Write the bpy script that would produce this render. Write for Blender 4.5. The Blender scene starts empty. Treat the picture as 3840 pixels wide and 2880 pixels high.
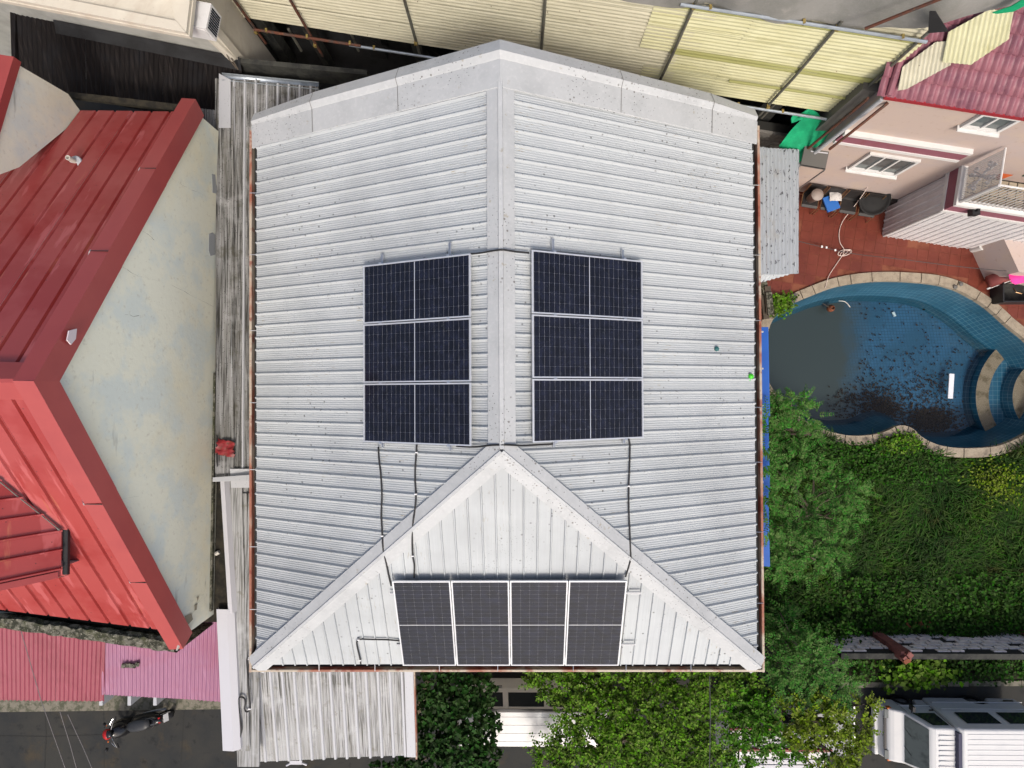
import bpy, math, random
import numpy as np
from mathutils import Vector, Matrix
from mathutils.geometry import tessellate_polygon
random.seed(7); rng = np.random.default_rng(7)
R = math.radians
scene = bpy.context.scene
COL = scene.collection

# ---------------------------------------------------------------- camera
F = 2200.0            # focal length in units of a 3840 wide picture
CAMZ = 18.6           # drone height above the road
TX, TY = -0.0114, -0.0093
_cx, _sx, _cy, _sy = math.cos(TX), math.sin(TX), math.cos(TY), math.sin(TY)
RC = Matrix(((1, 0, 0), (0, _cx, -_sx), (0, _sx, _cx))) @ Matrix(((_cy, 0, _sy), (0, 1, 0), (-_sy, 0, _cy)))
RW = RC.transposed()
cam_d = bpy.data.cameras.new('camera'); cam = bpy.data.objects.new('camera', cam_d); COL.objects.link(cam)
cam_d.sensor_width = 36.0; cam_d.lens = 36.0 * F / 3840.0; cam_d.clip_end = 500; cam_d.clip_start = 0.1
M4 = RW.to_4x4(); M4.translation = (0, 0, CAMZ); cam.matrix_world = M4
scene.camera = cam
scene.render.resolution_x, scene.render.resolution_y = 1024, 768

try:
    cy = scene.cycles; cy.max_bounces = 5; cy.diffuse_bounces = 2; cy.glossy_bounces = 2; cy.transmission_bounces = 3; cy.transparent_max_bounces = 6
except Exception: pass

# ---------------------------------------------------------------- light
SUN_EL, SUN_AZ = 52.0, -12.0     # hazy sun; light travels up the picture and a little to the left
world = bpy.data.worlds.new('World'); scene.world = world; world.use_nodes = True
nt = world.node_tree; nt.nodes.clear()
sky = nt.nodes.new('ShaderNodeTexSky'); sky.sky_type = 'NISHITA'; sky.sun_disc = False
sky.sun_elevation = R(SUN_EL); sky.sun_rotation = R(180 + SUN_AZ); sky.dust_density = 6.0; sky.air_density = 1.0; sky.ozone_density = 1.0
bgn = nt.nodes.new('ShaderNodeBackground'); bgn.inputs['Strength'].default_value = 0.15
wo = nt.nodes.new('ShaderNodeOutputWorld')
nt.links.new(sky.outputs[0], bgn.inputs[0]); nt.links.new(bgn.outputs[0], wo.inputs[0])
sd = bpy.data.lights.new('sun', 'SUN'); sd.energy = 1.5; sd.angle = R(10.0); sd.color = (1, .95, .88)
so = bpy.data.objects.new('sun', sd); COL.objects.link(so)
ldir = Vector((math.sin(R(SUN_AZ)) * math.cos(R(SUN_EL)), math.cos(R(SUN_AZ)) * math.cos(R(SUN_EL)), -math.sin(R(SUN_EL))))
so.rotation_euler = ldir.to_track_quat('-Z', 'Y').to_euler(); so.location = (-3, -12, 25)
scene.view_settings.view_transform = 'Standard'; scene.view_settings.look = 'None'
scene.view_settings.exposure = 0.20; scene.view_settings.gamma = 1.0

# ---------------------------------------------------------------- picture-to-place helpers
def ray(px, py):
    return RW @ Vector(((px - 1920) / F, (1440 - py) / F, -1.0))
def P(px, py, z=0.0):
    d = ray(px, py); t = (z - CAMZ) / d.z
    return Vector((0, 0, CAMZ)) + d * t
def hit(px, py, p0, n):
    d = ray(px, py); c = Vector((0, 0, CAMZ)); n = Vector(n)
    return c + d * ((Vector(p0) - c).dot(n) / d.dot(n))
def surf(px, py, zf, off=0.0):
    z = 6.0
    for _ in range(40):
        q = P(px, py, z); z = .5 * z + .5 * (zf(q.x, q.y) + off)
    return P(px, py, z)

# ---------------------------------------------------------------- materials
def S(r, g, b):
    f = lambda c: (c / 12.92 if c <= .04045 else ((c + .055) / 1.055) ** 2.4)
    return (f(r / 255), f(g / 255), f(b / 255), 1)
def A(v, g=None, b=None):
    return (v, v, v, 1) if g is None else (v, g, b, 1)
MATS = {}
def mat(name, col, rough=.6, metal=0.0, spec=.5, layers=(), bump=None, trans=0.0, alpha=1.0, island=None, emit=None):
    """layers: (kind, scale(x,y,z) or s, colour, lo, hi, amount[, rotz])"""
    m = bpy.data.materials.new(name); m.use_nodes = True; t = m.node_tree; N = t.nodes; L = t.links
    b = N['Principled BSDF']; b.inputs['Roughness'].default_value = rough; b.inputs['Metallic'].default_value = metal
    b.inputs['Specular IOR Level'].default_value = spec
    g = N.new('ShaderNodeNewGeometry')
    rgb = N.new('ShaderNodeRGB'); rgb.outputs[0].default_value = col; cur = rgb.outputs[0]
    def mix(a, bcol, fac, typ='MIX'):
        x = N.new('ShaderNodeMix'); x.data_type = 'RGBA'; x.blend_type = typ
        L.new(fac, x.inputs[0]) if not isinstance(fac, float) else setattr(x.inputs[0], 'default_value', fac)
        L.new(a, x.inputs[6])
        if hasattr(bcol, 'is_linked'): L.new(bcol, x.inputs[7])
        else: x.inputs[7].default_value = bcol
        return x.outputs[2]
    for ly in layers:
        kind, sc, c2, lo, hi, amt = ly[:6]; rz = ly[6] if len(ly) > 6 else 0
        mp = N.new('ShaderNodeMapping'); mp.inputs['Scale'].default_value = sc if isinstance(sc, tuple) else (sc, sc, sc)
        mp.inputs['Location'].default_value = (len(N) * 1.37, len(N) * .71, 0)
        vr = N.new('ShaderNodeVectorRotate'); vr.rotation_type = 'Z_AXIS'; vr.inputs['Angle'].default_value = rz
        L.new(g.outputs['Position'], vr.inputs[0]); L.new(vr.outputs[0], mp.inputs[0])
        if kind == 'spots':
            tx = N.new('ShaderNodeTexVoronoi'); tx.inputs['Scale'].default_value = 1; o = tx.outputs['Distance']
        elif kind == 'cells':
            tx = N.new('ShaderNodeTexVoronoi'); tx.inputs['Scale'].default_value = 1; tx.feature = 'DISTANCE_TO_EDGE'; o = tx.outputs['Distance']
        elif kind == 'wave':
            tx = N.new('ShaderNodeTexWave'); tx.inputs['Scale'].default_value = 1; tx.inputs['Distortion'].default_value = 1.5; o = tx.outputs['Fac']
        else:
            tx = N.new('ShaderNodeTexNoise'); tx.inputs['Scale'].default_value = 1; tx.inputs['Detail'].default_value = 4; tx.inputs['Roughness'].default_value = .62; o = tx.outputs['Fac']
        L.new(mp.outputs[0], tx.inputs['Vector'])
        mr = N.new('ShaderNodeMapRange'); mr.inputs['From Min'].default_value = lo; mr.inputs['From Max'].default_value = hi
        mr.inputs['To Min'].default_value = 0; mr.inputs['To Max'].default_value = amt
        L.new(o, mr.inputs[0]); fac = mr.outputs[0]
        if len(ly) > 7:                       # mask by a second, broad noise
            n2 = N.new('ShaderNodeTexNoise'); n2.inputs['Scale'].default_value = ly[7]; n2.inputs['Detail'].default_value = 1; L.new(g.outputs['Position'], n2.inputs['Vector'])
            m2 = N.new('ShaderNodeMapRange'); m2.inputs['From Min'].default_value = ly[8]; m2.inputs['From Max'].default_value = ly[9]; L.new(n2.outputs['Fac'], m2.inputs[0])
            mm = N.new('ShaderNodeMath'); mm.operation = 'MULTIPLY'; L.new(fac, mm.inputs[0]); L.new(m2.outputs[0], mm.inputs[1]); fac = mm.outputs[0]
        cur = mix(cur, c2, fac)
    if island:
        hs = N.new('ShaderNodeHueSaturation'); L.new(cur, hs.inputs['Color'])
        for key, (a, c) in island.items():
            mr = N.new('ShaderNodeMapRange'); mr.inputs['To Min'].default_value = a; mr.inputs['To Max'].default_value = c
            if key == 'Value': L.new(g.outputs['Random Per Island'], mr.inputs[0])
            else:
                fm = N.new('ShaderNodeMath'); fm.operation = 'MULTIPLY'; fm.inputs[1].default_value = 17.31; L.new(g.outputs['Random Per Island'], fm.inputs[0])
                fr = N.new('ShaderNodeMath'); fr.operation = 'FRACT'; L.new(fm.outputs[0], fr.inputs[0]); L.new(fr.outputs[0], mr.inputs[0])
            L.new(mr.outputs[0], hs.inputs[key])
        cur = hs.outputs[0]
    L.new(cur, b.inputs['Base Color'])
    if trans: b.inputs['Transmission Weight'].default_value = trans
    if alpha < 1: b.inputs['Alpha'].default_value = alpha
    if bump:
        sc, st, ds = bump
        mp = N.new('ShaderNodeMapping'); mp.inputs['Scale'].default_value = sc if isinstance(sc, tuple) else (sc, sc, sc)
        L.new(g.outputs['Position'], mp.inputs[0])
        tx = N.new('ShaderNodeTexNoise'); tx.inputs['Scale'].default_value = 1; tx.inputs['Detail'].default_value = 2; L.new(mp.outputs[0], tx.inputs['Vector'])
        bp = N.new('ShaderNodeBump'); bp.inputs['Strength'].default_value = st; bp.inputs['Distance'].default_value = ds
        L.new(tx.outputs['Fac'], bp.inputs['Height']); L.new(bp.outputs[0], b.inputs['Normal'])
    MATS[name] = m
    return m

# ---------------------------------------------------------------- object helpers
def link(o, parent=None):
    COL.objects.link(o)
    if parent is not None:
        o.parent = parent; o.matrix_parent_inverse = PINV(parent)
    return o
_wm = {}
def PINV(p):
    return _wm.get(p.name, Matrix.Identity(4)).inverted()
def thing(name, label, cat, loc=(0, 0, 0), group=None):
    o = bpy.data.objects.new(name, None); COL.objects.link(o); o.location = loc
    o.empty_display_size = .1
    _wm[o.name] = Matrix.Translation(Vector(loc))
    o['label'] = label; o['category'] = cat
    if group: o['group'] = group
    return o
def tag(o, label, cat, group=None, kind=None):
    o['label'] = label; o['category'] = cat
    if group: o['group'] = group
    if kind: o['kind'] = kind
    return o
def mesh(name, v, f, m, smooth=False):
    me = bpy.data.meshes.new(name); me.from_pydata([tuple(x) for x in v], [], f)
    me.materials.append(m)
    if smooth: me.polygons.foreach_set('use_smooth', [True] * len(me.polygons))
    me.update(); return me
def obj(name, v, f, m, parent=None, smooth=False):
    return link(bpy.data.objects.new(name, mesh(name, v, f, m, smooth)), parent)
def inst(name, me, mw, parent=None):
    o = bpy.data.objects.new(name, me); COL.objects.link(o)
    if parent is not None:
        o.parent = parent; o.matrix_parent_inverse = PINV(parent)
    o.matrix_basis = mw
    return o
def nobj(name, V, Fc, m, parent=None, smooth=False):
    """fast numpy mesh, Fc an (n,k) array"""
    me = bpy.data.meshes.new(name); n, k = Fc.shape
    me.vertices.add(len(V)); me.vertices.foreach_set('co', np.asarray(V, np.float32).ravel())
    me.loops.add(n * k); me.loops.foreach_set('vertex_index', np.asarray(Fc, np.int32).ravel())
    me.polygons.add(n); me.polygons.foreach_set('loop_start', np.arange(0, n * k, k, dtype=np.int32))
    try: me.polygons.foreach_set('loop_total', np.full(n, k, np.int32))
    except Exception: pass
    if smooth: me.polygons.foreach_set('use_smooth', np.ones(n, bool))
    me.materials.append(m); me.update(calc_edges=True); me.validate()
    return link(bpy.data.objects.new(name, me), parent)
class B:
    """collects boxes, tubes, prisms"""
    def __init__(s): s.v = []; s.f = []
    def add(s, v, f):
        n = len(s.v); s.v += [Vector(x) for x in v]; s.f += [tuple(i + n for i in q) for q in f]; return s
    def box(s, c, size, rot=None, taper=1.0):
        c = Vector(c); hx, hy, hz = size[0] / 2, size[1] / 2, size[2] / 2
        vs = []
        for z, k in ((-hz, 1.0), (hz, taper)):
            for x, y in ((-hx, -hy), (hx, -hy), (hx, hy), (-hx, hy)):
                p = Vector((x * k, y * k, z))
                if rot is not None: p = rot @ p
                vs.append(c + p)
        return s.add(vs, [(3, 2, 1, 0), (4, 5, 6, 7), (0, 1, 5, 4), (1, 2, 6, 5), (2, 3, 7, 6), (3, 0, 4, 7)])
    def prism(s, poly, d):
        d = Vector(d); n = len(poly); a = [Vector(p) for p in poly]; b = [p + d for p in a]
        return s.add(a + b, [tuple(range(n))[::-1], tuple(range(n, 2 * n))] + [(i, (i + 1) % n, n + (i + 1) % n, n + i) for i in range(n)])
    def tube(s, path, r, n=8, cap=True, closed=False):
        path = [Vector(p) for p in path]; m = len(path); vs = []; up = Vector((.13, .07, 1)).normalized()
        for i, p in enumerate(path):
            a = path[max(i - 1, 0)]; c = path[min(i + 1, m - 1)]
            t = (c - a).normalized() if (c - a).length > 1e-9 else Vector((0, 0, 1))
            x = t.cross(up)
            if x.length < .05: x = t.cross(Vector((1, 0, 0)))
            x.normalize(); y = x.cross(t)
            rr = r[i] if isinstance(r, (list, tuple)) else r
            for k in range(n):
                an = 2 * math.pi * k / n; vs.append(p + x * math.cos(an) * rr + y * math.sin(an) * rr)
        fs = [(i * n + k, i * n + (k + 1) % n, (i + 1) * n + (k + 1) % n, (i + 1) * n + k) for i in range(m - 1) for k in range(n)]
        if cap: fs += [tuple(range(n))[::-1], tuple((m - 1) * n + k for k in range(n))]
        return s.add(vs, fs)
    def lathe(s, c, prof, n=20, axis=None, cap=True):
        c = Vector(c); rot = axis.to_track_quat('Z', 'Y').to_matrix() if axis is not None else None; vs = []
        for r, z in prof:
            for k in range(n):
                p = Vector((r * math.cos(2 * math.pi * k / n), r * math.sin(2 * math.pi * k / n), z))
                vs.append(c + (rot @ p if rot is not None else p))
        m = len(prof)
        fs = [(i * n + k, i * n + (k + 1) % n, (i + 1) * n + (k + 1) % n, (i + 1) * n + k) for i in range(m - 1) for k in range(n)]
        if cap: fs += [tuple(range(n))[::-1], tuple((m - 1) * n + k for k in range(n))]
        return s.add(vs, fs)
    def build(s, name, m, parent=None, smooth=False):
        return obj(name, s.v, s.f, m, parent, smooth)
def smoothpath(pts, n=4):
    pts = [Vector(p) for p in pts]; out = []
    for i in range(len(pts) - 1):
        p0 = pts[max(i - 1, 0)]; p1 = pts[i]; p2 = pts[i + 1]; p3 = pts[min(i + 2, len(pts) - 1)]
        for k in range(n):
            t = k / n
            out.append(.5 * ((2 * p1) + (p2 - p0) * t + (2 * p0 - 5 * p1 + 4 * p2 - p3) * t * t + (3 * p1 - p0 - 3 * p2 + p3) * t ** 3))
    out.append(pts[-1]); return out

# profiles: list of (t in 0..1, height)
def rib_profile(rib=.27, h=.034, minor=4, mh=.006):
    pr = [(0, 0), (.03, 0)]
    a, b = .03, .03 + rib
    pr += [(a + rib * .27, h), (b - rib * .27, h), (b, 0)]
    rest = 1 - b
    for k in range(minor):
        c = b + rest * (k + .5) / minor; q = rest / minor * .22
        pr += [(c - q, 0), (c - q * .4, mh), (c + q * .4, mh), (c + q, 0)]
    return pr
def sine_profile(a, n=6):
    return [(k / n, a * math.sin(2 * math.pi * k / n)) for k in range(n)]
def corr_poly(name, poly, u, prof, pitch, m, parent=None, sheet=None, flip=False, smooth=False, lift=.004, ragged=0.0, v_off=0.0, wob=0.0, nseg=1, skirt=.0):
    """profiled sheeting that fills a flat convex polygon; ribs run along u; cut into sheets of sheet*pitch"""
    poly = [Vector(p) for p in poly]
    n = Vector((0, 0, 0))
    for i in range(len(poly)):
        a, b = poly[i], poly[(i + 1) % len(poly)]; n += a.cross(b)
    n.normalize()
    if flip: n = -n
    u = Vector(u); u = (u - n * u.dot(n)).normalized(); v = n.cross(u)
    o = poly[0]; q = [((p - o).dot(u), (p - o).dot(v)) for p in poly]
    v0, v1 = min(x[1] for x in q), max(x[1] for x in q)
    vs = []
    k0 = math.floor((v0 - v_off) / pitch) - 1; k1 = math.ceil((v1 - v_off) / pitch) + 1
    cols = []
    for k in range(k0, k1):
        for t, h in prof:
            y = v_off + (k + t) * pitch
            cols.append((y, h, k))
    extra = sorted(x[1] for x in q)
    def hgt(y):
        for (ya, ha, _), (yb, hb, _) in zip(cols, cols[1:]):
            if ya <= y <= yb: return ha + (hb - ha) * (y - ya) / max(yb - ya, 1e-9)
        return 0
    cols = cols + [(e + d, hgt(e + d), math.floor((e + d - v_off) / pitch)) for e in extra for d in ((1e-4) if e == v0 else (-1e-4),)]
    cols = sorted([c for c in cols if v0 <= c[0] <= v1])
    def rng_s(y):
        xs = []
        for i in range(len(q)):
            (sa, ya), (sb, yb) = q[i], q[(i + 1) % len(q)]
            if (ya - y) * (yb - y) <= 0 and abs(ya - yb) > 1e-9: xs.append(sa + (sb - sa) * (y - ya) / (yb - ya))
        return (min(xs), max(xs)) if len(xs) >= 2 else None
    groups = {}
    for c in cols:
        r = rng_s(c[0])
        if r is None: continue
        key = 0 if sheet is None else math.floor((c[2] - k0) / sheet)
        groups.setdefault(key, []).append((c[0], c[1], r))
    keys = sorted(groups); res = []
    for gi, key in enumerate(keys):
        cs = list(groups[key])
        if gi + 1 < len(keys): cs.append(groups[keys[gi + 1]][0])
        if len(cs) < 2: continue
        vv, ff = [], []
        j0 = random.uniform(-ragged, ragged); j1 = random.uniform(-ragged, ragged); lf = lift * (gi % 2)
        w = random.uniform(-1, 1) * wob
        for y, h, (a, b) in cs:
            for s_ in range(nseg + 1):
                x = (a + j0) + (b + j1 - a - j0) * s_ / nseg
                vv.append(o + u * x + v * y + n * (h + lf + w * math.sin(3 * x + gi)))
        m_ = nseg + 1
        for i in range(len(cs) - 1):
            for s_ in range(nseg):
                a = i * m_ + s_; ff.append((a, a + 1, a + m_ + 1, a + m_) if not flip else (a, a + m_, a + m_ + 1, a + 1))
        if skirt:
            base = len(vv); k = len(cs)
            vv += [vv[i * m_ + nseg] - n * skirt for i in range(k)]
            for i in range(k - 1): ff.append((i * m_ + nseg, base + i, base + i + 1, (i + 1) * m_ + nseg))
        res.append(obj(name, vv, ff, m, parent, smooth))
    return res

def ribs_poly(poly, u, pitch, m, parent, v_off=0.0, w=.062, h=.036, name='roof_rib'):
    """one raised rib per pitch, each its own piece, laid on a flat convex polygon"""
    poly = [Vector(p) for p in poly]; n = Vector((0, 0, 0))
    for i in range(len(poly)): n += poly[i].cross(poly[(i + 1) % len(poly)])
    n.normalize(); n = n if n.z > 0 else -n
    u = Vector(u); u = (u - n * u.dot(n)).normalized(); v = n.cross(u); o = poly[0]; q = [((p - o).dot(u), (p - o).dot(v)) for p in poly]
    v0, v1 = min(x[1] for x in q), max(x[1] for x in q); y = v0 + v_off
    while y < v1 - .02:
        xs = []
        for i in range(len(q)):
            (sa, ya), (sb, yb) = q[i], q[(i + 1) % len(q)]
            if (ya - y) * (yb - y) <= 0 and abs(ya - yb) > 1e-9: xs.append(sa + (sb - sa) * (y - ya) / (yb - ya))
        if len(xs) >= 2 and max(xs) - min(xs) > .05:
            a = o + u * min(xs) + v * y; b = o + u * max(xs) + v * y; hw = w / 2
            pr = [-v * hw + n * .002, -v * hw * .55 + n * h, v * hw * .55 + n * h, v * hw + n * .002]
            vv = [a + k for k in pr] + [b + k for k in pr]
            obj(name, vv, [(0, 1, 5, 4), (1, 2, 6, 5), (2, 3, 7, 6), (4, 5, 6, 7), (3, 2, 1, 0)], m, parent)
        y += pitch

# foliage ---------------------------------------------------------------
def leaf_mesh(C, D, Nn, size, width=.42, cup=.12):
    """C centres, D directions, Nn normals (n,3); two folded triangles pairs per leaf"""
    n = len(C); D = D / np.linalg.norm(D, axis=1, keepdims=True)
    S_ = np.cross(D, Nn); S_ /= np.maximum(np.linalg.norm(S_, axis=1, keepdims=True), 1e-6); U = np.cross(S_, D)
    s = np.asarray(size).reshape(-1, 1) * np.ones((n, 1))
    V = np.stack([C, C + (D * .45 + S_ * width + U * cup) * s, C + (D + U * -.1) * s, C + (D * .45 - S_ * width + U * cup) * s], 1).reshape(-1, 3)
    i = np.arange(n)[:, None] * 4
    Fc = np.concatenate([i + np.array([[0, 1, 2]]), i + np.array([[0, 2, 3]])], 0)
    return V, Fc
def rand_dirs(n):
    d = rng.normal(size=(n, 3)); return d / np.linalg.norm(d, axis=1, keepdims=True)
def crown(clumps, per, size, width=.42, updir=.6, shell=.55, droop=0.2):
    """clumps: (centre, (rx,ry,rz)); twig-wise rosettes of leaves around points in the clump shells"""
    Cs, Ds, Ns, Ss = [], [], [], []
    for (c, r) in clumps:
        k = int(per * r[0] * r[1])
        d = rand_dirs(k); d[:, 2] = np.abs(d[:, 2]) * 1.0 - .25
        rad = shell + (1 - shell) * rng.random((k, 1)) ** .6
        pts = np.array(c) + d * rad * np.array(r)
        lv = 6
        pp = np.repeat(pts, lv, 0); dd = np.repeat(d, lv, 0)
        ld = dd * .5 + rand_dirs(k * lv) * .8; ld[:, 2] -= droop
        nn = dd * .4 + np.array([0, 0, updir]) + rand_dirs(k * lv) * .45
        Cs.append(pp + rand_dirs(k * lv) * size * .35); Ds.append(ld); Ns.append(nn); Ss.append(size * (.6 + .7 * rng.random(k * lv)))
    return leaf_mesh(np.concatenate(Cs), np.concatenate(Ds), np.concatenate(Ns), np.concatenate(Ss), width)

# ================================================================= materials
def build_materials():
    streakX = ('noise', (.35, 16, 16))
    streakY = ('noise', (16, .35, 16))
    # silver painted roofing: fine run-off streaks, lichen specks, tan wear patches
    for nm, rz in (('roof_silver_side', 0.0), ('roof_silver_hip', math.pi / 2)):
        mat(nm, A(.435, .462, .472), .5, 0, .4, layers=[
            ('noise', (.5, 22, 0), A(.31, .33, .345), .48, .78, .45, rz), ('noise', (.8, 60, 0), A(.60, .615, .61), .52, .75, .5, rz),
            ('noise', 1.3, A(.40, .42, .44), .5, .75, .5),
            ('noise', (5, 40, 0), A(.27, .225, .15), .61, .66, .85, rz, .75, .52, .60),
            ('spots', 6.0, A(.10, .10, .10), .16, .09, .85, 0, .45, .46, .56),
            ('spots', 19.0, A(.09, .09, .09), .17, .10, .9, 0, .6, .50, .58), ('noise', .45, A(.33, .35, .36), .48, .66, .6)], bump=((3, 3, 3), .12, .02))
    mat('flashing_silver', A(.44, .455, .46), .5, 0, .4, layers=[
        ('noise', 1.3, A(.34, .355, .36), .46, .70, .65), ('noise', 14, A(.60, .60, .60), .5, .8, .4),
        ('spots', 15.0, A(.09, .09, .09), .18, .11, .9, 0, .6, .46, .56), ('spots', 6.0, A(.14, .13, .12), .14, .09, .85, 0, .6, .48, .58), ('noise', (6, 6, 6), A(.28, .24, .16), .66, .72, .6)], bump=((2.2, 2.2, 2.2), .25, .03))
    mat('gutter_paint', S(176, 164, 146), .55, 0, .4, layers=[
        ('noise', (1.2, .6, 2), S(146, 84, 62), .46, .56, .9), ('noise', (3, 3, 3), S(128, 60, 44), .56, .64, .8), ('noise', 20, A(.10, .08, .07), .62, .75, .6)])
    mat('gutter_dark', A(.025), .8)
    mat('house_wall', S(205, 195, 178), .85, layers=[('noise', 1.2, A(.3, .28, .24), .5, .8, .5), ('noise', (9, 9, .8), A(.2, .19, .17), .58, .8, .5)])
    mat('panel_frame', A(.72, .73, .75), .35, .55)
    mat('panel_back', A(.30, .31, .33), .25, .0, .5)
    mat('cell', A(.004, .004, .008), .2, 0, .45, layers=[('noise', 6, A(.012, .014, .030), .4, .7, .8), ('noise', 14, A(.06, .07, .075), .62, .80, .45), ('noise', 55, A(.05, .055, .06), .66, .8, .35)])
    mat('aluminium', A(.62, .63, .65), .32, .85)
    mat('cable_black', A(.012, .011, .012), .55)
    mat('cable_clip', A(.75), .4)
    mat('dirty_white_y', A(.38, .385, .385), .6, .05, .4, layers=[
        ('noise', (30, .7, 0), A(.040, .040, .032), .47, .59, .94, 0, .5, .32, .56), ('noise', (7, .5, 0), A(.17, .165, .14), .48, .72, .7),
        ('noise', 3.2, A(.11, .10, .055), .60, .74, .7), ('noise', 60, A(.06, .06, .05), .60, .72, .5), ('noise', 1.1, A(.60, .61, .62), .55, .75, .6)])
    mat('dirtier_y', A(.28, .28, .275), .7, .0, .4, layers=[
        ('noise', (24, .6, 0), A(.025, .024, .02), .44, .58, .95), ('noise', (7, .8, 0), A(.13, .125, .11), .45, .7, .8),
        ('noise', 2.6, A(.06, .055, .03), .56, .7, .7), ('noise', 1.1, A(.42, .42, .42), .55, .70, .6), ('spots', 18.0, A(.03, .03, .025), .22, .12, .9)])
    mat('pale_grey_paint', A(.44, .45, .47), .5, .0, .4, layers=[('noise', 2.0, A(.42, .43, .44), .5, .75, .6), ('noise', (22, 1.2, 22), A(.2, .2, .19), .64, .78, .6), ('spots', 15, A(.08, .08, .08), .12, .07, .8)])
    mat('white_trim', A(.52, .52, .55), .5, 0, .4, layers=[('noise', 3, A(.5, .5, .52), .55, .75, .5), ('noise', 25, A(.35, .35, .34), .66, .78, .5)])
    mat('galv_pipe', A(.40, .45, .50), .35, .6, layers=[('noise', (3, 12, 3), A(.20, .22, .24), .5, .7, .7)])
    # red house
    mat('red_roof', S(158, 68, 66), .26, 0, .4, layers=[('noise', .8, S(146, 50, 48), .48, .60, .7), ('noise', (2.6, .5, .3), S(184, 98, 98), .58, .62, .6), ('noise', (6, .6, .3), S(190, 128, 92), .60, .72, .6, 0, .5, .5, .6), ('spots', 5, A(.05, .03, .03), .07, .04, .8)], bump=((1.6, 1.2, 1.6), .25, .05))  # pinkish patch layer imitates sky reflected in wet spots; tan streaks are rust
    mat('red_cap', S(160, 70, 68), .4, 0, .5, layers=[('noise', 1.3, S(152, 64, 64), .45, .65, .7)])
    mat('cream_plaster', S(232, 232, 214), .85, 0, .3, layers=[
        ('noise', .9, S(214, 222, 216), .47, .60, .85), ('noise', (1.2, .5, .5), S(230, 222, 190), .5, .7, .6), ('noise', 9, S(184, 178, 158), .58, .75, .45),
        ('noise', (2.5, .6, 2.5), A(.18, .18, .15), .66, .76, .55), ('noise', 30, A(.2, .2, .17), .68, .78, .5)], bump=((9, 9, 9), .3, .01))
    mat('plaster_patch_grey', A(.33, .35, .37), .8)
    mat('mossy_concrete', A(.15, .145, .115), .95, 0, .2, layers=[('noise', 7, A(.03, .032, .022), .42, .55, .95), ('noise', 3, A(.07, .075, .035), .5, .65, .6), ('noise', 25, A(.38, .36, .30), .56, .70, .8)], bump=((14, 14, 14), .8, .03))
    mat('dark_moss', A(.035, .03, .02), .9, 0, .3, layers=[('noise', 5, A(.012, .011, .009), .4, .6, .9), ('noise', 12, A(.08, .07, .04), .6, .75, .6)])
    mat('sealant', A(.45, .45, .47), .6, layers=[('noise', 9, A(.25, .25, .26), .5, .7, .6)])
    mat('maroon_sheet', S(134, 58, 72), .5, 0, .4, layers=[('noise', 1.1, S(118, 44, 56), .45, .6, .7), ('noise', (14, .6, 0), S(152, 84, 98), .55, .75, .5), ('noise', 16, A(.12, .05, .05), .66, .76, .4)])
    mat('mauve_sheet', S(142, 92, 120), .45, 0, .45, layers=[('noise', 1.2, S(142, 82, 108), .47, .62, .7), ('noise', (14, .6, 0), S(172, 124, 152), .55, .75, .6), ('spots', 6, A(.12, .06, .08), .06, .035, .8)])
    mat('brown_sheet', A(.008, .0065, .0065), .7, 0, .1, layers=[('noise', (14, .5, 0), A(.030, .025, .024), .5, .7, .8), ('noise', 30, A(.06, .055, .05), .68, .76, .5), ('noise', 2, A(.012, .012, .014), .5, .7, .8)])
    mat('grey_plaster', A(.42, .42, .39), .9, layers=[('noise', 1.5, A(.24, .24, .22), .45, .7, .7), ('noise', (1, 1, 5), A(.40, .39, .34), .5, .7, .5), ('noise', 9, A(.1, .1, .08), .66, .8, .5)])
    mat('cream_slab', S(196, 190, 176), .85, layers=[('noise', (3, .8, 3), S(178, 166, 150), .5, .7, .6, .6), ('noise', 8, A(.2, .19, .15), .66, .76, .6), ('noise', 2, S(208, 204, 190), .5, .7, .6)])
    mat('dark_concrete', A(.055, .056, .05), .95, 0, .2, layers=[('noise', 3, A(.025, .026, .026), .42, .6, .9), ('noise', 14, A(.12, .12, .105), .6, .75, .5)])
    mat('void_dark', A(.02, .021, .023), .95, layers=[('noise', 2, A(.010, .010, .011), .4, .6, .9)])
    mat('cream_clad', S(190, 186, 164), .6, 0, .35, layers=[('noise', (.7, .7, 9), S(168, 164, 142), .45, .7, .7), ('noise', 2.3, S(204, 200, 178), .5, .7, .6), ('noise', (1.2, 1.2, 14), S(92, 56, 36), .70, .76, .8), ('spots', 4, S(70, 40, 28), .07, .03, .9)])
    mat('yellow_clad', S(192, 190, 154), .55, 0, .35, layers=[('noise', (.7, .7, 9), S(178, 174, 128), .45, .7, .7), ('noise', 2, S(206, 204, 168), .5, .7, .6), ('spots', 3.2, S(80, 44, 30), .06, .03, .9), ('noise', (1, 1, 12), S(120, 80, 50), .72, .78, .7)])
    mat('olive_clad', S(150, 150, 96), .55, 0, .35, layers=[('noise', (.7, .7, 9), S(136, 134, 84), .45, .7, .7)])
    mat('rust_pipe', S(96, 58, 44), .7, .1, .4, layers=[('noise', 5, S(70, 62, 58), .45, .6, .9), ('noise', 16, S(130, 84, 60), .58, .7, .7)])
    mat('grey_pipe', S(104, 104, 96), .55, .2, .4, layers=[('noise', 5, S(70, 66, 60), .5, .65, .7), ('noise', 12, S(112, 66, 46), .62, .72, .7)])
    mat('brass_clamp', S(170, 150, 90), .45, .5, .5, layers=[('noise', 20, S(90, 64, 44), .5, .65, .8)])
    mat('grey_net', A(.27, .265, .25), .9, 0, .2, layers=[('noise', 1.0, A(.20, .20, .18), .42, .6, .8), ('noise', (30, 30, 90), A(.33, .32, .30), .5, .7, .5), ('noise', 3, A(.36, .34, .31), .57, .72, .6)], bump=((60, 60, 60), .3, .004))
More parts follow.
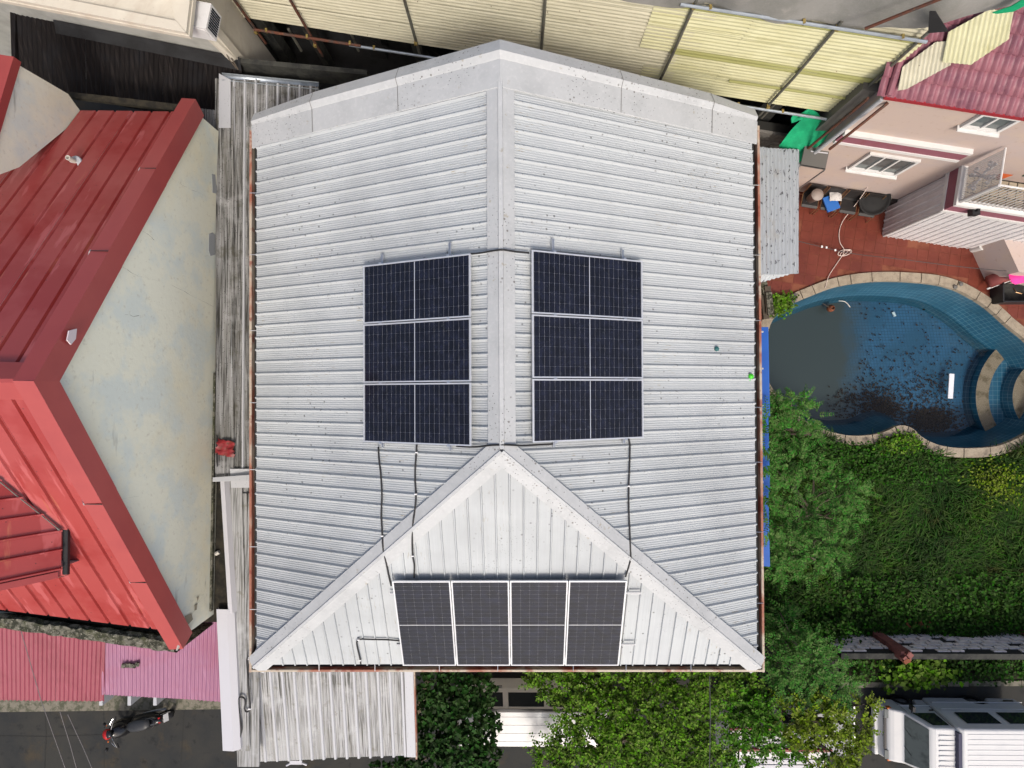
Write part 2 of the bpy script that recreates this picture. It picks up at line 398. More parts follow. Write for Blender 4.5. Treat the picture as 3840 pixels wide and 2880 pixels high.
    mat('green_net', S(26, 158, 108), .75, 0, .25, layers=[('noise', 2.2, S(16, 134, 92), .45, .62, .8), ('noise', 8, S(46, 176, 126), .55, .7, .5)], bump=((50, 50, 50), .3, .004))
    # pink house
    mat('pink_wall', S(186, 168, 158), .85, 0, .3, layers=[('noise', .7, S(180, 166, 162), .45, .62, .8), ('noise', 6, S(158, 132, 114), .6, .72, .45), ('noise', 1.5, S(192, 174, 156), .5, .7, .6)])
    mat('mauve_band', S(138, 86, 98), .7, 0, .3, layers=[('noise', 4, S(134, 78, 82), .5, .7, .6)])
    mat('white_paint', A(.66, .65, .63), .6, 0, .4, layers=[('noise', 3, A(.52, .51, .49), .5, .72, .5), ('noise', 18, A(.30, .28, .25), .66, .76, .5)])
    mat('white_siding', A(.66, .64, .64), .5, 0, .4, layers=[('noise', (1, 1, 3), A(.56, .52, .52), .45, .7, .6), ('noise', 2, A(.72, .70, .68), .5, .7, .5)])
    mat('tile_pink', S(138, 88, 98), .5, 0, .45, layers=[('noise', 1.6, S(112, 68, 82), .45, .62, .8), ('noise', (7, 7, 7), S(158, 112, 118), .55, .72, .6), ('noise', 22, S(150, 118, 124), .64, .75, .5), ('spots', 9, A(.05, .03, .04), .08, .04, .8)])
    mat('red_gutter', S(150, 40, 48), .45)
    mat('glass_dark', A(.02, .025, .03), .08, 0, .6)
    mat('glass_grey', A(.11, .13, .13), .12, 0, .6, layers=[('noise', 3, A(.05, .06, .06), .45, .65, .8)])
    mat('patio_tile', S(110, 50, 36), .5, 0, .4, layers=[('noise', 1.2, S(92, 38, 27), .42, .62, .8), ('noise', 7, S(122, 62, 46), .55, .72, .6), ('noise', 25, S(96, 40, 30), .6, .75, .5)])
    mat('patio_grout', S(126, 76, 58), .85, 0, .2, layers=[('noise', 3, S(96, 50, 38), .42, .62, .8)])
    mat('stone_coping', A(.33, .28, .21), .9, 0, .2, layers=[('noise', 5, A(.24, .20, .15), .42, .6, .8), ('noise', 40, A(.44, .39, .31), .55, .7, .6), ('noise', 14, A(.14, .12, .09), .62, .74, .6)], bump=((30, 30, 30), .5, .012))
    mat('pebble_wash', A(.16, .14, .10), .9, 0, .2, layers=[('noise', 45, A(.30, .26, .20), .5, .65, .8), ('noise', 4, A(.07, .06, .035), .5, .65, .7)], bump=((60, 60, 60), .6, .01))
    mat('galv_blotch', A(.36, .39, .42), .5, .1, .4, layers=[('noise', (20, 2, 0), A(.46, .49, .51), .5, .7, .6), ('noise', 1.8, A(.30, .27, .22), .58, .72, .5), ('noise', (15, 5, 0), A(.05, .05, .055), .60, .63, .95)])
    mat('blue_plastic', S(34, 92, 178), .5, 0, .4, layers=[('noise', 2, S(26, 78, 160), .45, .7, .6)])
    # ground
    mat('asphalt', A(.040, .0395, .036), .9, 0, .15, layers=[('noise', .5, A(.027, .029, .030), .42, .60, .85), ('noise', 1.1, A(.060, .048, .032), .55, .70, .75), ('noise', 30, A(.06, .058, .055), .6, .75, .4), ('noise', 2.6, A(.016, .017, .018), .58, .70, .7)], bump=((40, 40, 40), .3, .008))
    mat('soil', A(.020, .020, .011), .95, 0, .2, layers=[('noise', 2, A(.02, .028, .010), .42, .6, .9), ('noise', 14, A(.04, .035, .022), .6, .75, .6)], bump=((10, 10, 10), .6, .03))
    mat('kerb', A(.17, .155, .12), .9, layers=[('noise', 6, A(.05, .055, .03), .45, .6, .85), ('noise', 25, A(.30, .28, .23), .58, .72, .7)])
    mat('block', S(232, 224, 220), .9, 0, .2, layers=[('noise', 5, S(208, 196, 192), .45, .6, .8), ('noise', 9, A(.03, .03, .025), .62, .70, .85), ('noise', 30, S(220, 208, 204), .55, .7, .6)])
    mat('mortar_dark', A(.02, .02, .018), .95)
    mat('grey_block', A(.19, .18, .165), .9, 0, .2, layers=[('noise', 6, A(.10, .10, .09), .45, .62, .8), ('noise', 30, A(.28, .27, .25), .55, .7, .6)])
    mat('rose_pillar', S(126, 76, 70), .8, layers=[('noise', 5, S(100, 58, 54), .45, .65, .8)])
    mat('terracotta', S(120, 66, 40), .85, layers=[('noise', 8, A(.05, .05, .03), .5, .65, .7)])
    # foliage
    iso = {'Value': (.35, 1.6), 'Hue': (.475, .515), 'Saturation': (.9, 1.15)}
    def leafm(nm, c, isl=iso, rough=.45, lay=()):
        m = mat(nm, c, .62, 0, .12, island=isl, layers=lay); b = m.node_tree.nodes['Principled BSDF']
        return m
    leafm('leaf_dark', A(.018, .050, .010)); leafm('leaf_bright', A(.058, .130, .009), {'Value': (.25, 1.95), 'Hue': (.47, .515), 'Saturation': (.9, 1.1)}); leafm('leaf_fern', A(.040, .125, .018), {'Value': (.65, 1.4), 'Hue': (.46, .52), 'Saturation': (.85, 1.1)}, .55)
    leafm('leaf_mid', A(.045, .125, .010)); leafm('leaf_yellow', A(.095, .145, .011)); leafm('leaf_weed', A(.020, .066, .006)); leafm('grass_blade', A(.018, .050, .006), {'Value': (.4, 1.7), 'Hue': (.47, .52), 'Saturation': (.9, 1.15)}, .5, [('noise', .7, A(.034, .075, .008), .50, .62, .8), ('noise', .9, A(.010, .030, .004), .50, .60, .8), ('noise', 1.6, A(.045, .040, .012), .62, .70, .6)])
    leafm('leaf_dead', A(.035, .018, .010), {'Value': (.4, 1.5), 'Hue': (.48, .52), 'Saturation': (.8, 1.1)}, .6)
    mat('bark', A(.09, .07, .05), .9, layers=[('noise', 9, A(.05, .04, .03), .45, .65, .8)])
    # vehicles and small things
    mat('car_white', A(.62, .62, .61), .3, 0, .5, layers=[('noise', 2, A(.50, .51, .52), .5, .75, .5)])
    mat('car_grey', A(.22, .23, .24), .3, .2, .5)
    mat('rubber', A(.012), .85); mat('black_plastic', A(.013, .013, .014), .5); mat('black_gloss', A(.010, .010, .012), .16, 0, .6)
    mat('chrome', A(.7), .15, .95); mat('red_paint', S(170, 18, 18), .3); mat('amber', S(190, 96, 20), .3); mat('maroon_paint', S(120, 20, 28), .4)
    mat('hub_steel', A(.30), .4, .6); mat('seat_vinyl', A(.022, .024, .027), .5, layers=[('noise', 9, A(.014, .016, .018), .5, .7, .7)])
    mat('plate_white', A(.75), .5); mat('dark_navy', A(.010, .012, .05), .5)
    mat('chair_black', A(.016, .014, .014), .55, layers=[('noise', 5, A(.035, .028, .022), .5, .7, .7)]); mat('brass_tube', S(150, 116, 84), .35, .7)
    mat('bin_beige', S(150, 138, 130), .6); mat('folder_blue', S(44, 104, 180), .5); mat('cloth_white', A(.55, .53, .50), .9, layers=[('noise', 9, A(.30, .28, .28), .5, .65, .7)])
    mat('sack_white', A(.55, .52, .46), .8, layers=[('noise', 6, A(.38, .35, .30), .5, .65, .7)]); mat('table_grey', A(.12, .115, .105), .6)
    mat('pink_cloth', S(236, 60, 150), .8, layers=[('noise', 6, S(214, 40, 130), .45, .65, .7)]); mat('roll_brown', S(126, 62, 58), .6, layers=[('noise', 3, S(108, 50, 50), .45, .65, .7)])
    mat('yellow_lid', S(226, 176, 50), .5); mat('green_can', S(18, 74, 50), .5); mat('can_white', A(.62, .61, .58), .5); mat('can_yellow', S(214, 196, 40), .5)
    mat('rope', S(214, 196, 186), .8); mat('orange_clay', S(180, 84, 34), .7); mat('rag_red', S(132, 26, 34), .5, layers=[('noise', 8, S(88, 40, 24), .52, .62, .8)])
    mat('leaf_fern_pot', A(.035, .12, .07), .5); mat('lime_plastic', S(70, 200, 40), .5); mat('wire_dark', A(.05, .05, .05), .6); mat('wire_pale', A(.16, .155, .15), .7)
    mat('white_foam', A(.72, .74, .78), .7, layers=[('noise', 9, A(.5, .52, .56), .6, .75, .6)])
    mat('terrace_tile', S(176, 164, 142), .7, layers=[('noise', 5, S(140, 128, 106), .45, .65, .8)])
    mat('terrace_grout', A(.03, .028, .022), .9); mat('ac_white', A(.62, .62, .62), .5, layers=[('noise', 4, A(.45, .45, .44), .5, .7, .6)])
build_materials()
Mt = MATS

# ================================================================= main house
HX, HW_, HY0, HY1, HZE, HZR, HYH, YAW = -.281, 5.441, -5.948, 5.881, CAMZ - 12.824, CAMZ - 10.392, -1.058, .0046
_c, _s = math.cos(YAW), math.sin(YAW)
def H(x, y, z): return Vector((_c * x - _s * y, _s * x + _c * y, z))
def Hi(p): return (_c * p.x + _s * p.y, -_s * p.x + _c * p.y)
TH = math.atan2(HZR - HZE, HW_); THH = math.atan2(HZR - HZE, HYH - HY0)
def roofz(X, Y):
    x, y = Hi(Vector((X, Y, 0)))
    z = HZR - abs(x - HX) * math.tan(TH)
    if y < HYH: z = min(z, HZR - (HYH - y) * math.tan(THH))
    return z

house = thing('white_roofed_house', 'large house with silver white ribbed hip roof carrying ten solar panels', 'house', H(HX, 0, 0))
PR = [(0, 0), (.02, 0), (.15, .040), (.20, .040), (.33, 0)] + [q for k in range(4) for q in ((.33 + .67 * (k + .28) / 4, 0), (.33 + .67 * (k + .42) / 4, .006), (.33 + .67 * (k + .58) / 4, .006), (.33 + .67 * (k + .72) / 4, 0))]
RP = .262
YR = HY1 - .46     # where the rake flashing takes over
sideL = [H(HX, YR, HZR), H(HX - HW_, YR, HZE), H(HX - HW_, HY0, HZE), H(HX, HYH, HZR)]
sideR = [H(HX, YR, HZR), H(HX, HYH, HZR), H(HX + HW_, HY0, HZE), H(HX + HW_, YR, HZE)]
hipE = [H(HX, HYH, HZR), H(HX - HW_, HY0, HZE), H(HX + HW_, HY0, HZE)]
corr_poly('roof_sheet', sideL, H(-math.cos(TH), 0, -math.sin(TH)), PR, RP, Mt['roof_silver_side'], house, sheet=4, ragged=.012, skirt=.0)
corr_poly('roof_sheet', sideR, H(math.cos(TH), 0, -math.sin(TH)), PR, RP, Mt['roof_silver_side'], house, sheet=4, ragged=.012)
corr_poly('roof_sheet', hipE, H(0, -math.cos(THH), -math.sin(THH)), rib_profile(.16, .036, 0), RP, Mt['roof_silver_hip'], house, sheet=4, ragged=.010, v_off=.1)
nL = Vector((-math.sin(TH), 0, math.cos(TH))); nR = Vector((math.sin(TH), 0, math.cos(TH)))
# ridge cap: two flanges and a raised roll, in three lengths
def strip(name, prof, a, b, m, parent, smooth=False):
    """extrude a list of offset vectors from point a to point b"""
    v = [Vector(a) + o for o in prof] + [Vector(b) + o for o in prof]; n = len(prof)
    return obj(name, v, [(i, i + 1, n + i + 1, n + i) for i in range(n - 1)], m, parent, smooth)
def capprof(dl, dr, n_up, wl, wr, roll, rh, lift):
    return [dl * wl + n_up * (lift - .012), dl * wl + n_up * lift, dl * roll + n_up * (lift + .004), dl * (roll * .8) + n_up * (lift + rh), dr * (roll * .8) + n_up * (lift + rh),
            dr * roll + n_up * (lift + .004), dr * wr + n_up * lift, dr * wr + n_up * (lift - .012)]
up = Vector((0, 0, 1))
dl = H(-math.cos(TH), 0, -math.sin(TH)); dr = H(math.cos(TH), 0, -math.sin(TH))
ys = [HYH + .03, 1.55, 4.0, HY1 - .42]
for i in range(3):
    strip('ridge_cap', capprof(dl, dr, up, .27, .27, .052, .028, .048 + .004 * i), H(HX, ys[i], HZR), H(HX, ys[i + 1] + .05, HZR), Mt['flashing_silver'], house)
# hip caps, three lengths each
for sg in (-1, 1):
    a = H(HX, HYH, HZR); b = H(HX + sg * HW_, HY0, HZE); d = (b - a).normalized()
    nside = H(sg * math.sin(TH), 0, math.cos(TH)); nhip = H(0, -math.sin(THH), math.cos(THH))
    ds = (nside.cross(d)) * (1 if nside.cross(d).y > 0 else -1); dh = nhip.cross(d) * (1 if nhip.cross(d).y < 0 else -1)
    nn = (nside + nhip).normalized()
    L = (b - a).length; cuts = [0, L * .22, L * .52, L * .78, L + .03]
    for i in range(4):
        strip('hip_cap', capprof(ds, dh, nn, .245, .255, .035, .026, .044 + .004 * i), a + d * cuts[i], a + d * (cuts[i + 1] + .04), Mt['flashing_silver'], house)
# rake flashing at the gable end: outer fascia, crest, inner skirt; pieces overlap like shingles
for sg in (-1, 1):
    a = H(HX, HY1, HZR); b = H(HX + sg * HW_, HY1, HZE); d = (b - a).normalized(); L = (b - a).length
    n = H(sg * math.sin(TH), 0, math.cos(TH)); oy = H(0, 1, 0)
    cuts = [0, L * .36, L * .72, L + .12] if sg < 0 else [0, L * .42, L * .80, L + .12]; nz_ = 1 / n.z
    for i in range(3):
        lf = .006 * (2 - i)
        base = [oy * .37 + n * -.14, oy * .36 + n * .03, oy * .11 + n * .14, oy * .01 + n * .085, oy * -.01 + n * .07, oy * -.49 + n * .052, oy * -.50 + n * .035]
        prof = [o + n * lf for o in base]
        p0 = a + d * cuts[i]; p1 = a + d * (cuts[i + 1] + (.03 if i < 2 else 0))
        if i == 2:      # the last piece dips towards the eave
            v = [p0 + o for o in prof] + [p1 + o * (1.0 if k > 3 else .8) - n * (.05 if k < 4 else .03) for k, o in enumerate(prof)]
            m_ = len(prof); obj('rake_flashing', v, [(k, k + 1, m_ + k + 1, m_ + k) for k in range(m_ - 1)], Mt['flashing_silver'], house)
        else:
            v = [(a + o - n * n.dot(o) + up * (n.dot(o) * nz_) if i == 0 else p0 + o) for o in prof] + [p1 + o for o in prof]; m_ = len(prof)
            obj('rake_flashing', v, [(k, k + 1, m_ + k + 1, m_ + k) for k in range(m_ - 1)], Mt['flashing_silver'], house)
    # dark seams where the flashing lengths lap
    for q in ((.36, .72) if sg < 0 else (.42, .80)):
        pr = [o + n * .013 for o in [oy * .35 + n * .035, oy * .11 + n * .142, oy * .01 + n * .087, oy * -.01 + n * .074, oy * -.49 + n * .056]]
        strip('seam_line', pr, a + d * L * q, a + d * (L * q + .012), Mt['table_grey'], house)
obj('gable_wall', [H(HX - HW_ + .3, HY1 + .12, 0), H(HX + HW_ - .3, HY1 + .12, 0), H(HX + HW_ - .3, HY1 + .12, HZE + .02), H(HX, HY1 + .12, HZR - .1), H(HX - HW_ + .3, HY1 + .12, HZE + .02)], [(0, 4, 3, 2, 1)], Mt['house_wall'], house)
wb = B(); wb.box(H(HX, (HY0 + HY1) / 2 + .2, HZE / 2 - .12), (2 * HW_ - .7, HY1 - HY0 - .7, HZE - .25)); wb.build('wall', Mt['house_wall'], house)
# box gutters on three sides with an open dark channel
def gutter(a, b, out, w=.13, h=.13, m='gutter_paint'):
    out = Vector(out); pr = [Vector((0, 0, -.02)), Vector((0, 0, -h - .02)), out * w + Vector((0, 0, -h - .02)), out * w + Vector((0, 0, .015)), out * (w + .012) + Vector((0, 0, .022)), out * (w + .05) + Vector((0, 0, .018)), out * (w + .055) + Vector((0, 0, -h - .03)), out * (w + .01) + Vector((0, 0, -h - .04))]
    g = strip('gutter', pr, a, b, Mt[m], house)
    c = strip('gutter_channel', [out * .012 + Vector((0, 0, -h + .01)), out * (w - .004) + Vector((0, 0, -h + .01))], a, b, Mt['gutter_dark'], g)
    k = int((Vector(b) - Vector(a)).length / 1.35)
    for i in range(1, k):
        p = Vector(a).lerp(Vector(b), i / k + random.uniform(-.02, .02)); x = B().tube([p - out * .06 + Vector((0, 0, .03)), p + out * (w + .03) + Vector((0, 0, .03))], .008, 5); x.build('gutter_strap', Mt['aluminium'], g)
zg = HZE - .03
gutter(H(HX - HW_ + .01, HY0 - .18, zg), H(HX - HW_ + .01, HY1 - .1, zg), H(-1, 0, 0))
gutter(H(HX + HW_ - .01, HY0 - .18, zg), H(HX + HW_ - .01, HY1 - .1, zg), H(1, 0, 0))
gutter(H(HX - HW_ - .17, HY0 + .01, zg), H(HX + HW_ + .17, HY0 + .01, zg), H(0, -1, 0))
# roof screws on the ribs
sv, sf = [], []
def screw(p, n_):
    b = B().lathe(p, [(.011, .0), (.011, .004), (.006, .006), (.005, .010), (.0, .011)], 6, n_, cap=False); k = len(sv); sv.extend(b.v); sf.extend([tuple(i + k for i in q) for q in b.f])
for sg in (-1, 1):
    d_ = H(sg * math.cos(TH), 0, -math.sin(TH)); n_ = H(sg * math.sin(TH), 0, math.cos(TH))
    for k in range(46):
        y = YR - (k + .175) * RP if sg < 0 else YR - (k + .825) * RP
        if y < HY0 + .1: continue
        s0_ = .3 if y > HYH else (HW_ * (HYH - y) / (HYH - HY0)) / math.cos(TH) + .3
        for s_ in (.42, 1.55, 2.7, 3.85, 5.0, 5.85):
            if s_ > s0_: screw(H(HX, y, HZR) + d_ * (s_ + random.uniform(-.02, .02)) + n_ * .040, n_)
o = obj('roof_screws', sv, sf, Mt['hub_steel'], house); o['kind'] = 'stuff'

# ================================================================= solar panels
PL, PW, PT, OFF = 2.384, 1.134, .035, .125
def panel_mesh():
    fr = B(); w, l = PW / 2, PL / 2; t = .022
    fr.box((0, l - t / 2, -PT / 2), (PW, t, PT)); fr.box((0, -l + t / 2, -PT / 2), (PW, t, PT))
    fr.box((w - t / 2, 0, -PT / 2), (t, PL - 2 * t, PT)); fr.box((-w + t / 2, 0, -PT / 2), (t, PL - 2 * t, PT))
    frm = mesh('frame', fr.v, fr.f, Mt['panel_frame'])
    cb = B(); cb.box((0, 0, -.0052), (PW - 2 * t - .03, .011, .0008)); global CBM; CBM = mesh('centre_bar', cb.v, cb.f, Mt['panel_frame'])
    bk = B(); bk.box((0, 0, -.010), (PW - 2 * t - .001, PL - 2 * t - .001, .006)); bkm = mesh('laminate', bk.v, bk.f, Mt['panel_back'])
    cw, ch = .1785, .1015
    c_ = .006
    cv = [(-cw / 2 + c_, -ch / 2, 0), (cw / 2 - c_, -ch / 2, 0), (cw / 2, -ch / 2 + c_, 0), (cw / 2, ch / 2, 0), (-cw / 2, ch / 2, 0), (-cw / 2, -ch / 2 + c_, 0)]
    cm = mesh('cell', cv, [(0, 1, 2, 3, 4, 5)], Mt['cell'])
    return frm, bkm, cm
FRM, BKM, CLM = panel_mesh()
def make_panel(mw, label):
    t = thing('solar_panel', label, 'solar panel', mw.translation, 'solar panels on the silver roof')
    inst('frame', FRM, mw, t); bk = inst('laminate', BKM, mw, t)
    _wm[bk.name] = Matrix.Identity(4)
    # children of the laminate: undo the laminate transform
    o = bpy.data.objects.new('centre_bar', CBM); COL.objects.link(o); o.parent = bk
    for r in range(6):
        for c in range(22):
            x = -PW / 2 + .027 + (r + .5) * (PW - .054) / 6
            half = -1 if c < 11 else 1
            cy = (c - 10.5) * .1045 + half * .008
            o = bpy.data.objects.new('cell', CLM); COL.objects.link(o); o.parent = bk
            o.matrix_basis = Matrix.Translation((x, cy, -.0055))
    return t
def frame_mat(o, x, y, z):
    m = Matrix.Identity(4)
    for i, a in enumerate((x, y, z)):
        for k in range(3): m[k][i] = a[k]
    m.translation = o; return m
po = .535
labsL = ['topmost of three solar panels left of the ridge, bright horizontal lines', 'middle solar panel of the three left of the ridge', 'lowest of three solar panels left of the ridge, above the black cables']
labsR = ['topmost of three solar panels right of the ridge, fine blue grid', 'middle solar panel of the three right of the ridge', 'lowest of three solar panels right of the ridge, nearest the hip']
for sg, ytop, labs in ((-1, 2.461, labsL), (1, 2.519, labsR)):
    d = H(sg * math.cos(TH), 0, -math.sin(TH)); n = H(sg * math.sin(TH), 0, math.cos(TH)); yv = H(0, 1, 0)
    for i in range(3):
        yc = ytop - (i + .5) * PW - i * .022
        c = H(HX, yc, HZR) + d * (po + PL / 2) + n * (OFF + .035)
        yl = d if sg > 0 else -d
        xl = yl.cross(n)
        make_panel(frame_mat(c, xl, yl, n), labs[i])
    for k, s_ in enumerate((po + .46, po + 1.98)):
        a = H(HX, ytop + (.26 if k == 0 else .2), HZR) + d * s_ + n * .075; b = H(HX, ytop - 3 * PW - .14, HZR) + d * s_ + n * .075
        t = thing('mounting_rail', ('inner' if k == 0 else 'outer') + ' aluminium rail under the solar panels ' + ('left' if sg < 0 else 'right') + ' of the ridge', 'rail', b, 'aluminium panel rails')
        bb = B(); bb.prism([a + d * -.02 + n * -.02, a + d * .02 + n * -.02, a + d * .02 + n * .02, a + d * .006 + n * .02, a + d * .006 + n * .0, a + d * -.006, a + d * -.006 + n * .02, a + d * -.02 + n * .02], b - a); bb.build('beam', Mt['aluminium'], t)
        for q in range(5):
            p = a.lerp(b, (q + .3) / 5.0); f = B(); f.box(p - n * .045, (.05, .05, .05)); f.build('foot', Mt['aluminium'], t)
        for q in range(4):
            yc = ytop + .012 - q * (PW + .022); p = H(HX, yc, HZR) + d * s_ + n * (OFF + .036); f = B(); f.box(p, (.06, .03, .012), frame_mat((0, 0, 0), d, yv, n).to_3x3()); f.build('clamp', Mt['aluminium'], t)
labsH = ['leftmost of four solar panels in a row on the hip end', 'second solar panel from the left in the row of four on the hip end', 'third solar panel from the left in the row of four on the hip end', 'rightmost of four solar panels in a row on the hip end']
d = H(0, -math.cos(THH), -math.sin(THH)); n = H(0, -math.sin(THH), math.cos(THH)); xv = H(1, 0, 0); ph, phx = 2.89, -.174
for i in range(4):
    xc = phx + (i - 1.5) * (PW + .02)
    make_panel(frame_mat(H(xc, HYH, HZR) + d * (ph + PL / 2) + n * (OFF + .06), xv, -d, n), labsH[i])
for k, s_ in enumerate((ph + .40, ph + 1.85)):
    a = H(phx - 2.40, HYH, HZR) + d * s_ + n * .085; b = H(phx + 2.62, HYH, HZR) + d * s_ + n * .085
    t = thing('mounting_rail', ('upper' if k == 0 else 'lower') + ' aluminium rail under the four panels on the hip end', 'rail', a, 'aluminium panel rails')
    bb = B(); bb.prism([a - d * .02 - n * .02, a + d * .02 - n * .02, a + d * .02 + n * .02, a + d * .006 + n * .02, a + d * .006, a - d * .006, a - d * .006 + n * .02, a - d * .02 + n * .02], b - a); bb.build('beam', Mt['aluminium'], t)
    for q in range(5):
        p = a.lerp(b, (q + .4) / 5.0); f = B(); f.box(p - n * .05, (.05, .05, .06)); f.build('foot', Mt['aluminium'], t)

# ================================================================= cables on the roof
def cable(label, pts, r=.017, off=.055, zf=roofz, clips=()):
    path = smoothpath([surf(x, y, zf, off) for x, y in pts], 5)
    t = thing('cable', label, 'cable', path[0], 'black cables on the silver roof')
    B().tube(path, r, 8).build('sheath', Mt['cable_black'], t, True)
    for c in clips:
        p = surf(c[0], c[1], zf, off); b = B(); b.box(p, (.05, .022, .05)); b.build('clip', Mt['cable_clip'], t)
    return t
cable('black cable over the ridge linking the upper edges of both panel columns', [(1764, 952), (1800, 949), (1845, 941), (1885, 937), (1930, 943), (1984, 948)], off=.10)
cable('black cable across the ridge below both panel columns', [(1712, 1673), (1780, 1676), (1840, 1670), (1895, 1668), (1960, 1671), (2020, 1668), (2075, 1665)], off=.075)
cable('wavy black cable left of the other two, from left panel column to hip row', [(1419, 1676), (1421, 1720), (1427, 1770), (1432, 1850), (1430, 1930), (1434, 2010), (1437, 2060), (1448, 2110), (1458, 2160), (1467, 2196)], clips=[(1433, 2010)])
cable('black cable from the middle of the left panel column to the hip row', [(1563, 1668), (1561, 1700), (1557, 1760), (1557, 1810), (1560, 1860), (1556, 1910), (1549, 1960), (1546, 2020), (1548, 2085), (1554, 2120), (1553, 2166)], clips=[(1562, 1697), (1559, 1853), (1548, 2085)])
cable('black cable down from the right panel column to the hip row', [(2357, 1642), (2362, 1670), (2361, 1740), (2358, 1820), (2358, 1910), (2362, 2000), (2364, 2060), (2365, 2095), (2356, 2130), (2346, 2162)], clips=[(2358, 1823)])
cable('elbow of black cable from the hip row down to the front gutter', [(1500, 2403), (1450, 2399), (1400, 2398), (1352, 2397), (1341, 2402), (1338, 2415), (1343, 2440), (1350, 2470), (1353, 2490)], clips=[(1345, 2399), (1351, 2476)])
# grey-green pebble of rubbish on the right slope
p = surf(2688, 1308, roofz, .03); b = B(); b.lathe(p, [(.02, -.02), (.055, 0), (.045, .03), (.01, .045)], 7)
tag(b.build('plastic_scrap', mat('teal_scrap', S(40, 96, 96), .6)), 'small teal plastic scrap lying on the right roof slope', 'scrap')

# ================================================================= ground
def ring_ground():
    pass
UA = Vector((math.cos(R(-9.1)), math.sin(R(-9.1)), 0))      # direction of the neighbours' walls
NA = Vector((UA.y, -UA.x, 0))                                # faces the bottom of the picture (towards the camera)
if NA.y > 0: NA = -NA

# ================================================================= lean-to roofs left of the house
SY = sine_profile(.0)
lean = thing('lean_to_roof', 'long weathered white lean-to roof strip along the left side of the house', 'roof', P(880, 1000, 0))
z0 = 4.25
PA = [P(816, 300, z0), P(816, 1775, z0), P(962, 1775, z0 + .1), P(962, 300, z0 + .1)]
flat = B().prism([P(812, 300, z0 - .10), P(812, 1790, z0 - .10), P(985, 1790, z0 - .10), P(985, 300, z0 - .10)], (0, 0, .07)); flat.build('deck', Mt['dirtier_y'], lean)
corr_poly('roof_sheet', [P(872, 300, z0), P(872, 1775, z0), P(975, 1775, z0), P(975, 300, z0)], (0, -1, 0), rib_profile(.1, .004, 4, .008), .27, Mt['dirtier_y'], lean, sheet=2, v_off=.02)
# flat flashing beside the cream gable, in lapped lengths
for ya, yb in ((300, 660), (655, 1000), (995, 1300), (1295, 1560), (1555, 1775)):
    a, b_ = P(818, ya, z0), P(818, yb, z0); strip('side_flashing', [Vector((0, 0, .10)), Vector((.05, 0, .03)), Vector((.34, 0, .015)), Vector((.36, 0, .05)), Vector((.40, 0, .05)), Vector((.42, 0, .015))], a, b_ + Vector((0, 0, .008)), Mt['dirtier_y'], lean)
ribs_poly([P(872, 300, z0 + .006), P(872, 1775, z0 + .006), P(975, 1775, z0 + .006), P(975, 300, z0 + .006)], (0, -1, 0), .27, Mt['pale_grey_paint'], lean, .04)
# the wider back part with short ribs, and the galvanised gutter at its end
corr_poly('roof_sheet', [P(870, 303, z0 + .02), P(975, 560, z0 + .02), P(1225, 560, z0 + .02), P(1195, 325, z0 + .02)], (0, -1, 0), rib_profile(.1, .004, 4, .008), .27, Mt['dirtier_y'], lean, sheet=2, v_off=.05)
ribs_poly([P(870, 303, z0 + .024), P(975, 560, z0 + .024), P(1225, 560, z0 + .024), P(1195, 325, z0 + .024)], (0, -1, 0), .27, Mt['pale_grey_paint'], lean, .06)
gpath = [P(832 + (1195 - 832) * k / 6, 287 + (322 - 287) * k / 6, z0 + .05) for k in range(7)]
def half_pipe(name, a, b, r, m, parent, n=8):
    a, b = Vector(a), Vector(b); t = (b - a).normalized(); s = t.cross(up).normalized(); v = []
    for p in (a, b):
        for k in range(n + 1): an = math.pi * k / n; v.append(p + s * math.cos(an) * r - up * math.sin(an) * r * .9)
    f = [(k, k + 1, n + 2 + k, n + 1 + k) for k in range(n)] + [tuple(range(n + 1))[::-1], tuple(range(n + 1, 2 * n + 2))]
    return obj(name, v, f, m, parent, True)
g = half_pipe('gutter', gpath[0], gpath[-1], .085, Mt['galv_pipe'], lean)
B().tube([q + Vector((0, -.085, 0)) for q in gpath], .014, 6).build('gutter_lip', Mt['galv_pipe'], g)
B().tube([q + Vector((0, .085, 0)) for q in gpath], .014, 6).build('gutter_lip', Mt['galv_pipe'], g)
B().prism([P(822, 276, z0 + .03), P(822, 480, z0 + .03), P(866, 480, z0 + .06), P(866, 300, z0 + .06)], (0, 0, .015)).build('corner_flashing', Mt['pale_grey_paint'], lean)
strip('end_flashing', [Vector((0, .12, .08)), Vector((0, 0, .06)), Vector((0, -.35, .02))], P(868, 1775, z0), P(965, 1775, z0), Mt['pale_grey_paint'], lean)
B().prism([P(865, 262, z0 - .5), P(865, 278, z0 - .5), P(1400, 330, z0 - .5), P(1400, 312, z0 - .5)], (0, 0, .62)).build('ledge', Mt['dark_concrete'], lean)

low = thing('low_lean_to_roof', 'lower pale lean-to roof strip with long grey side cap at the lower left', 'roof', P(900, 2300, 0))
z1 = 4.0
B().prism([P(835, 1800, z1 - .1), P(895, 2870, z1 - .1), P(975, 2870, z1 - .1), P(975, 1800, z1 - .1)], (0, 0, .06)).build('deck', Mt['dirty_white_y'], low)
corr_poly('roof_sheet', [P(905, 1850, z1), P(912, 2490, z1), P(985, 2490, z1), P(985, 1850, z1)], (0, -1, 0), rib_profile(.2, .04, 2, .006), .30, Mt['dirty_white_y'], low, sheet=3, v_off=.1)
for ya, yb in ((1800, 1925), (1920, 2280), (2275, 2470), (2465, 2815)):
    f0 = (ya - 1800) / 1015; f1 = (yb - 1800) / 1015
    strip('side_flashing', [Vector((0, 0, .02)), Vector((.30, 0, .02)), Vector((.31, 0, .0))], P(862 + 30 * f0, ya, z1 + .01), P(862 + 30 * f1, yb, z1 + .014), Mt['dirty_white_y'], low)
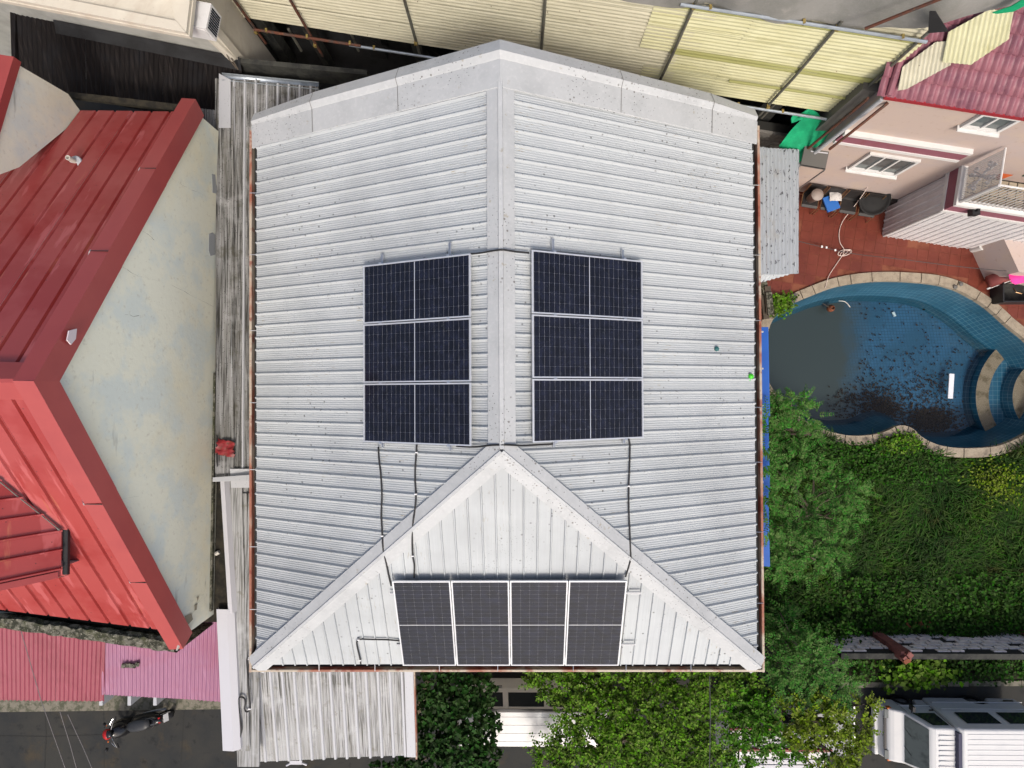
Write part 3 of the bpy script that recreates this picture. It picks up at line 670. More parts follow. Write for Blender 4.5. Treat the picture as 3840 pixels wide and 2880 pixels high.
# the long white side cap: top face and outer drop
cap = [Vector((-.02, 0, -.30)), Vector((0, 0, .20)), Vector((.10, 0, .22)), Vector((.24, 0, .16)), Vector((.25, 0, .02))]
strip('edge_cap', [Vector((-.02, 0, -.25)), Vector((0, 0, .16)), Vector((.10, 0, .16)), Vector((.16, 0, .04)), Vector((.17, 0, -.02))], P(838, 1800, z1), P(868, 2290, z1), Mt['white_trim'], low)
strip('edge_cap', [Vector((-.30, 0, .05)), Vector((-.29, 0, .17)), Vector((-.02, 0, .19)), Vector((.12, 0, .10)), Vector((.13, 0, .0))], P(868, 2275, z1), P(892, 2800, z1 + .02), Mt['white_trim'], low)
B().prism([P(800, 1790, z1 + .32), P(800, 1806, z1 + .32), P(965, 1800, z1 + .42), P(965, 1778, z1 + .42)], (0, 0, .03)).build('cross_flashing', Mt['pale_grey_paint'], low)
B().prism([Vector((q.x, q.y, 0)) for q in (P(850, 1805, z1), P(895, 2470, z1), P(965, 2470, z1), P(965, 1805, z1))], (0, 0, z1 - .15)).build('wall', Mt['house_wall'], low)

# red crumpled rag/bag on the strip
rp = P(850, 1680, z0 + .05); v = []; f = []; nx = 8
for i in range(nx):
    for j in range(nx):
        x = (i / (nx - 1) - .5) * .44; y = (j / (nx - 1) - .5) * .36; an = -.2
        jx, jy = random.uniform(-.025, .025), random.uniform(-.025, .025)
        v.append(rp + Vector((x * math.cos(an) - y * math.sin(an) + jx, x * math.sin(an) + y * math.cos(an) + jy, .06 + .04 * math.sin(9 * x + 3 * j) * math.cos(11 * y + i) + random.uniform(-.03, .04))))
        if i < nx - 1 and j < nx - 1: k = i * nx + j; f.append((k, k + nx, k + nx + 1, k + 1))
tag(obj('crumpled_bag', v, f, Mt['rag_red'], None, True), 'crumpled red plastic bag on the weathered lean-to roof', 'bag')
tag(B().tube([P(814, 1635, z0 + .1), P(815, 1750, z0 + .1)], .012, 6).build('steel_rod', Mt['black_plastic']), 'thin black rod beside the red bag', 'rod')

# cable at the lower left
pts = [(944, 2461), (930, 2465), (926, 2478), (930, 2540), (934, 2600), (938, 2650), (934, 2666), (922, 2668), (917, 2655), (920, 2638), (918, 2622), (908, 2614), (897, 2618), (895, 2640), (900, 2690), (905, 2735), (900, 2765), (892, 2800)]
path = smoothpath([P(x, y, z1 + (.10 if i > 1 else 1.0 - .4 * i)) for i, (x, y) in enumerate(pts)], 5)
t = thing('cable', 'black cable with an S bend on the pale roof at the lower left', 'cable', path[10])
B().tube(path, .021, 8).build('sheath', Mt['cable_black'], t, True)
for c in ((929, 2471), (937, 2658)): B().box(P(c[0], c[1], z1 + .12), (.06, .03, .05)).build('clip', Mt['cable_clip'], t)

# ================================================================= carport roof at the bottom
cp = thing('carport_roof', 'mould streaked white ribbed carport roof in front of the house', 'roof', P(1220, 2680, 0))
zc1, zc2 = 3.9, 3.45
poly = [P(915, 2490, zc1), P(893, 2858, zc2), P(1556, 2832, zc2), P(1548, 2490, zc1)]
corr_poly('roof_sheet', poly, Vector((.01, -1, 0)), rib_profile(.1, .004, 4, .008), .30, Mt['dirty_white_y'], cp, sheet=3, ragged=.02, v_off=.06)
ribs_poly([q + up * .006 for q in poly], Vector((.01, -1, 0)), .30, Mt['pale_grey_paint'], cp, .12, .085, .045)
strip('edge_flashing', [Vector((-.22, 0, .05)), Vector((0, 0, .055)), Vector((.015, 0, -.14))], P(1550, 2495, zc1), P(1560, 2835, zc2), Mt['pale_grey_paint'], cp)
B().prism([P(1552, 2495, zc1 - .15), P(1562, 2835, zc2 - .15), P(1568, 2835, zc2 - .15), P(1558, 2495, zc1 - .15)], (0, 0, .14)).build('fascia', Mt['gutter_paint'], cp)
for px in (930, 1530):
    B().box((P(px, 2800, zc2).x, P(px, 2800, zc2).y, zc2 / 2 - .35), (.14, .14, zc2 - .7)).build('post', Mt['house_wall'], cp)
B().box(P(1220, 2660, zc1 - .45), (4.2, .1, .14)).build('beam', Mt['dark_concrete'], cp)
# little bracket lamp arm below the eave
t = thing('bracket', 'white bracket arm poking out below the carport eave', 'bracket', P(1110, 2862, 2.9))
B().tube([P(1075, 2870, 2.9), P(1110, 2852, 3.0), P(1150, 2868, 2.9)], .03, 6).build('arm', Mt['white_trim'], t)
B().box(P(1110, 2858, 3.0), (.32, .1, .05)).build('plate', Mt['white_trim'], t)

# ================================================================= red house on the left
red = thing('red_roofed_house', 'house with red ribbed metal roofs and a tall cream gable wall', 'house', P(400, 1400, 0))
Gb, Gt = P(784, 2300, 4.25), P(824, 470, 4.25)
gd = (Gt - Gb); gd.z = 0; gd.normalize(); gn = Vector((gd.y, -gd.x, 0));
if gn.x < 0: gn = -gn
def G(px, py): return hit(px, py, Gb, gn)
pk, cb, ct = G(172, 1430), G(690, 2385), G(735, 420)
gbase = 3.2
gb0, gb1 = Vector((cb.x, cb.y, gbase)), Vector((ct.x, ct.y, gbase))
v = [gb0, gb1, ct, pk, cb]; n5 = len(v)
wv = v + [q - gn * .22 for q in v]
obj('gable_wall', wv, [(0, 1, 2, 3, 4), (9, 8, 7, 6, 5)] + [(i, n5 + i, n5 + (i + 1) % n5, (i + 1) % n5) for i in range(5)], Mt['cream_plaster'], red)
# grey repair patches, brown base strip
def gpoly(pts, off): return [G(x, y) + gn * off for x, y in pts]
for pts in ([(794, 652), (806, 655), (813, 720), (808, 726), (796, 722)], [(783, 878), (796, 872), (806, 880), (806, 955), (788, 960), (782, 940)]):
    B().prism(gpoly(pts, .001), gn * .006).build('plaster_patch', Mt['plaster_patch_grey'], red)
strip('base_strip', [gn * .03 + up * -.06, gn * .04 + up * .06, gn * .0 + up * .08], G(806, 1400), G(791, 2290), Mt['mossy_concrete'], red)
# ragged mortar edge under the red capping
for a, b_ in ((cb, pk), (ct, pk)):
    dd = (b_ - a); L = dd.length; dd.normalize(); pts = []; q = .0
    for i in range(60):
        pts.append(a + dd * (L * i / 59) + gn * .012 - up * (.05 + .05 * random.random()))
    vv = pts + [a + dd * (L * i / 59) + gn * .012 + up * .02 for i in range(60)]
    obj('mortar_edge', vv, [(i, i + 1, 61 + i, 60 + i) for i in range(59)], Mt['white_trim'], red)
# jagged hairline cracks in the plaster
for pts in ([(420, 985), (455, 1000), (490, 1022), (540, 1040), (590, 1052), (640, 1068), (690, 1092), (740, 1120), (800, 1150)], [(632, 662), (665, 680), (700, 702), (740, 720), (790, 745)], [(520, 860), (550, 876), (575, 900)], [(470, 1180), (500, 1188), (540, 1186)], [(395, 1868), (450, 1872), (520, 1860)]):
    path = [G(a_, b_) + gn * .006 + up * random.uniform(-.015, .015) for a_, b_ in pts]
    path = [q for i in range(len(path) - 1) for q in (path[i], path[i].lerp(path[i + 1], .5) + up * random.uniform(-.03, .03) + gd * random.uniform(-.02, .02))] + [path[-1]]
    wv_ = [q + up * random.uniform(.004, .016) for q in path] + [q - up * random.uniform(.004, .014) for q in path]; k_ = len(path)
    obj('crack', wv_, [(i, i + 1, k_ + i + 1, k_ + i) for i in range(k_ - 1)], Mt['mossy_concrete'], red)
# roof planes
LW = 6.6
inw = -gn * LW
rk = pk + up * .05
def slope_z(): pass
eT = ct + up * .02; eB = cb + up * .02
prR = rib_profile(.16, .05, 0); PRP = .42
corr_poly('roof_sheet', [rk, rk + inw, eT + inw, eT], (eT - rk), prR, PRP, Mt['red_roof'], red, sheet=2, v_off=.2, flip=False)
nl_ = (eB - rk).cross(inw); nl_ = nl_ if nl_.z > 0 else -nl_
e1_ = hit(628, 2366, rk, nl_); e2_ = hit(-60, 2279, rk, nl_); e2_ = e1_ + (e2_ - e1_) * 1.6
corr_poly('roof_sheet', [rk, e1_, e2_, rk + inw], (eB - rk), prR, PRP, Mt['red_roof'], red, sheet=2, v_off=.2, flip=False)
# red rake capping in lapped lengths: bright top and dark outer face
for a, b_ in ((rk, eT), (rk, eB)):
    d = (b_ - a); L = d.length; d.normalize(); nn = (up - d * d.z).normalized()
    cuts = [0, .36 * L, .68 * L, L + .12]
    for i in range(3):
        lf = .006 * i
        pr = [-gn * .42 + nn * (.03 + lf), -gn * .40 + nn * (.05 + lf), -gn * .26 + nn * (.22 + lf), gn * .05 + nn * (.20 + lf), gn * .07 + nn * (-.20 + lf), gn * .02 + nn * (-.22 + lf)]
        p0_ = a + d * cuts[i]; q0_ = [(a + o - nn * nn.dot(o) + up * (nn.dot(o) / nn.z)) if i == 0 else p0_ + o for o in pr]
        vv = q0_ + [a + d * (cuts[i + 1] + .03) + o for o in pr]; k_ = len(pr)
        obj('rake_cap', vv, [(k, k + 1, k_ + k + 1, k_ + k) for k in range(k_ - 1)], Mt['red_cap'], red)
    # sealed gap strip where the cap meets the sheets
    for q in (.36, .68):
        p0 = a + d * L * q; B().box(p0 - gn * .33 + nn * .15, (.20, .05, .012), frame_mat((0, 0, 0), (gn * .64 + nn * .77), d, (nn * .64 - gn * .77)).to_3x3()).build('seam_tape', Mt['sealant'], red); B().box(p0 - gn * .10 + nn * .222, (.32, .014, .008), frame_mat((0, 0, 0), gn, d, nn).to_3x3()).build('seam_line', Mt['gutter_dark'], red)
strip('ridge_cap', [gd * .30 + up * -.13, gd * .03 + up * .09, -gd * .03 + up * .09, -gd * .30 + up * -.13], rk - gn * .30, rk + inw, Mt['red_cap'], red)
B().prism(gpoly([(232, 1240), (262, 1232), (258, 1270), (240, 1292), (225, 1275)], .10), gn * .02).build('torn_tape', mat('torn_white', A(.62, .55, .58), .7), red)
# front wall under the lower eave with mossy parapet and dark gutter
pb0, pb1 = P(-120, 2316, 5.25), P(660, 2424, 5.25)
pd = (pb1 - pb0).normalized(); pn = Vector((-pd.y, pd.x, 0))
rb = B(); N_ = 40
vv = []; ff = []
for i in range(N_ + 1):
    c = pb0.lerp(pb1, i / N_); j = lambda s: random.uniform(-s, s)
    vv += [c + pn * (.17 + j(.02)) + up * (-.05), c + pn * (.12 + j(.03)) + up * (.06 + j(.02)), c - pn * (.10 + j(.03)) + up * (.05 + j(.02)), c - pn * (.16 + j(.015)) - up * .06, c - pn * .15 - up * 2.5]
for i in range(N_):
    for k in range(4): a = i * 5 + k; ff.append((a, a + 5, a + 6, a + 1))
obj('mossy_parapet', vv, ff, Mt['mossy_concrete'], red)
B().prism([pb0 + pn * .15 - up * .25, pb1 + pn * .15 - up * .25, pb1 + pn * .9 - up * .25, pb0 + pn * .9 - up * .25], (0, 0, .05)).build('valley_gutter', Mt['dark_moss'], red)
# peeling corner of the gable wall
B().prism(gpoly([(664, 2440), (690, 2360), (760, 2230), (780, 2300), (738, 2320), (700, 2390)], -.03), gn * .035).build('peeling_corner', Mt['cream_plaster'], red)
for pts in ([(692, 2310), (716, 2300), (722, 2322), (706, 2340), (694, 2348)], [(694, 2350), (708, 2352), (700, 2376), (690, 2372)], [(728, 2270), (738, 2262), (736, 2286), (728, 2290)], [(736, 2240), (744, 2236), (740, 2254)]):
    B().prism(gpoly(pts, .006), gn * .006).build('peeled_spot', mat('peeled', A(.30, .27, .20), .9), red)
# back parapet wall behind the upper slope eave
B().prism([P(262, 352, 5.05), P(262, 372, 5.05), P(700, 428, 5.05), P(700, 402, 5.05)], (0, 0, .12)).build('rear_gutter', Mt['dark_moss'], red)
# vent pipe on the upper slope
vp = hit(283, 606, rk, (eT - rk).cross(inw)); t = B(); t.lathe(vp, [(.05, -.05), (.05, .22), (.035, .22), (.035, .1)], 12); t.build('vent_pipe', Mt['sack_white'], red)
B().lathe(vp - up * .02, [(.13, 0), (.12, .03), (.05, .05)], 12).build('vent_flashing', Mt['sealant'], red)
# small cross roof (lower left) running out to a dark gutter
nlow = (eB - rk).cross(inw).normalized();  nlow = nlow if nlow.z > 0 else -nlow
va, vb = hit(-40, 1755, rk, nlow) + up * .05, hit(238, 1982, rk, nlow) + up * .05
vc = Vector((vb.x, P(236, 2160, vb.z).y, vb.z)); vd = vc + (va - vb); vd.y = vc.y + .0; vd.z = va.z
cr = [va, vb, vc, vd]
corr_poly('cross_roof_sheet', cr, Vector((vc.x - vd.x, 0, vc.z - vd.z)), prR, .36, Mt['red_roof'], red, sheet=2, v_off=.1, flip=(Vector((vb - va)).cross(vc - vb).z < 0))
B().prism([vb + Vector((-.03, 0, -.12)), vc + Vector((-.03, 0, -.12)), vc + Vector((.05, 0, -.12)), vb + Vector((.05, 0, -.12))], (0, 0, .05)).build('cross_gutter', Mt['gutter_dark'], red)
B().prism([vb + Vector((.05, 0, -.13)), vc + Vector((.05, 0, -.13)), vc + Vector((.07, 0, -.13)), vb + Vector((.07, 0, -.13))], (0, 0, .06)).build('cross_gutter_lip', Mt['black_plastic'], red)
strip('cross_rake', [Vector((0, .1, .07)), Vector((0, -.02, .07)), Vector((0, -.05, -.3))], vd, vc, Mt['red_cap'], red)
obj('cross_gable_wall', [vc + Vector((-.1, .12, -.2)), vd + Vector((0, .12, -.1)), vd + Vector((0, .12, -1.8)), vc + Vector((-.1, .12, -1.4))], [(0, 1, 2, 3)], Mt['cream_plaster'], red)
B().tube(smoothpath([va + up * .05, va.lerp(vb, .4) + up * .06, va.lerp(vb, .75) + up * .05, vb + up * .05], 4), [.008] + [.012] * 11 + [.03], 6).build('valley_seal', Mt['table_grey'], red)
# second gable parapet at the upper left
c2 = -10.05
f1, f2 = hit(255, 352, (c2, 0, 0), (1, 0, 0)), hit(60, 238, (c2, 0, 0), (1, 0, 0))
f3 = hit(-10, 590, (c2, 0, 0), (1, 0, 0)); f4 = hit(5, 575, (c2, 0, 0), (1, 0, 0)); f1b = hit(262, 400, (c2, 0, 0), (1, 0, 0)); f1b.z -= .4
top = Vector((c2, f3.y - .6, f3.z + .35))
B().prism([f1b, f1, f2, top, f3 - up * .5], (-.3, 0, 0)).build('side_gable_wall', Mt['cream_plaster'], red)
strip('side_rake_cap', [Vector((.03, 0, -.12)), Vector((.04, 0, .07)), Vector((-.9, 0, .42))], f2 + Vector((0, .08, .03)), top + Vector((0, 0, .05)), Mt['red_cap'], red)
wb = B().prism([Vector((-16, cb.y + .3, 0)), Vector((cb.x - .3, cb.y + .3, 0)), Vector((ct.x - .3, ct.y - .2, 0)), Vector((-16, ct.y - .2, 0))], (0, 0, 4.8)); wb.build('body_wall', Mt['cream_plaster'], red)

# dark mossy channel between the two houses
ch = B().prism([P(776, 1795, 3.98), P(770, 2330, 3.98), P(880, 2330, 3.98), P(850, 1795, 3.98)], (0, 0, .05)); tag(ch.build('alley_channel', Mt['dark_moss']), 'dark mossy channel between the cream gable and pale roof', 'channel')
tag(B().tube([P(808, 2077, 4.07), P(822, 2070, 4.07)], .05, 8).build('bottle', Mt['sack_white']), 'small pale bottle lying in the dark mossy channel', 'bottle')

# maroon and mauve corrugated awnings at the lower left
zm = 3.1
aw = thing('maroon_awning', 'maroon corrugated sheet awning left of the mauve one', 'awning', P(200, 2500, 0))
pa, pb_ = P(-60, 2345, zm + .55), P(388, 2400, zm + .55); pc, pe = P(392, 2629, zm - .05), P(-60, 2632, zm - .05)
corr_poly('roof_sheet', [pa, pe, pc, pb_], pe - pa, sine_profile(.016), .115, Mt['maroon_sheet'], aw, sheet=9, smooth=True, ragged=.012)
aw2 = thing('mauve_awning', 'mauve pink corrugated awning beside the long white cap', 'awning', P(600, 2500, 0))
pa, pb_, pc, pe = P(372, 2395, zm + .5), P(832, 2265, zm + .62), P(845, 2628, zm - .1), P(385, 2600, zm)
corr_poly('roof_sheet', [P(376, 2330, zm + .55), pe, pc, P(828, 2258, zm + .55)], pe - P(376, 2330, zm + .55), sine_profile(.016), .1, Mt['mauve_sheet'], aw2, sheet=9, smooth=True, ragged=.015)
corr_poly('lower_sheet', [P(384, 2550, zm + .04), P(388, 2602, zm - .06), P(845, 2632, zm - .14), P(843, 2588, zm - .02)], pe - P(376, 2330, zm + .55), sine_profile(.016), .1, Mt['mauve_sheet'], aw2, sheet=9, smooth=True, ragged=.01, v_off=.04, lift=.006)
for px in (400, 505, 600):
    B().box(P(px, 2612, 2.55), (.09, .25, .45)).build('bracket', Mt['pale_grey_paint'], aw2)
for i in range(6):
    pass
cl = B()
for i in range(5): cl.box(P(463 + 13 * i, 2494 + random.uniform(-3, 3), zm + .31), (.09, .10, .05), Matrix.Rotation(random.uniform(-.5, .5), 3, 'Z'))
tag(cl.build('dead_leaf_clump', Mt['mossy_concrete']), 'clump of grey leaf litter stuck on the mauve awning', 'litter')

# ================================================================= cream block and brown roof at the top left
tl = thing('cream_block', 'cream concrete building with an overhanging slab at the top left', 'building', P(400, 60, 0))
wa, wbp = P(-60, 36, 4.2), P(905, 226, 4.2)
wd = (wbp - wa); wd.z = 0; wd.normalize(); wn = Vector((wd.y, -wd.x, 0)); wn = wn if wn.y < 0 else -wn
obj('wall', [Vector((wa.x, wa.y, 1)) - wd * 3, Vector((wbp.x, wbp.y, 1)), Vector((wbp.x, wbp.y, 9.5)), Vector((wa.x, wa.y, 9.5)) - wd * 3], [(0, 1, 2, 3)], Mt['grey_plaster'], tl)
s0, s1, s2 = P(-60, -10, 6.6), P(720, 147, 6.6), P(741, -20, 6.6)
B().prism([s0 + Vector((-1, .15, 0)), s1, s2 + Vector((.02, .3, 0)), s0 + Vector((-1, 3, 0))], (0, 0, .10)).build('slab', Mt['cream_slab'], tl)
lip = [Vector((0, 0, .10)), Vector((0, 0, .24))]
B().prism([s0 + Vector((-1, .17, .1)), s1 + Vector((-.02, .02, .1)), s1 + Vector((-.22, .26, .1)), s0 + Vector((-1, .40, .1))], (0, 0, .10)).build('slab_kerb', Mt['cream_slab'], tl)
B().prism([s1 + Vector((-.02, .03, .1)), s2 + Vector((0, .3, .1)), s2 + Vector((-.55, .3, .1)), s1 + Vector((-.24, .27, .1))], (0, 0, .085)).build('slab_kerb', Mt['cream_slab'], tl)
rw1 = Vector((P(923, 79, 4.0).x + .02, P(923, 79, 4.0).y, 0)); rw0 = Vector((wbp.x, wbp.y, 0))
B().prism([rw0 + up, rw1 + up, rw1 + up + Vector((-.1, 0, 0)), rw0 + up + Vector((-.1, 0, 0))], (0, 0, 8.5)).build('return_wall', Mt['cream_slab'], tl)
e = Vector((wbp.x, wbp.y, 0)) - wd * .12
B().box((e.x, e.y, 5.2), (.30, .2, 9), Matrix.Rotation(math.atan2(wd.y, wd.x), 3, 'Z')).build('pilaster', Mt['cream_slab'], tl)
t2 = Vector((wbp.x, wbp.y, 4.4)) + wn * .12
B().tube([t2 - wd * .05 + up * .1, t2 - wd * .5 + up * 3.4], .10, 8).build('drain_pipe', Mt['cream_slab'], tl)
# air conditioner
ac = thing('air_conditioner', 'white box air conditioner on the grey wall at the top left', 'air conditioner', P(770, 60, 5.5))
hA = hit(755, 30, wa, wn); rot = Matrix.Rotation(math.atan2(wd.y, wd.x), 3, 'Z')
ca = hA + wn * .26; B().box(ca, (.66, .55, .44), rot).build('case', Mt['ac_white'], ac)
for i in range(9): B().box(ca + wd * .335 + wn * (-.2 + .05 * i), (.012, .03, .34), rot).build('louvre', Mt['glass_dark'], ac)
B().box(ca + wn * .28, (.56, .012, .34), rot).build('front_grille', Mt['ac_white'], ac)

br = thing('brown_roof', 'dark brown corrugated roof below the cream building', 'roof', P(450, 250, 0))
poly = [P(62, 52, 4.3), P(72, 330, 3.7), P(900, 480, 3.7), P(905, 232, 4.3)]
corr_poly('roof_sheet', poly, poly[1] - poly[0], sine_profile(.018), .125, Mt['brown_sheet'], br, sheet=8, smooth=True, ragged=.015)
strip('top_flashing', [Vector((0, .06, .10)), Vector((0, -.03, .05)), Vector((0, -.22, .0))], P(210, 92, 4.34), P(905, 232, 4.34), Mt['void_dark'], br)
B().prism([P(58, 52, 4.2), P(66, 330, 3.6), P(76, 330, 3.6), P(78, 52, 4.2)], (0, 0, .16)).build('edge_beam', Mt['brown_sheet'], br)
gsh = corr_poly('sheet_end', [P(740, 405, 4.1), P(760, 470, 4.1), P(822, 480, 4.15), P(822, 415, 4.15)], (0, -1, 0), sine_profile(.014), .10, Mt['dirtier_y'], br, smooth=True)
wt = thing('water_tank', 'grey tank lid in the dark yard at the top left corner', 'tank', P(20, 130, 1))
B().lathe(P(0, 130, 1.2), [(.75, 0), (.75, .9), (.6, 1.05), (.25, 1.1), (.25, 1.2)], 24).build('shell', Mt['table_grey'], wt)
B().lathe(P(0, 128, 2.4), [(.22, 0), (.22, .06), (.1, .09)], 16).build('lid', Mt['galv_pipe'], wt)
B().tube([P(8, 146, 2.35) + Vector((.14 * math.cos(a), .14 * math.sin(a), 0)) for a in [k * .5 for k in range(8)]], .015, 6).build('hose_ring', Mt['white_trim'], wt)

# ================================================================= tall clad wall at the top with scaffold pipes
W0 = P(923, 79, 4.0); 
def WP(a, z, out=0.0): return Vector((W0.x, W0.y, 0)) + UA * a + NA * out + Vector((0, 0, z))
def Wx(X): return (X - W0.x) / UA.x
clad = thing('clad_wall', 'tall wall of cream and yellow corrugated sheets behind the silver roof', 'wall', WP(7, 0))
prc = sine_profile(.017, 6)
def clad_sheet(a0, a1, z0_, z1_, m, out, dz=0.0):
    poly = [WP(a0, z0_ + dz, out), WP(a1, z0_ + dz + random.uniform(-.02, .02), out), WP(a1 + random.uniform(-.03, .03), z1_ + dz, out), WP(a0, z1_ + dz, out)]
    corr_poly('clad_sheet', poly, poly[1] - poly[0], prc, .112, Mt[m], clad, smooth=True)
B().prism([WP(-.42, 0, .1), WP(-.30, 0, .1), WP(-.30, 0, -2.0), WP(-.42, 0, -2.0)], (0, 0, 8.6)).build('end_wall', Mt['dark_concrete'], clad)
B().prism([WP(14.95, 0, .0), WP(15.05, 0, .0), WP(15.05, 0, -2.0), WP(14.95, 0, -2.0)], (0, 0, 7.0)).build('end_wall', Mt['dark_concrete'], clad)
rows = [(4.15, 5.05), (4.98, 5.95), (5.88, 6.8), (6.72, 7.7), (7.62, 8.6)]
aj = [-.35, 2.2, 4.9, 7.3, 10.6]
for r, (za, zb) in enumerate(rows):
    off = .25 * (r % 2)
    for i in range(4):
        clad_sheet(aj[i] + off * (i > 0), aj[i + 1] + off + .12, za, zb, 'cream_clad', .012 * r + .006 * (i % 2))
ay = [9.95, 11.7, 13.6, 14.95]
for r, (za, zb) in enumerate([(3.98, 4.80), (4.72, 5.55), (5.48, 6.4), (6.32, 7.12)]):
    if r == 3: clad_sheet(10, 15.0, 6.9, 7.75, 'cream_clad', -.03)
    for i in range(3):
        s_ = .5 if r in (1,) else 0
        clad_sheet(ay[i] + (s_ if i == 0 else 0) - (.25 if r > 1 and i == 0 else 0), ay[i + 1] + .1, za, zb, 'yellow_clad', .02 + .012 * r + .006 * (i % 2))
for a0_, a1_, z0_, z1_ in ((10.4, 15.0, 5.46, 5.66), (10.2, 15.0, 6.98, 7.14), (12.0, 15.0, 4.70, 4.80), (.4, 4.6, 4.95, 5.02), (5.0, 8.6, 5.86, 5.92)):
    clad_sheet(a0_, a1_, z0_, z1_, 'olive_clad' if a0_ > 9 else 'cream_clad', .078)
# concrete frame below and behind the cladding: dark recess with posts
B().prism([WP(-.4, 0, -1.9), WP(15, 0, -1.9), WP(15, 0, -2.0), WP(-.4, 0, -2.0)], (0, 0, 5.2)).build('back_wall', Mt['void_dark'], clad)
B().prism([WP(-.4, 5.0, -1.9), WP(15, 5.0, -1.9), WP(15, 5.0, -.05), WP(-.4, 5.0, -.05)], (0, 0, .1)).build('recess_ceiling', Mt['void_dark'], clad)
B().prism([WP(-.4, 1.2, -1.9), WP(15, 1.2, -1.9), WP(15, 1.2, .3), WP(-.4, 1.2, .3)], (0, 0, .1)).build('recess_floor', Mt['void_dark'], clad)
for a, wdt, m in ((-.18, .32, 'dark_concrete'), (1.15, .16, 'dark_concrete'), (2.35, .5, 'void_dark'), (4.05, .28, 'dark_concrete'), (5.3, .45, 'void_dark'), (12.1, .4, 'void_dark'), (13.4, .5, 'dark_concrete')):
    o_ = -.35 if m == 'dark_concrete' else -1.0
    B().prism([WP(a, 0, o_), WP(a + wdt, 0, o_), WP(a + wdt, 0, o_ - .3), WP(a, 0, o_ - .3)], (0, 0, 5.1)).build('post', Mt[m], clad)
for q in ((1.2, 3.0), (2.9, 4.6), (5.0, 7.0)):
    B().tube([WP(q[0], 4.4, -.8), WP(q[1], 1.6, -1.1)], .07, 6).build('brace', Mt['void_dark'], clad)
# scaffold pipes: each upright and ledger a thing of its own
ups = [(-6.62, 3.3, 8.6, 'rust_pipe', 'rusty'), (-5.18, 3.1, 8.6, 'rust_pipe', 'rusty'), (-2.45, 3.9, 8.6, 'grey_pipe', 'grey'), (.57, 4.0, 8.6, 'grey_pipe', 'grey'), (3.47, 3.6, 7.4, 'grey_pipe', 'grey'), (6.25, 3.5, 7.35, 'grey_pipe', 'grey'), (7.86, 3.5, 7.6, 'grey_pipe', 'grey')]
nm = ['leftmost rusty scaffold upright on the cream clad wall', 'second rusty scaffold upright from the left on the cream clad wall', 'dark scaffold upright on cream cladding left of the ridge', 'dark scaffold upright on cream cladding just above the roof peak', 'scaffold upright where cream cladding meets yellow', 'scaffold upright in the middle of the yellow cladding', 'rightmost scaffold upright on the yellow cladding']
for (X, za, zb, m, c), lb in zip(ups, nm):
    a = Wx(X); t = thing('scaffold_upright', lb, 'pipe', WP(a, za, .12), 'scaffold pipes on the clad wall')
    B().tube([WP(a, za, .11), WP(a + .02, (za + zb) / 2, .13), WP(a, zb, .11)], .034, 8).build('pipe', Mt[m], t)
    for z in ((za + .55), ): B().box(WP(a, z, .15), (.07, .10, .07)).build('clamp', Mt['brass_clamp'], t)
    if zb < 8: B().box(WP(a, 7.2, .15), (.07, .10, .07)).build('clamp', Mt['brass_clamp'], t)
leds = [(Wx(-6.6), Wx(-3.9), 4.02, 'rust_pipe', 'rusty scaffold ledger under the left end of the cladding'), (Wx(-4.2), Wx(1.0), 3.98, 'galv_pipe', 'galvanised scaffold ledger under the cladding, vanishing behind the roof peak'),
        (Wx(5.2), Wx(8.1), 3.95, 'galv_pipe', 'pale scaffold ledger under the yellow cladding above the green net'), (Wx(3.2), Wx(7.95), 7.25, 'galv_pipe', 'blotched white ledger pipe along the top of the yellow cladding')]
for a, b_, z, m, lb in leds:
    t = thing('scaffold_ledger', lb, 'pipe', WP(a, z, .2), 'scaffold pipes on the clad wall')
    B().tube([WP(a, z, .19), WP(b_, z, .19)], .034, 8).build('pipe', Mt[m], t)
    for q in (.12, .5, .9): B().box(WP(a + (b_ - a) * q, z, .17), (.05, .09, .08)).build('clamp', Mt['brass_clamp'], t)
for px, py, lb in ((1120, 170, 'short pipe stub hanging below the left end of the ledger'), (1338, 170, 'short pipe stub hanging below the middle of the ledger'), (2874, 425, 'bamboo stub tied below the yellow cladding')):
    c = P(px, py, 3.2); tag(B().tube([c + Vector((0, .0, .7)), c + Vector((-.02, 0, -.25))], .035, 7).build('pipe_stub', Mt['grey_pipe']), lb, 'pipe')
# grey shade net hung above the yellow wall
v = []; f = []; na, nz = 60, 16
for i in range(na + 1):
    a = 8.7 + 9.5 * i / na
    for j in range(nz + 1):
        t_ = j / nz; sag = .10 * math.sin(i * .9) * math.exp(-((t_ - .3) ** 2) * 6) + .14 * math.sin(i * .37 + 2 * t_)
        zb_ = 7.12 + .06 * math.sin(a * 1.1) + (.0 if a < 13.8 else .75 * (a - 13.8))
        z = zb_ + (10.2 - zb_) * t_
        v.append(WP(a + .12 * math.sin(5 * t_ + i * .2), z + .02 * math.sin(i * .8), .12 + .16 * math.sin(math.pi * min(1, t_ * 1.6)) * (.5 + .5 * math.sin(a * 1.9)) + sag * .5))
        if i < na and j < nz: k = i * (nz + 1) + j; f.append((k, k + nz + 1, k + nz + 2, k + 1))
tag(obj('shade_net', v, f, Mt['grey_net'], None, True), 'grey shade netting sagging above the yellow cladding', 'net')
for pts, lb in (([(3245, 107), (3300, 85), (3400, 45), (3540, -10)], 'dark pole crossing the grey shade netting'),):
    path = [hit(x, y, WP(0, 0, .62), NA) for x, y in pts]
    tag(B().tube(path, .03, 7).build('net_pole', Mt['rust_pipe']), lb, 'pole')
tag(B().prism([hit(x, y, WP(0, 0, .5), NA) for x, y in ((3485, 45), (3508, 45), (3555, 118), (3480, 125))], NA * -.02).build('net_hole', Mt['void_dark']), 'dark tear in the grey shade netting', 'hole')
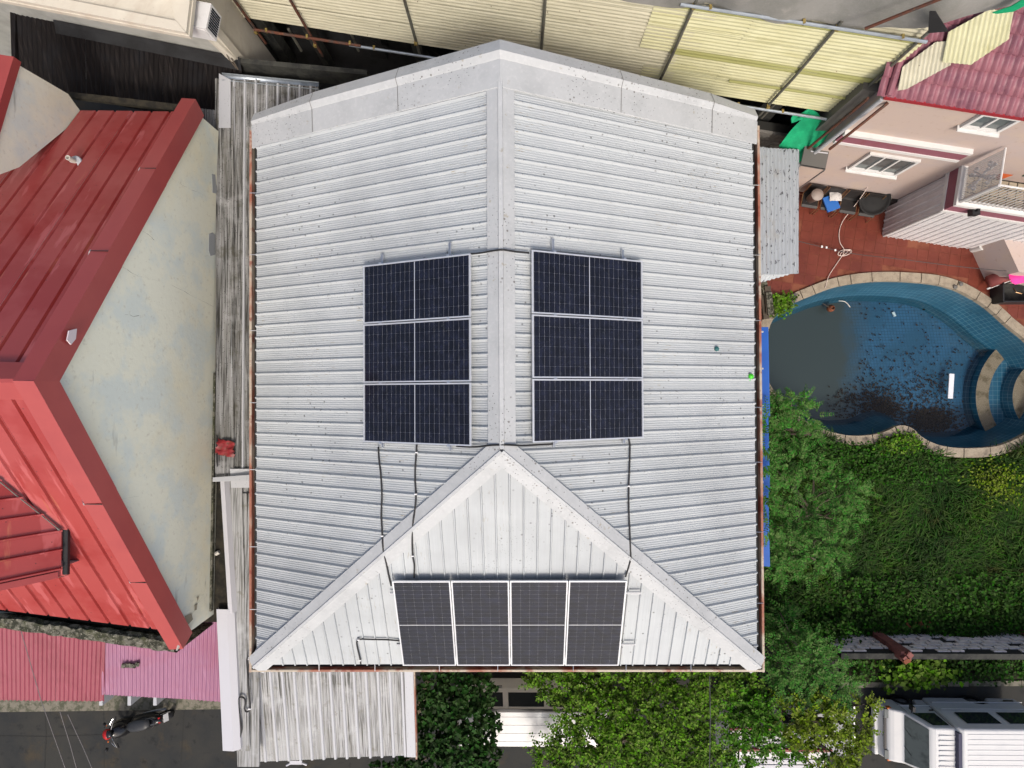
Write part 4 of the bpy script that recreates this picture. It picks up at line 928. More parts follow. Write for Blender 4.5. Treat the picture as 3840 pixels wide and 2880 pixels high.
gp = [hit(x, y, WP(0, 0, .3), NA) for x, y in ((3722, 45), (3790, 22), (3860, -20), (3860, 10), (3800, 40), (3740, 48))]
tag(B().prism(gp, NA * .02).build('green_strip', Mt['green_net']), 'strip of green netting at the top right corner', 'net')
# twigs by the dark recess
for pts, lb in (([(824, 146), (850, 185), (893, 262)], 'long bare twig against the grey wall at top left'), ([(836, 178), (858, 220), (885, 255)], 'short bare twig beside the longer one at top left')):
    tag(B().tube([P(x, y, 4.9 - .2 * i) for i, (x, y) in enumerate(pts)], [.008, .012, .016], 5).build('twig', Mt['bark']), lb, 'twig')

# ================================================================= ground, pool hole
PZ = .2                                   # patio level
pool_px = [(2866, 1310), (2870, 1277), (2885, 1215), (2922, 1164), (2968, 1138), (3030, 1112), (3102, 1084), (3164, 1068), (3241, 1057), (3318, 1053), (3396, 1055), (3473, 1061), (3535, 1071), (3602, 1094), (3679, 1138), (3731, 1179), (3782, 1226), (3840, 1272), (3890, 1330), (3925, 1400), (3935, 1470), (3920, 1540), (3885, 1596), (3840, 1630),
           (3757, 1668), (3679, 1681), (3576, 1681), (3499, 1665), (3447, 1637), (3416, 1608), (3370, 1597), (3318, 1619), (3267, 1632), (3190, 1636), (3123, 1624), (3071, 1606), (3009, 1575), (2958, 1529), (2906, 1477), (2875, 1426), (2864, 1370)]
def dense(poly, n=3):
    out = []
    k = len(poly)
    for i in range(k):
        p0, p1, p2, p3 = poly[i - 1], poly[i], poly[(i + 1) % k], poly[(i + 2) % k]
        for j in range(n):
            t = j / n; out.append(.5 * ((2 * p1) + (p2 - p0) * t + (2 * p0 - 5 * p1 + 4 * p2 - p3) * t * t + (3 * p1 - p0 - 3 * p2 + p3) * t ** 3))
    return out
pool = dense([P(x, y, PZ) for x, y in pool_px], 3); NPo = len(pool)
def normals(poly):
    out = []
    for i in range(len(poly)):
        t = poly[(i + 1) % len(poly)] - poly[i - 1]; nn = Vector((-t.y, t.x, 0)).normalized(); out.append(nn)
    return out
pn_ = normals(pool)
cen = sum(pool, Vector()) / NPo
if (pool[0] + pn_[0] - cen).length < (pool[0] - cen).length: pn_ = [-q for q in pn_]
outer = [p + q * .27 for p, q in zip(pool, pn_)]
def inside(p, poly):
    c = False; j = len(poly) - 1
    for i in range(len(poly)):
        a, b = poly[i], poly[j]
        if (a.y > p.y) != (b.y > p.y) and p.x < (b.x - a.x) * (p.y - a.y) / (b.y - a.y) + a.x: c = not c
        j = i
    return c
def holed(name, rect, hole, z, m):
    lo = [Vector((x, y, z)) for x, y in rect]; hh = [Vector((q.x, q.y, z)) for q in hole]
    tr = tessellate_polygon([lo, hh]); vs = lo + hh
    o = obj(name, vs, [tuple(t) for t in tr], m); o['kind'] = 'structure'
    # faces up
    me = o.data
    if me.polygons and me.polygons[0].normal.z < 0: me.flip_normals()
    return o
mid = [p + q * .13 for p, q in zip(pool, pn_)]
holed('ground', [(-60, -60), (60, -60), (60, 60), (-60, 60)], mid, -.012, Mt['asphalt'])
holed('garden_soil', [(5.0, -7.85), (19, -7.85), (19, 4.4), (5.0, 4.4)], mid, .03, Mt['soil'])
# patio bed: the part of the patio rectangle outside the pool
def clip_pool_top():
    cols = 80; v = []; f = []
    x0, x1, yt = 6.7, 19.0, 7.6
    hit_ = []
    for i in range(cols + 1):
        x = x0 + (x1 - x0) * i / cols
        ysn = [0.9]
        for a, b in zip(mid, mid[1:] + mid[:1]):
            if (a.x - x) * (b.x - x) <= 0 and abs(a.x - b.x) > 1e-9: ysn.append(a.y + (b.y - a.y) * (x - a.x) / (b.x - a.x))
        yb = max(ysn); v += [(x, yb, PZ - .006), (x, yt, PZ - .006)]
        if i < cols: f.append((2 * i, 2 * i + 2, 2 * i + 3, 2 * i + 1))
    o = obj('patio', v, f, Mt['patio_grout']); o['kind'] = 'structure'; return o
patio = clip_pool_top()
# patio tiles, one by one
TS = .335
tb = B(); tb.box((0, 0, -.008), (TS - .012, TS - .012, .016)); tmesh = mesh('tile', tb.v, tb.f, Mt['patio_tile'])
rotA = Matrix.Rotation(R(-9.1), 4, 'Z')
cnt = 0; o0 = P(3100, 900, PZ)
for i in range(-14, 30):
    for j in range(-16, 14):
        c = o0 + UA * (i * TS) + Vector((-UA.y, UA.x, 0)) * (j * TS)
        q = proj_px = None
        d = RC @ Vector((c.x, c.y, c.z - CAMZ)); px = 1920 + F * d.x / -d.z; py = 1440 - F * d.y / -d.z
        if not (2830 < px < 3870 and 690 < py < 1300): continue
        if px > 3400 and py < 930 - (px - 3330) * 0.05 and py < 935: continue
        if px > 3345 and py < 860: continue
        if px < 2990 and py < 1040: continue
        cor = [c + (UA * a + Vector((-UA.y, UA.x, 0)) * b) * (TS / 2) for a in (-1, 1) for b in (-1, 1)]
        if any(inside(k, mid) for k in cor): continue
        if py > 1230 and px < 3500: continue
        if cnt >= 298: continue
        cnt += 1
        inst('tile', tmesh, Matrix.Translation(c + up * (PZ * 0 + random.uniform(.0, .003))) @ rotA, patio)
# ================================================================= pool
pl = thing('swimming_pool', 'kidney shaped swimming pool with blue tiles, stone coping and a grey sky reflection painted on its floor', 'pool', (cen.x, cen.y, -1.3))
def tile_mat(name, c1, c2, grout, bw=.085, layers=(), silt=None):  # silt: x where the painted grey sky reflection ends
    m = bpy.data.materials.new(name); m.use_nodes = True; t = m.node_tree; N = t.nodes; L = t.links; b = N['Principled BSDF']
    uv = N.new('ShaderNodeUVMap'); bt = N.new('ShaderNodeTexBrick'); bt.offset = .0; bt.inputs['Scale'].default_value = 1; bt.inputs['Brick Width'].default_value = bw; bt.inputs['Row Height'].default_value = bw
    bt.inputs['Mortar Size'].default_value = .006; bt.inputs['Color1'].default_value = c1; bt.inputs['Color2'].default_value = c2; bt.inputs['Mortar'].default_value = grout; bt.inputs['Mortar Smooth'].default_value = .3
    L.new(uv.outputs[0], bt.inputs[0])
    g = N.new('ShaderNodeNewGeometry'); cur = bt.outputs[0]
    for sc, col, lo, hi, am in layers:
        nz = N.new('ShaderNodeTexNoise'); nz.inputs['Scale'].default_value = sc; nz.inputs['Detail'].default_value = 4; L.new(g.outputs['Position'], nz.inputs['Vector'])
        mr = N.new('ShaderNodeMapRange'); mr.inputs['From Min'].default_value = lo; mr.inputs['From Max'].default_value = hi; mr.inputs['To Max'].default_value = am; L.new(nz.outputs['Fac'], mr.inputs[0])
        mx = N.new('ShaderNodeMix'); mx.data_type = 'RGBA'; L.new(mr.outputs[0], mx.inputs[0]); L.new(cur, mx.inputs[6]); mx.inputs[7].default_value = col; cur = mx.outputs[2]
    L.new(cur, b.inputs['Base Color']); b.inputs['Roughness'].default_value = .3
    if silt is not None:      # grey sky reflection painted into the floor colour at the left end
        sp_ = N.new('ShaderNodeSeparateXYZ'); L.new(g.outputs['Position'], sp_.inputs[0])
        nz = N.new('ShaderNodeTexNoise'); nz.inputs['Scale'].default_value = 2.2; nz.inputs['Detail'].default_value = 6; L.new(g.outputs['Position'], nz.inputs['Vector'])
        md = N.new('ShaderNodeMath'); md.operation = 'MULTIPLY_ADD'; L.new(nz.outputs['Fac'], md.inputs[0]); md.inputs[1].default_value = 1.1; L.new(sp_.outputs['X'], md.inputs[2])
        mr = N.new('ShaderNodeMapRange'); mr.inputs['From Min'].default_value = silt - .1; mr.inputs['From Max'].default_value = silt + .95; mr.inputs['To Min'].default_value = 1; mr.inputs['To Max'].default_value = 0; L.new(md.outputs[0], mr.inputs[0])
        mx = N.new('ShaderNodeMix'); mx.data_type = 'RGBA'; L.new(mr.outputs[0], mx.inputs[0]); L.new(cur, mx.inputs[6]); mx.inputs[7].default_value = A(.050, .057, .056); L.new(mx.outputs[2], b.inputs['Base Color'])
    MATS[name] = m; return m
tile_mat('pool_tile', A(.010, .072, .130), A(.014, .088, .150), A(.12, .22, .27), .15, [(1.2, A(.012, .07, .12), .45, .65, .7), (6, A(.02, .05, .06), .6, .75, .5)])
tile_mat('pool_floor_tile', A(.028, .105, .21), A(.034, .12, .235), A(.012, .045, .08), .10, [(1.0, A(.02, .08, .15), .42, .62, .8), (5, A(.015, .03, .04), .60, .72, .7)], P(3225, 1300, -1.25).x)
def uvset(o, fn):
    me = o.data; uvl = me.uv_layers.new(name='UVMap')
    for lp in me.loops: uvl.data[lp.index].uv = fn(lp.vertex_index)
ZF, ZW = -1.25, -.95
slope_in = .42
arc = [0]
for i in range(NPo): arc.append(arc[-1] + (pool[(i + 1) % NPo] - pool[i]).length)
floorp = []
for i in range(NPo):
    ins = -pn_[i] * slope_in; floorp.append(Vector((pool[i].x + ins.x, pool[i].y + ins.y, ZF)))
wv = []; wf = []; lev = 4
for i in range(NPo + 1):
    k = i % NPo
    for j in range(lev + 1):
        t = j / lev; e = t ** 1.8
        wv.append(Vector((pool[k].x + (floorp[k].x - pool[k].x) * e, pool[k].y + (floorp[k].y - pool[k].y) * e, PZ + (ZF - PZ) * t)))
for i in range(NPo):
    for j in range(lev): a = i * (lev + 1) + j; wf.append((a, a + 1, a + lev + 2, a + lev + 1))
wo_ = obj('pool_wall', wv, wf, Mt['pool_tile'], pl, True)
uvset(wo_, lambda vi: (arc[vi // (lev + 1)], (vi % (lev + 1)) / lev * 1.6))
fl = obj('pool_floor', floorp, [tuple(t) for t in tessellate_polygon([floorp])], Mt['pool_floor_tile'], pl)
uvset(fl, lambda vi: (floorp[vi].x * .98 + floorp[vi].y * .15, floorp[vi].y))
if fl.data.polygons[0].normal.z < 0: fl.data.flip_normals()
painted_sky_x = P(3225, 1300, ZF).x
# water sheet
wp = []
tw = (PZ - ZW) / (PZ - ZF); ew = tw ** 1.8
wp = [Vector((pool[i].x + (floorp[i].x - pool[i].x) * ew + pn_[i].x * .02, pool[i].y + (floorp[i].y - pool[i].y) * ew + pn_[i].y * .02, ZW)) for i in range(NPo)]
wm = bpy.data.materials.new('pool_water'); wm.use_nodes = True; t = wm.node_tree; t.nodes.clear()
out_ = t.nodes.new('ShaderNodeOutputMaterial'); gl = t.nodes.new('ShaderNodeBsdfGlossy'); gl.inputs['Roughness'].default_value = .03; tr = t.nodes.new('ShaderNodeBsdfTransparent'); tr.inputs[0].default_value = (.80, .90, .90, 1)
fr = t.nodes.new('ShaderNodeFresnel'); fr.inputs[0].default_value = 1.33; mx = t.nodes.new('ShaderNodeMixShader')
bpn = t.nodes.new('ShaderNodeBump'); bpn.inputs['Strength'].default_value = .05; nz = t.nodes.new('ShaderNodeTexNoise'); nz.inputs['Scale'].default_value = 3; t.links.new(nz.outputs['Fac'], bpn.inputs['Height']); t.links.new(bpn.outputs[0], gl.inputs['Normal'])
t.links.new(fr.outputs[0], mx.inputs[0]); t.links.new(tr.outputs[0], mx.inputs[1]); t.links.new(gl.outputs[0], mx.inputs[2]); t.links.new(mx.outputs[0], out_.inputs[0])
w_ = obj('water', wp, [tuple(q) for q in tessellate_polygon([wp])], wm); w_['kind'] = 'structure'
if w_.data.polygons[0].normal.z < 0: w_.data.flip_normals()
# coping stones, each one
i = 0
while i < NPo:
    k = random.choice((2, 3, 3, 4)); k = min(k, NPo - i)
    vs = []; m_ = k + 1; h = random.uniform(.0, .012)
    for q in range(m_):
        a = (i + q) % NPo; sh = .012 if q == 0 else (-.012 if q == k else 0)
        tdir = (pool[(a + 1) % NPo] - pool[a - 1]).normalized() * sh
        vs += [pool[a] - pn_[a] * .02 + tdir + up * (.06 + h), outer[a] + tdir + up * (.055 + h), outer[a] + tdir - up * .25, pool[a] - pn_[a] * .02 + tdir - up * .10]
    fs = []
    for q in range(k):
        for e in range(4): a = q * 4 + e; b = q * 4 + (e + 1) % 4; fs.append((a, b, b + 4, a + 4))
    fs += [(0, 3, 2, 1), tuple(k * 4 + e for e in (0, 1, 2, 3))]
    obj('coping_stone', vs, fs, Mt['stone_coping'], pl); i += k
# curved steps at the right end
sc_ = P(3890, 1490, -1.0)
def arc_step(r0, r1, z0_, z1_, a0, a1):
    n = 22; v = []
    for k in range(n + 1):
        a = a0 + (a1 - a0) * k / n; dx, dy = math.cos(a), math.sin(a)
        v += [Vector((sc_.x + dx * r0, sc_.y + dy * r0, z1_)), Vector((sc_.x + dx * r1, sc_.y + dy * r1, z1_)), Vector((sc_.x + dx * (r1 + .10), sc_.y + dy * (r1 + .10), z0_))]
    return v, n
for r1, zt, zb in ((2.18, -.80, ZF), (1.30, -.42, -.82), (.55, -.1, -.45)):
    v, n = arc_step(r1 - .42, r1, zb, zt, R(112), R(248))
    tread = [q for k in range(n + 1) for q in (v[3 * k], v[3 * k + 1])]
    obj('step_tread', tread, [(2 * k, 2 * k + 1, 2 * k + 3, 2 * k + 2) for k in range(n)], Mt['pebble_wash'], pl)
    riser = [q for k in range(n + 1) for q in (v[3 * k + 1], v[3 * k + 2])]
    ro = obj('step_riser', riser, [(2 * k, 2 * k + 1, 2 * k + 3, 2 * k + 2) for k in range(n)], Mt['pool_tile'], pl, True)
    uvset(ro, lambda vi: (vi // 2 * .19, (vi % 2) * .4))
    inner = [q for k in range(n + 1) for q in (v[3 * k] - up * 0, Vector((sc_.x, sc_.y, zt - .004)))]
    fi = obj('step_fill', inner, [(2 * k, 2 * k + 2, 2 * k + 3, 2 * k + 1) for k in range(n)], Mt['pool_tile'], pl)
    uvset(fi, lambda vi: (inner[vi].x, inner[vi].y))
# litter in the pool
tag(B().box(P(3566, 1448, ZW + .03), (.16, .82, .03), Matrix.Rotation(R(-4), 3, 'Z')).build('foam_strip', Mt['white_foam']), 'white foam strip floating in the pool', 'foam')
tag(B().tube([P(3348, 1170, ZF + .05), P(3356, 1186, ZF + .05)], .045, 8).build('white_bottle', Mt['white_foam']), 'small white bottle on the pool floor', 'bottle')
t = thing('clay_pot', 'upturned brown clay pot with a stick in the grey water', 'pot', P(3112, 1157, -1))
B().lathe(P(3112, 1157, ZW - .05), [(.12, 0), (.115, .1), (.075, .18), (.06, .19), (.055, .12)], 16).build('body', Mt['terracotta'], t); B().tube([P(3086, 1138, ZW + .1), P(3108, 1152, ZW + .12)], .012, 5).build('stick', Mt['bark'], t)
tag(B().tube(smoothpath([P(3145, 1128, ZW + .02), P(3170, 1132, ZW + .02), P(3188, 1152, ZW + .02)], 5), .014, 5).build('bent_stick', Mt['sack_white']), 'thin pale bent stick floating in the dark pool water', 'stick')
def leaf_pts(n, fn, z):
    out = []
    while len(out) < n:
        px, py = fn(); p = P(px, py, z)
        if inside(p, floorp) and p.x > painted_sky_x - 1.2: out.append(p)
    return np.array([tuple(q) for q in out])
def scat():
    r = random.random()
    if r < .08: return random.gauss(3200, 45), random.gauss(1510, 40)  # leaf cluster standing in for a dark tree reflected in the water
    if r < .46: return random.gauss(3490, 45), random.gauss(1575, 24)
    if r < .74: return random.gauss(3310, 36), random.gauss(1540, 30)
    if r < .90: return random.uniform(3220, 3560), random.gauss(1480, 60)
    return random.uniform(3220, 3700), random.uniform(1120, 1640)
C = leaf_pts(2900, scat, ZF + .03); C[:, 2] += rng.random(len(C)) * .05
D = rand_dirs(len(C)); D[:, 2] *= .2
V, Fc = leaf_mesh(C, D, np.tile([0, 0, 1.], (len(C), 1)) + rand_dirs(len(C)) * .3, .055 + .05 * rng.random(len(C)), .3, .05)
lo_ = nobj('pool_leaf_litter', V, Fc, Mt['leaf_dead']); tag(lo_, 'dark dead leaves strewn over the blue pool floor, one cluster imitating a tree reflection', 'leaves', kind='stuff')

# ================================================================= pink house
pk_ = thing('pink_house', 'pink two storey house with mauve band and rose tiled roof at the upper right', 'house', P(3300, 700, 0))
A0 = P(2898, 702, PZ); ZT = 5.96
def PA_(px, py, out=0.0): return hit(px, py, A0 + NA * out, NA)
def AW(a, z, out=0.0): return Vector((A0.x, A0.y, 0)) + UA * a + NA * out + Vector((0, 0, z))
B().prism([AW(0, 0), AW(9, 0), AW(9, 0, -4), AW(0, 0, -4)], (0, 0, ZT)).build('wall', Mt['pink_wall'], pk_)
# belt band on the main wall: white / mauve / white
ba = (PA_(3195, 503) - AW(0, 0)).dot(UA); bb_ = (PA_(3650, 560) - AW(0, 0)).dot(UA); zb_ = PA_(3420, 545).z
B().prism([AW(ba * 0 + .0, zb_ - .17, .0), AW(bb_, zb_ - .17, .0), AW(bb_, zb_ - .17, .10), AW(0, zb_ - .17, .10)], (0, 0, .34)).build('belt_band', Mt['mauve_band'], pk_)
for dz in (-.27, .17): B().prism([AW(0, zb_ + dz, 0), AW(bb_, zb_ + dz, 0), AW(bb_, zb_ + dz, .125), AW(0, zb_ + dz, .125)], (0, 0, .10)).build('belt_trim', Mt['white_paint'], pk_)
def window(cs, label=None, panes=2):
    bl, br, tl, trr = [PA_(x, y) for x, y in cs]
    a0 = (bl - AW(0, 0)).dot(UA); a1 = (br - AW(0, 0)).dot(UA); z0_ = (bl.z + br.z) / 2; z1_ = (tl.z + trr.z) / 2
    fr = B(); w = .07
    for (x0, x1, y0, y1) in ((a0, a1, z0_, z0_ + w), (a0, a1, z1_ - w, z1_), (a0, a0 + w, z0_ + w, z1_ - w), (a1 - w, a1, z0_ + w, z1_ - w)):
        fr.prism([AW(x0, y0, .002), AW(x1, y0, .002), AW(x1, y0, .075), AW(x0, y0, .075)], (0, 0, y1 - y0))
    win = fr.build('window_frame', Mt['white_paint'], pk_)
    B().prism([AW(a0 - .05, z0_ - .03, .0), AW(a1 + .05, z0_ - .03, .0), AW(a1 + .05, z0_ - .03, .15), AW(a0 - .05, z0_ - .03, .15)], (0, 0, .028)).build('window_sill', Mt['white_paint'], win)
    n = panes
    for i in range(n):
        x0 = a0 + w + (a1 - a0 - 2 * w) * i / n + .02; x1 = a0 + w + (a1 - a0 - 2 * w) * (i + 1) / n - .02
        B().prism([AW(x0, z0_ + w, .004), AW(x1, z0_ + w, .004), AW(x1, z0_ + w, .012), AW(x0, z0_ + w, .012)], (0, 0, z1_ - z0_ - 2 * w)).build('pane', Mt['glass_grey'], win)
        if i: B().prism([AW(x0 - .045, z0_ + w, .002), AW(x0 + .005, z0_ + w, .002), AW(x0 + .005, z0_ + w, .05), AW(x0 - .045, z0_ + w, .05)], (0, 0, z1_ - z0_ - 2 * w)).build('mullion', Mt['white_paint'], win)
window([(3179, 626), (3360, 652), (3270, 570), (3445, 595)], panes=3)
window([(3599, 470), (3744, 489), (3692, 418), (3818, 435)], panes=2)
# eave gutter and tiled roof
e0 = AW(-.12, ZT, .06); e1 = AW(9, ZT, .06)
B().prism([e0, e1, e1 + NA * .07, e0 + NA * .07], (0, 0, .10)).build('eave_gutter', Mt['red_gutter'], pk_)
B().prism([AW(-.12, ZT, 0), AW(9, ZT, 0), e1, e0], (0, 0, .03)).build('soffit', Mt['white_paint'], pk_)
pit = R(20); su = -NA * math.cos(pit) + up * math.sin(pit); rn = NA * math.sin(pit) + up * math.cos(pit)
r0 = e0 + NA * .02 + up * .07
deck = [r0 + rn * -.02, r0 + UA * 9.2 + rn * -.02, r0 + UA * 9.2 + su * 4.6 + rn * -.02, r0 + su * 4.6 + rn * -.02]
B().prism(deck, -rn * .03).build('roof_deck', Mt['rose_pillar'], pk_)
TW, TL = .212, .37
tv = []; tf = []; nseg = 8
prof = [(k / nseg, .055 * (.5 - .5 * math.cos(2 * math.pi * min(1, max(0, (k / nseg - .0) / .62)))) if k / nseg < .62 else .0 - .012 * math.sin(math.pi * (k / nseg - .62) / .38)) for k in range(nseg + 1)]
for j, (s_, lift) in enumerate(((-.03, .03), (-.03, .045), (TL, .004))):
    for t_, h in prof: tv.append((t_ * TW * 1.06, s_, h + lift - (.02 if j == 0 else 0)))
for j in range(2):
    for k in range(nseg): a = j * (nseg + 1) + k; tf.append((a, a + 1, a + nseg + 2, a + nseg + 1))
tmesh2 = mesh('roof_tile', tv, tf, Mt['tile_pink'], True)
deck_o = [o for o in pk_.children if o.name.startswith('roof_deck')][0]
nt_ = 0
for row in range(9):
    for c_ in range(-1, 26):
        o_ = r0 + UA * (c_ * TW + .02) + su * (row * TL)
        d = RC @ Vector((o_.x, o_.y, o_.z - CAMZ)); px = 1920 + F * d.x / -d.z; py = 1440 - F * d.y / -d.z
        if px > 3900 or py < -60 or nt_ > 295: continue
        nt_ += 1
        inst('roof_tile', tmesh2, frame_mat(o_ + rn * random.uniform(0, .004), UA, su, rn), deck_o)
B().tube([r0 + UA * .05 + rn * .06 + su * (.4 * k) for k in range(12)], .07, 8).build('rake_roll', Mt['tile_pink'], pk_)
# loose yellow corrugated sheets lying on the tiles
def RT(px, py, off): return hit(px, py, r0 + rn * off, rn)
s1 = thing('shaded_cream_sheet', 'cream corrugated sheet leaning over the edge of the rose tiles', 'sheet', RT(3450, 260, .1))
pA = [RT(3366, 340, .14), RT(3383, 252, .14), RT(3508, 158, .14), RT(3545, 154, .14), RT(3566, 243, .14), RT(3400, 334, .14)]
corr_poly('sheet', pA, RT(3533, 230, .14) - RT(3550, 140, .14), sine_profile(.02), .085, Mt['cream_clad'], s1, smooth=True, flip=False)
s2 = thing('sunlit_yellow_sheet', 'sunlit yellow corrugated sheets with rust holes above the rose tiles', 'sheet', RT(3650, 150, .2))
pB = [RT(3556, 120, .2), RT(3533, 233, .2), RT(3640, 243, .2), RT(3786, 145, .2), RT(3800, 46, .2), RT(3712, 34, .2)]
corr_poly('sheet', pB, RT(3540, 225, .2) - RT(3560, 125, .2), sine_profile(.02), .095, Mt['yellow_clad'], s2, smooth=True, sheet=6, flip=False)
# left gable side of the pink house: grey wall strip, downpipe
B().prism([AW(-.35, 0, -.3), AW(-.02, 0, -.3), AW(-.02, 0, -4), AW(-.35, 0, -4)], (0, 0, 5.5)).build('side_wall', Mt['table_grey'], pk_)
B().tube([AW(-.10, .4, .08), AW(-.10, 5.9, .08)], .05, 8).build('downpipe', Mt['pale_grey_paint'], pk_)
B().tube([AW(-.30, 1.0, .0), AW(-.30, 5.7, .0)], .035, 8).build('conduit', Mt['rust_pipe'], pk_)
# ground floor extension with white ribbed siding and a terrace
x0 = P(3308, 883, PZ); TZ = 2.95
xa = (x0 - AW(0, 0)).dot(UA); xo = (x0 - AW(0, 0)).dot(NA)
ext = B().prism([AW(xa + .03, PZ - .2, 0), AW(xa + .03, PZ - .2, xo - .03), AW(xa + 7, PZ - .2, xo - .03), AW(xa + 7, PZ - .2, 0)], (0, 0, TZ - PZ)); ext.build('extension_core', Mt['white_siding'], pk_)
ps = rib_profile(.3, .03, 1, .010)
corr_poly('side_siding', [AW(xa, PZ, .02), AW(xa, PZ, xo), AW(xa, TZ, xo), AW(xa, TZ, .02)], up, ps, .26, Mt['white_siding'], pk_, sheet=4, flip=False)
corr_poly('front_siding', [AW(xa, PZ, xo), AW(xa + 2.35, PZ, xo), AW(xa + 7, TZ * .55, xo), AW(xa + 7, TZ, xo), AW(xa, TZ, xo)], up, ps, .24, Mt['white_siding'], pk_, sheet=4, flip=False)
B().tube([AW(xa + .02, PZ + .05, xo + .03), AW(xa + .02, TZ, xo + .03)], .03, 6).build('corner_trim', Mt['white_paint'], pk_)
# terrace slab with mauve/white edge
tz = TZ
def frame_band(h0, h1, o, m, nm_):
    B().prism([AW(xa - o, tz + h0, .0), AW(xa - o, tz + h0, xo + o), AW(xa + .10, tz + h0, xo + o), AW(xa + .10, tz + h0, 0)], (0, 0, h1 - h0)).build(nm_, Mt[m], pk_)
    B().prism([AW(xa + .10, tz + h0, xo + o), AW(xa + 7, tz + h0, xo + o), AW(xa + 7, tz + h0, xo - .10), AW(xa + .10, tz + h0, xo - .10)], (0, 0, h1 - h0)).build(nm_, Mt[m], pk_)
frame_band(-.14, -.02, .07, 'white_paint', 'terrace_trim'); frame_band(-.02, .34, .045, 'mauve_band', 'terrace_band'); frame_band(.34, .45, .07, 'white_paint', 'terrace_trim')
tf_ = B().prism([AW(xa + .1, tz - .02, 0), AW(xa + .1, tz - .02, xo - .1), AW(xa + 7, tz - .02, xo - .1), AW(xa + 7, tz - .02, 0)], (0, 0, .04)).build('terrace_floor', Mt['terrace_grout'], pk_)
tb = B(); tb.box((0, 0, 0), (.20, .20, .02)); tms = mesh('floor_tile', tb.v, tb.f, Mt['terrace_tile'])
rA = Matrix.Rotation(R(-9.1), 4, 'Z')
for i in range(11):
    for j in range(int(xo / .23) - 0):
        c = AW(xa + .25 + i * .228, tz + .025, .14 + j * .228)
        inst('floor_tile', tms, Matrix.Translation(c) @ rA, tf_)
# iron grille round the terrace
gr = thing('terrace_grille', 'white iron grille with scrolls around the tiled terrace', 'grille', AW(xa, tz, xo))
zg0, zg1 = tz + .46, tz + 1.70
def rail(a, b, r=.02, nm_='rail'): B().tube([a, b], r, 6).build(nm_, Mt['white_paint'], gr)
cA, cB, cC = AW(xa + .02, 0, .05), AW(xa + .02, 0, xo - .02), AW(xa + 3.5, 0, xo - .02)
for z in (zg0, zg1): rail(cA + up * z, cB + up * z, .024); rail(cB + up * z, cC + up * z, .024)
rail(cB + up * zg0, cB + up * zg1, .04, 'corner_post')
for k in range(1, 18):
    p = cA.lerp(cB, k / 18); B().tube([p + up * zg0, p + up * zg1], .014, 5).build('bar', Mt['white_paint'], gr)
for k in range(1, 30):
    p = cB.lerp(cC, k / 30); B().tube([p + up * zg0, p + up * zg1], .014, 5).build('bar', Mt['white_paint'], gr)
sm = cA.lerp(cB, .5) + up * (zg0 + zg1) / 2; ax = (cB - cA).normalized()
for sx in (-1, 1):
    for sz in (-1, 1):
        for k_ in (.10, .19):
            pts = []
            for i in range(14):
                an = i / 13 * 4.6; rr = .10 * (1 - i / 16) * (1 if k_ < .15 else .75)
                pts.append(sm + ax * sx * (k_ + .03 + rr * math.sin(an) * .9) + up * sz * (.30 + rr * math.cos(an) * 1.1 - (.1 if k_ > .15 else 0)))
            pts = [sm + ax * sx * .02] + pts
            B().tube(smoothpath(pts, 2), .020, 5).build('scroll', Mt['white_paint'], gr)
# things on the terrace
t = thing('orange_planter', 'orange planter with drooping green leaves on the terrace', 'planter', PA_(3790, 640, 1.0))
pc = P(3800, 640, tz + .25); B().box(pc, (.75, .2, .22), Matrix.Rotation(.35, 3, 'Z'), 1.15).build('trough', Mt['orange_clay'], t)
C = np.array([tuple(pc + Vector((random.uniform(.1, .5), random.uniform(-.2, .15), random.uniform(.1, .35)))) for _ in range(60)])
D = rand_dirs(60); V, Fc = leaf_mesh(C, D, np.tile([0, 0, 1.], (60, 1)), .22, .22, .05); nobj('foliage', V, Fc, Mt['leaf_fern_pot'], t)
t = thing('terrace_bench', 'dark slatted bench behind the terrace grille', 'bench', P(3720, 560, tz))
for k in range(3): B().box(P(3712, 552 + 9 * k, tz + .42), (1.1, .10, .03), Matrix.Rotation(.45, 3, 'Z')).build('slat', Mt['dark_navy'], t)
for q in (-.45, .45): B().box(P(3712, 561, tz + .2) + Vector((q * .9, q * .43, 0)), (.06, .3, .4), Matrix.Rotation(.45, 3, 'Z')).build('leg', Mt['black_plastic'], t)
# security lamp box under the terrace edge
t = thing('wall_lamp', 'small black lamp box under the terrace edge on white siding', 'lamp', AW(xa + .9, tz - .3, xo))
B().box(hit(3652, 797, AW(0, 0, xo + .12), NA), (.20, .16, .18)).build('housing', Mt['black_plastic'], t); B().box(hit(3652, 797, AW(0, 0, xo + .12), NA) + Vector((0, .02, .13)), (.06, .06, .1)).build('bracket', Mt['black_plastic'], t)
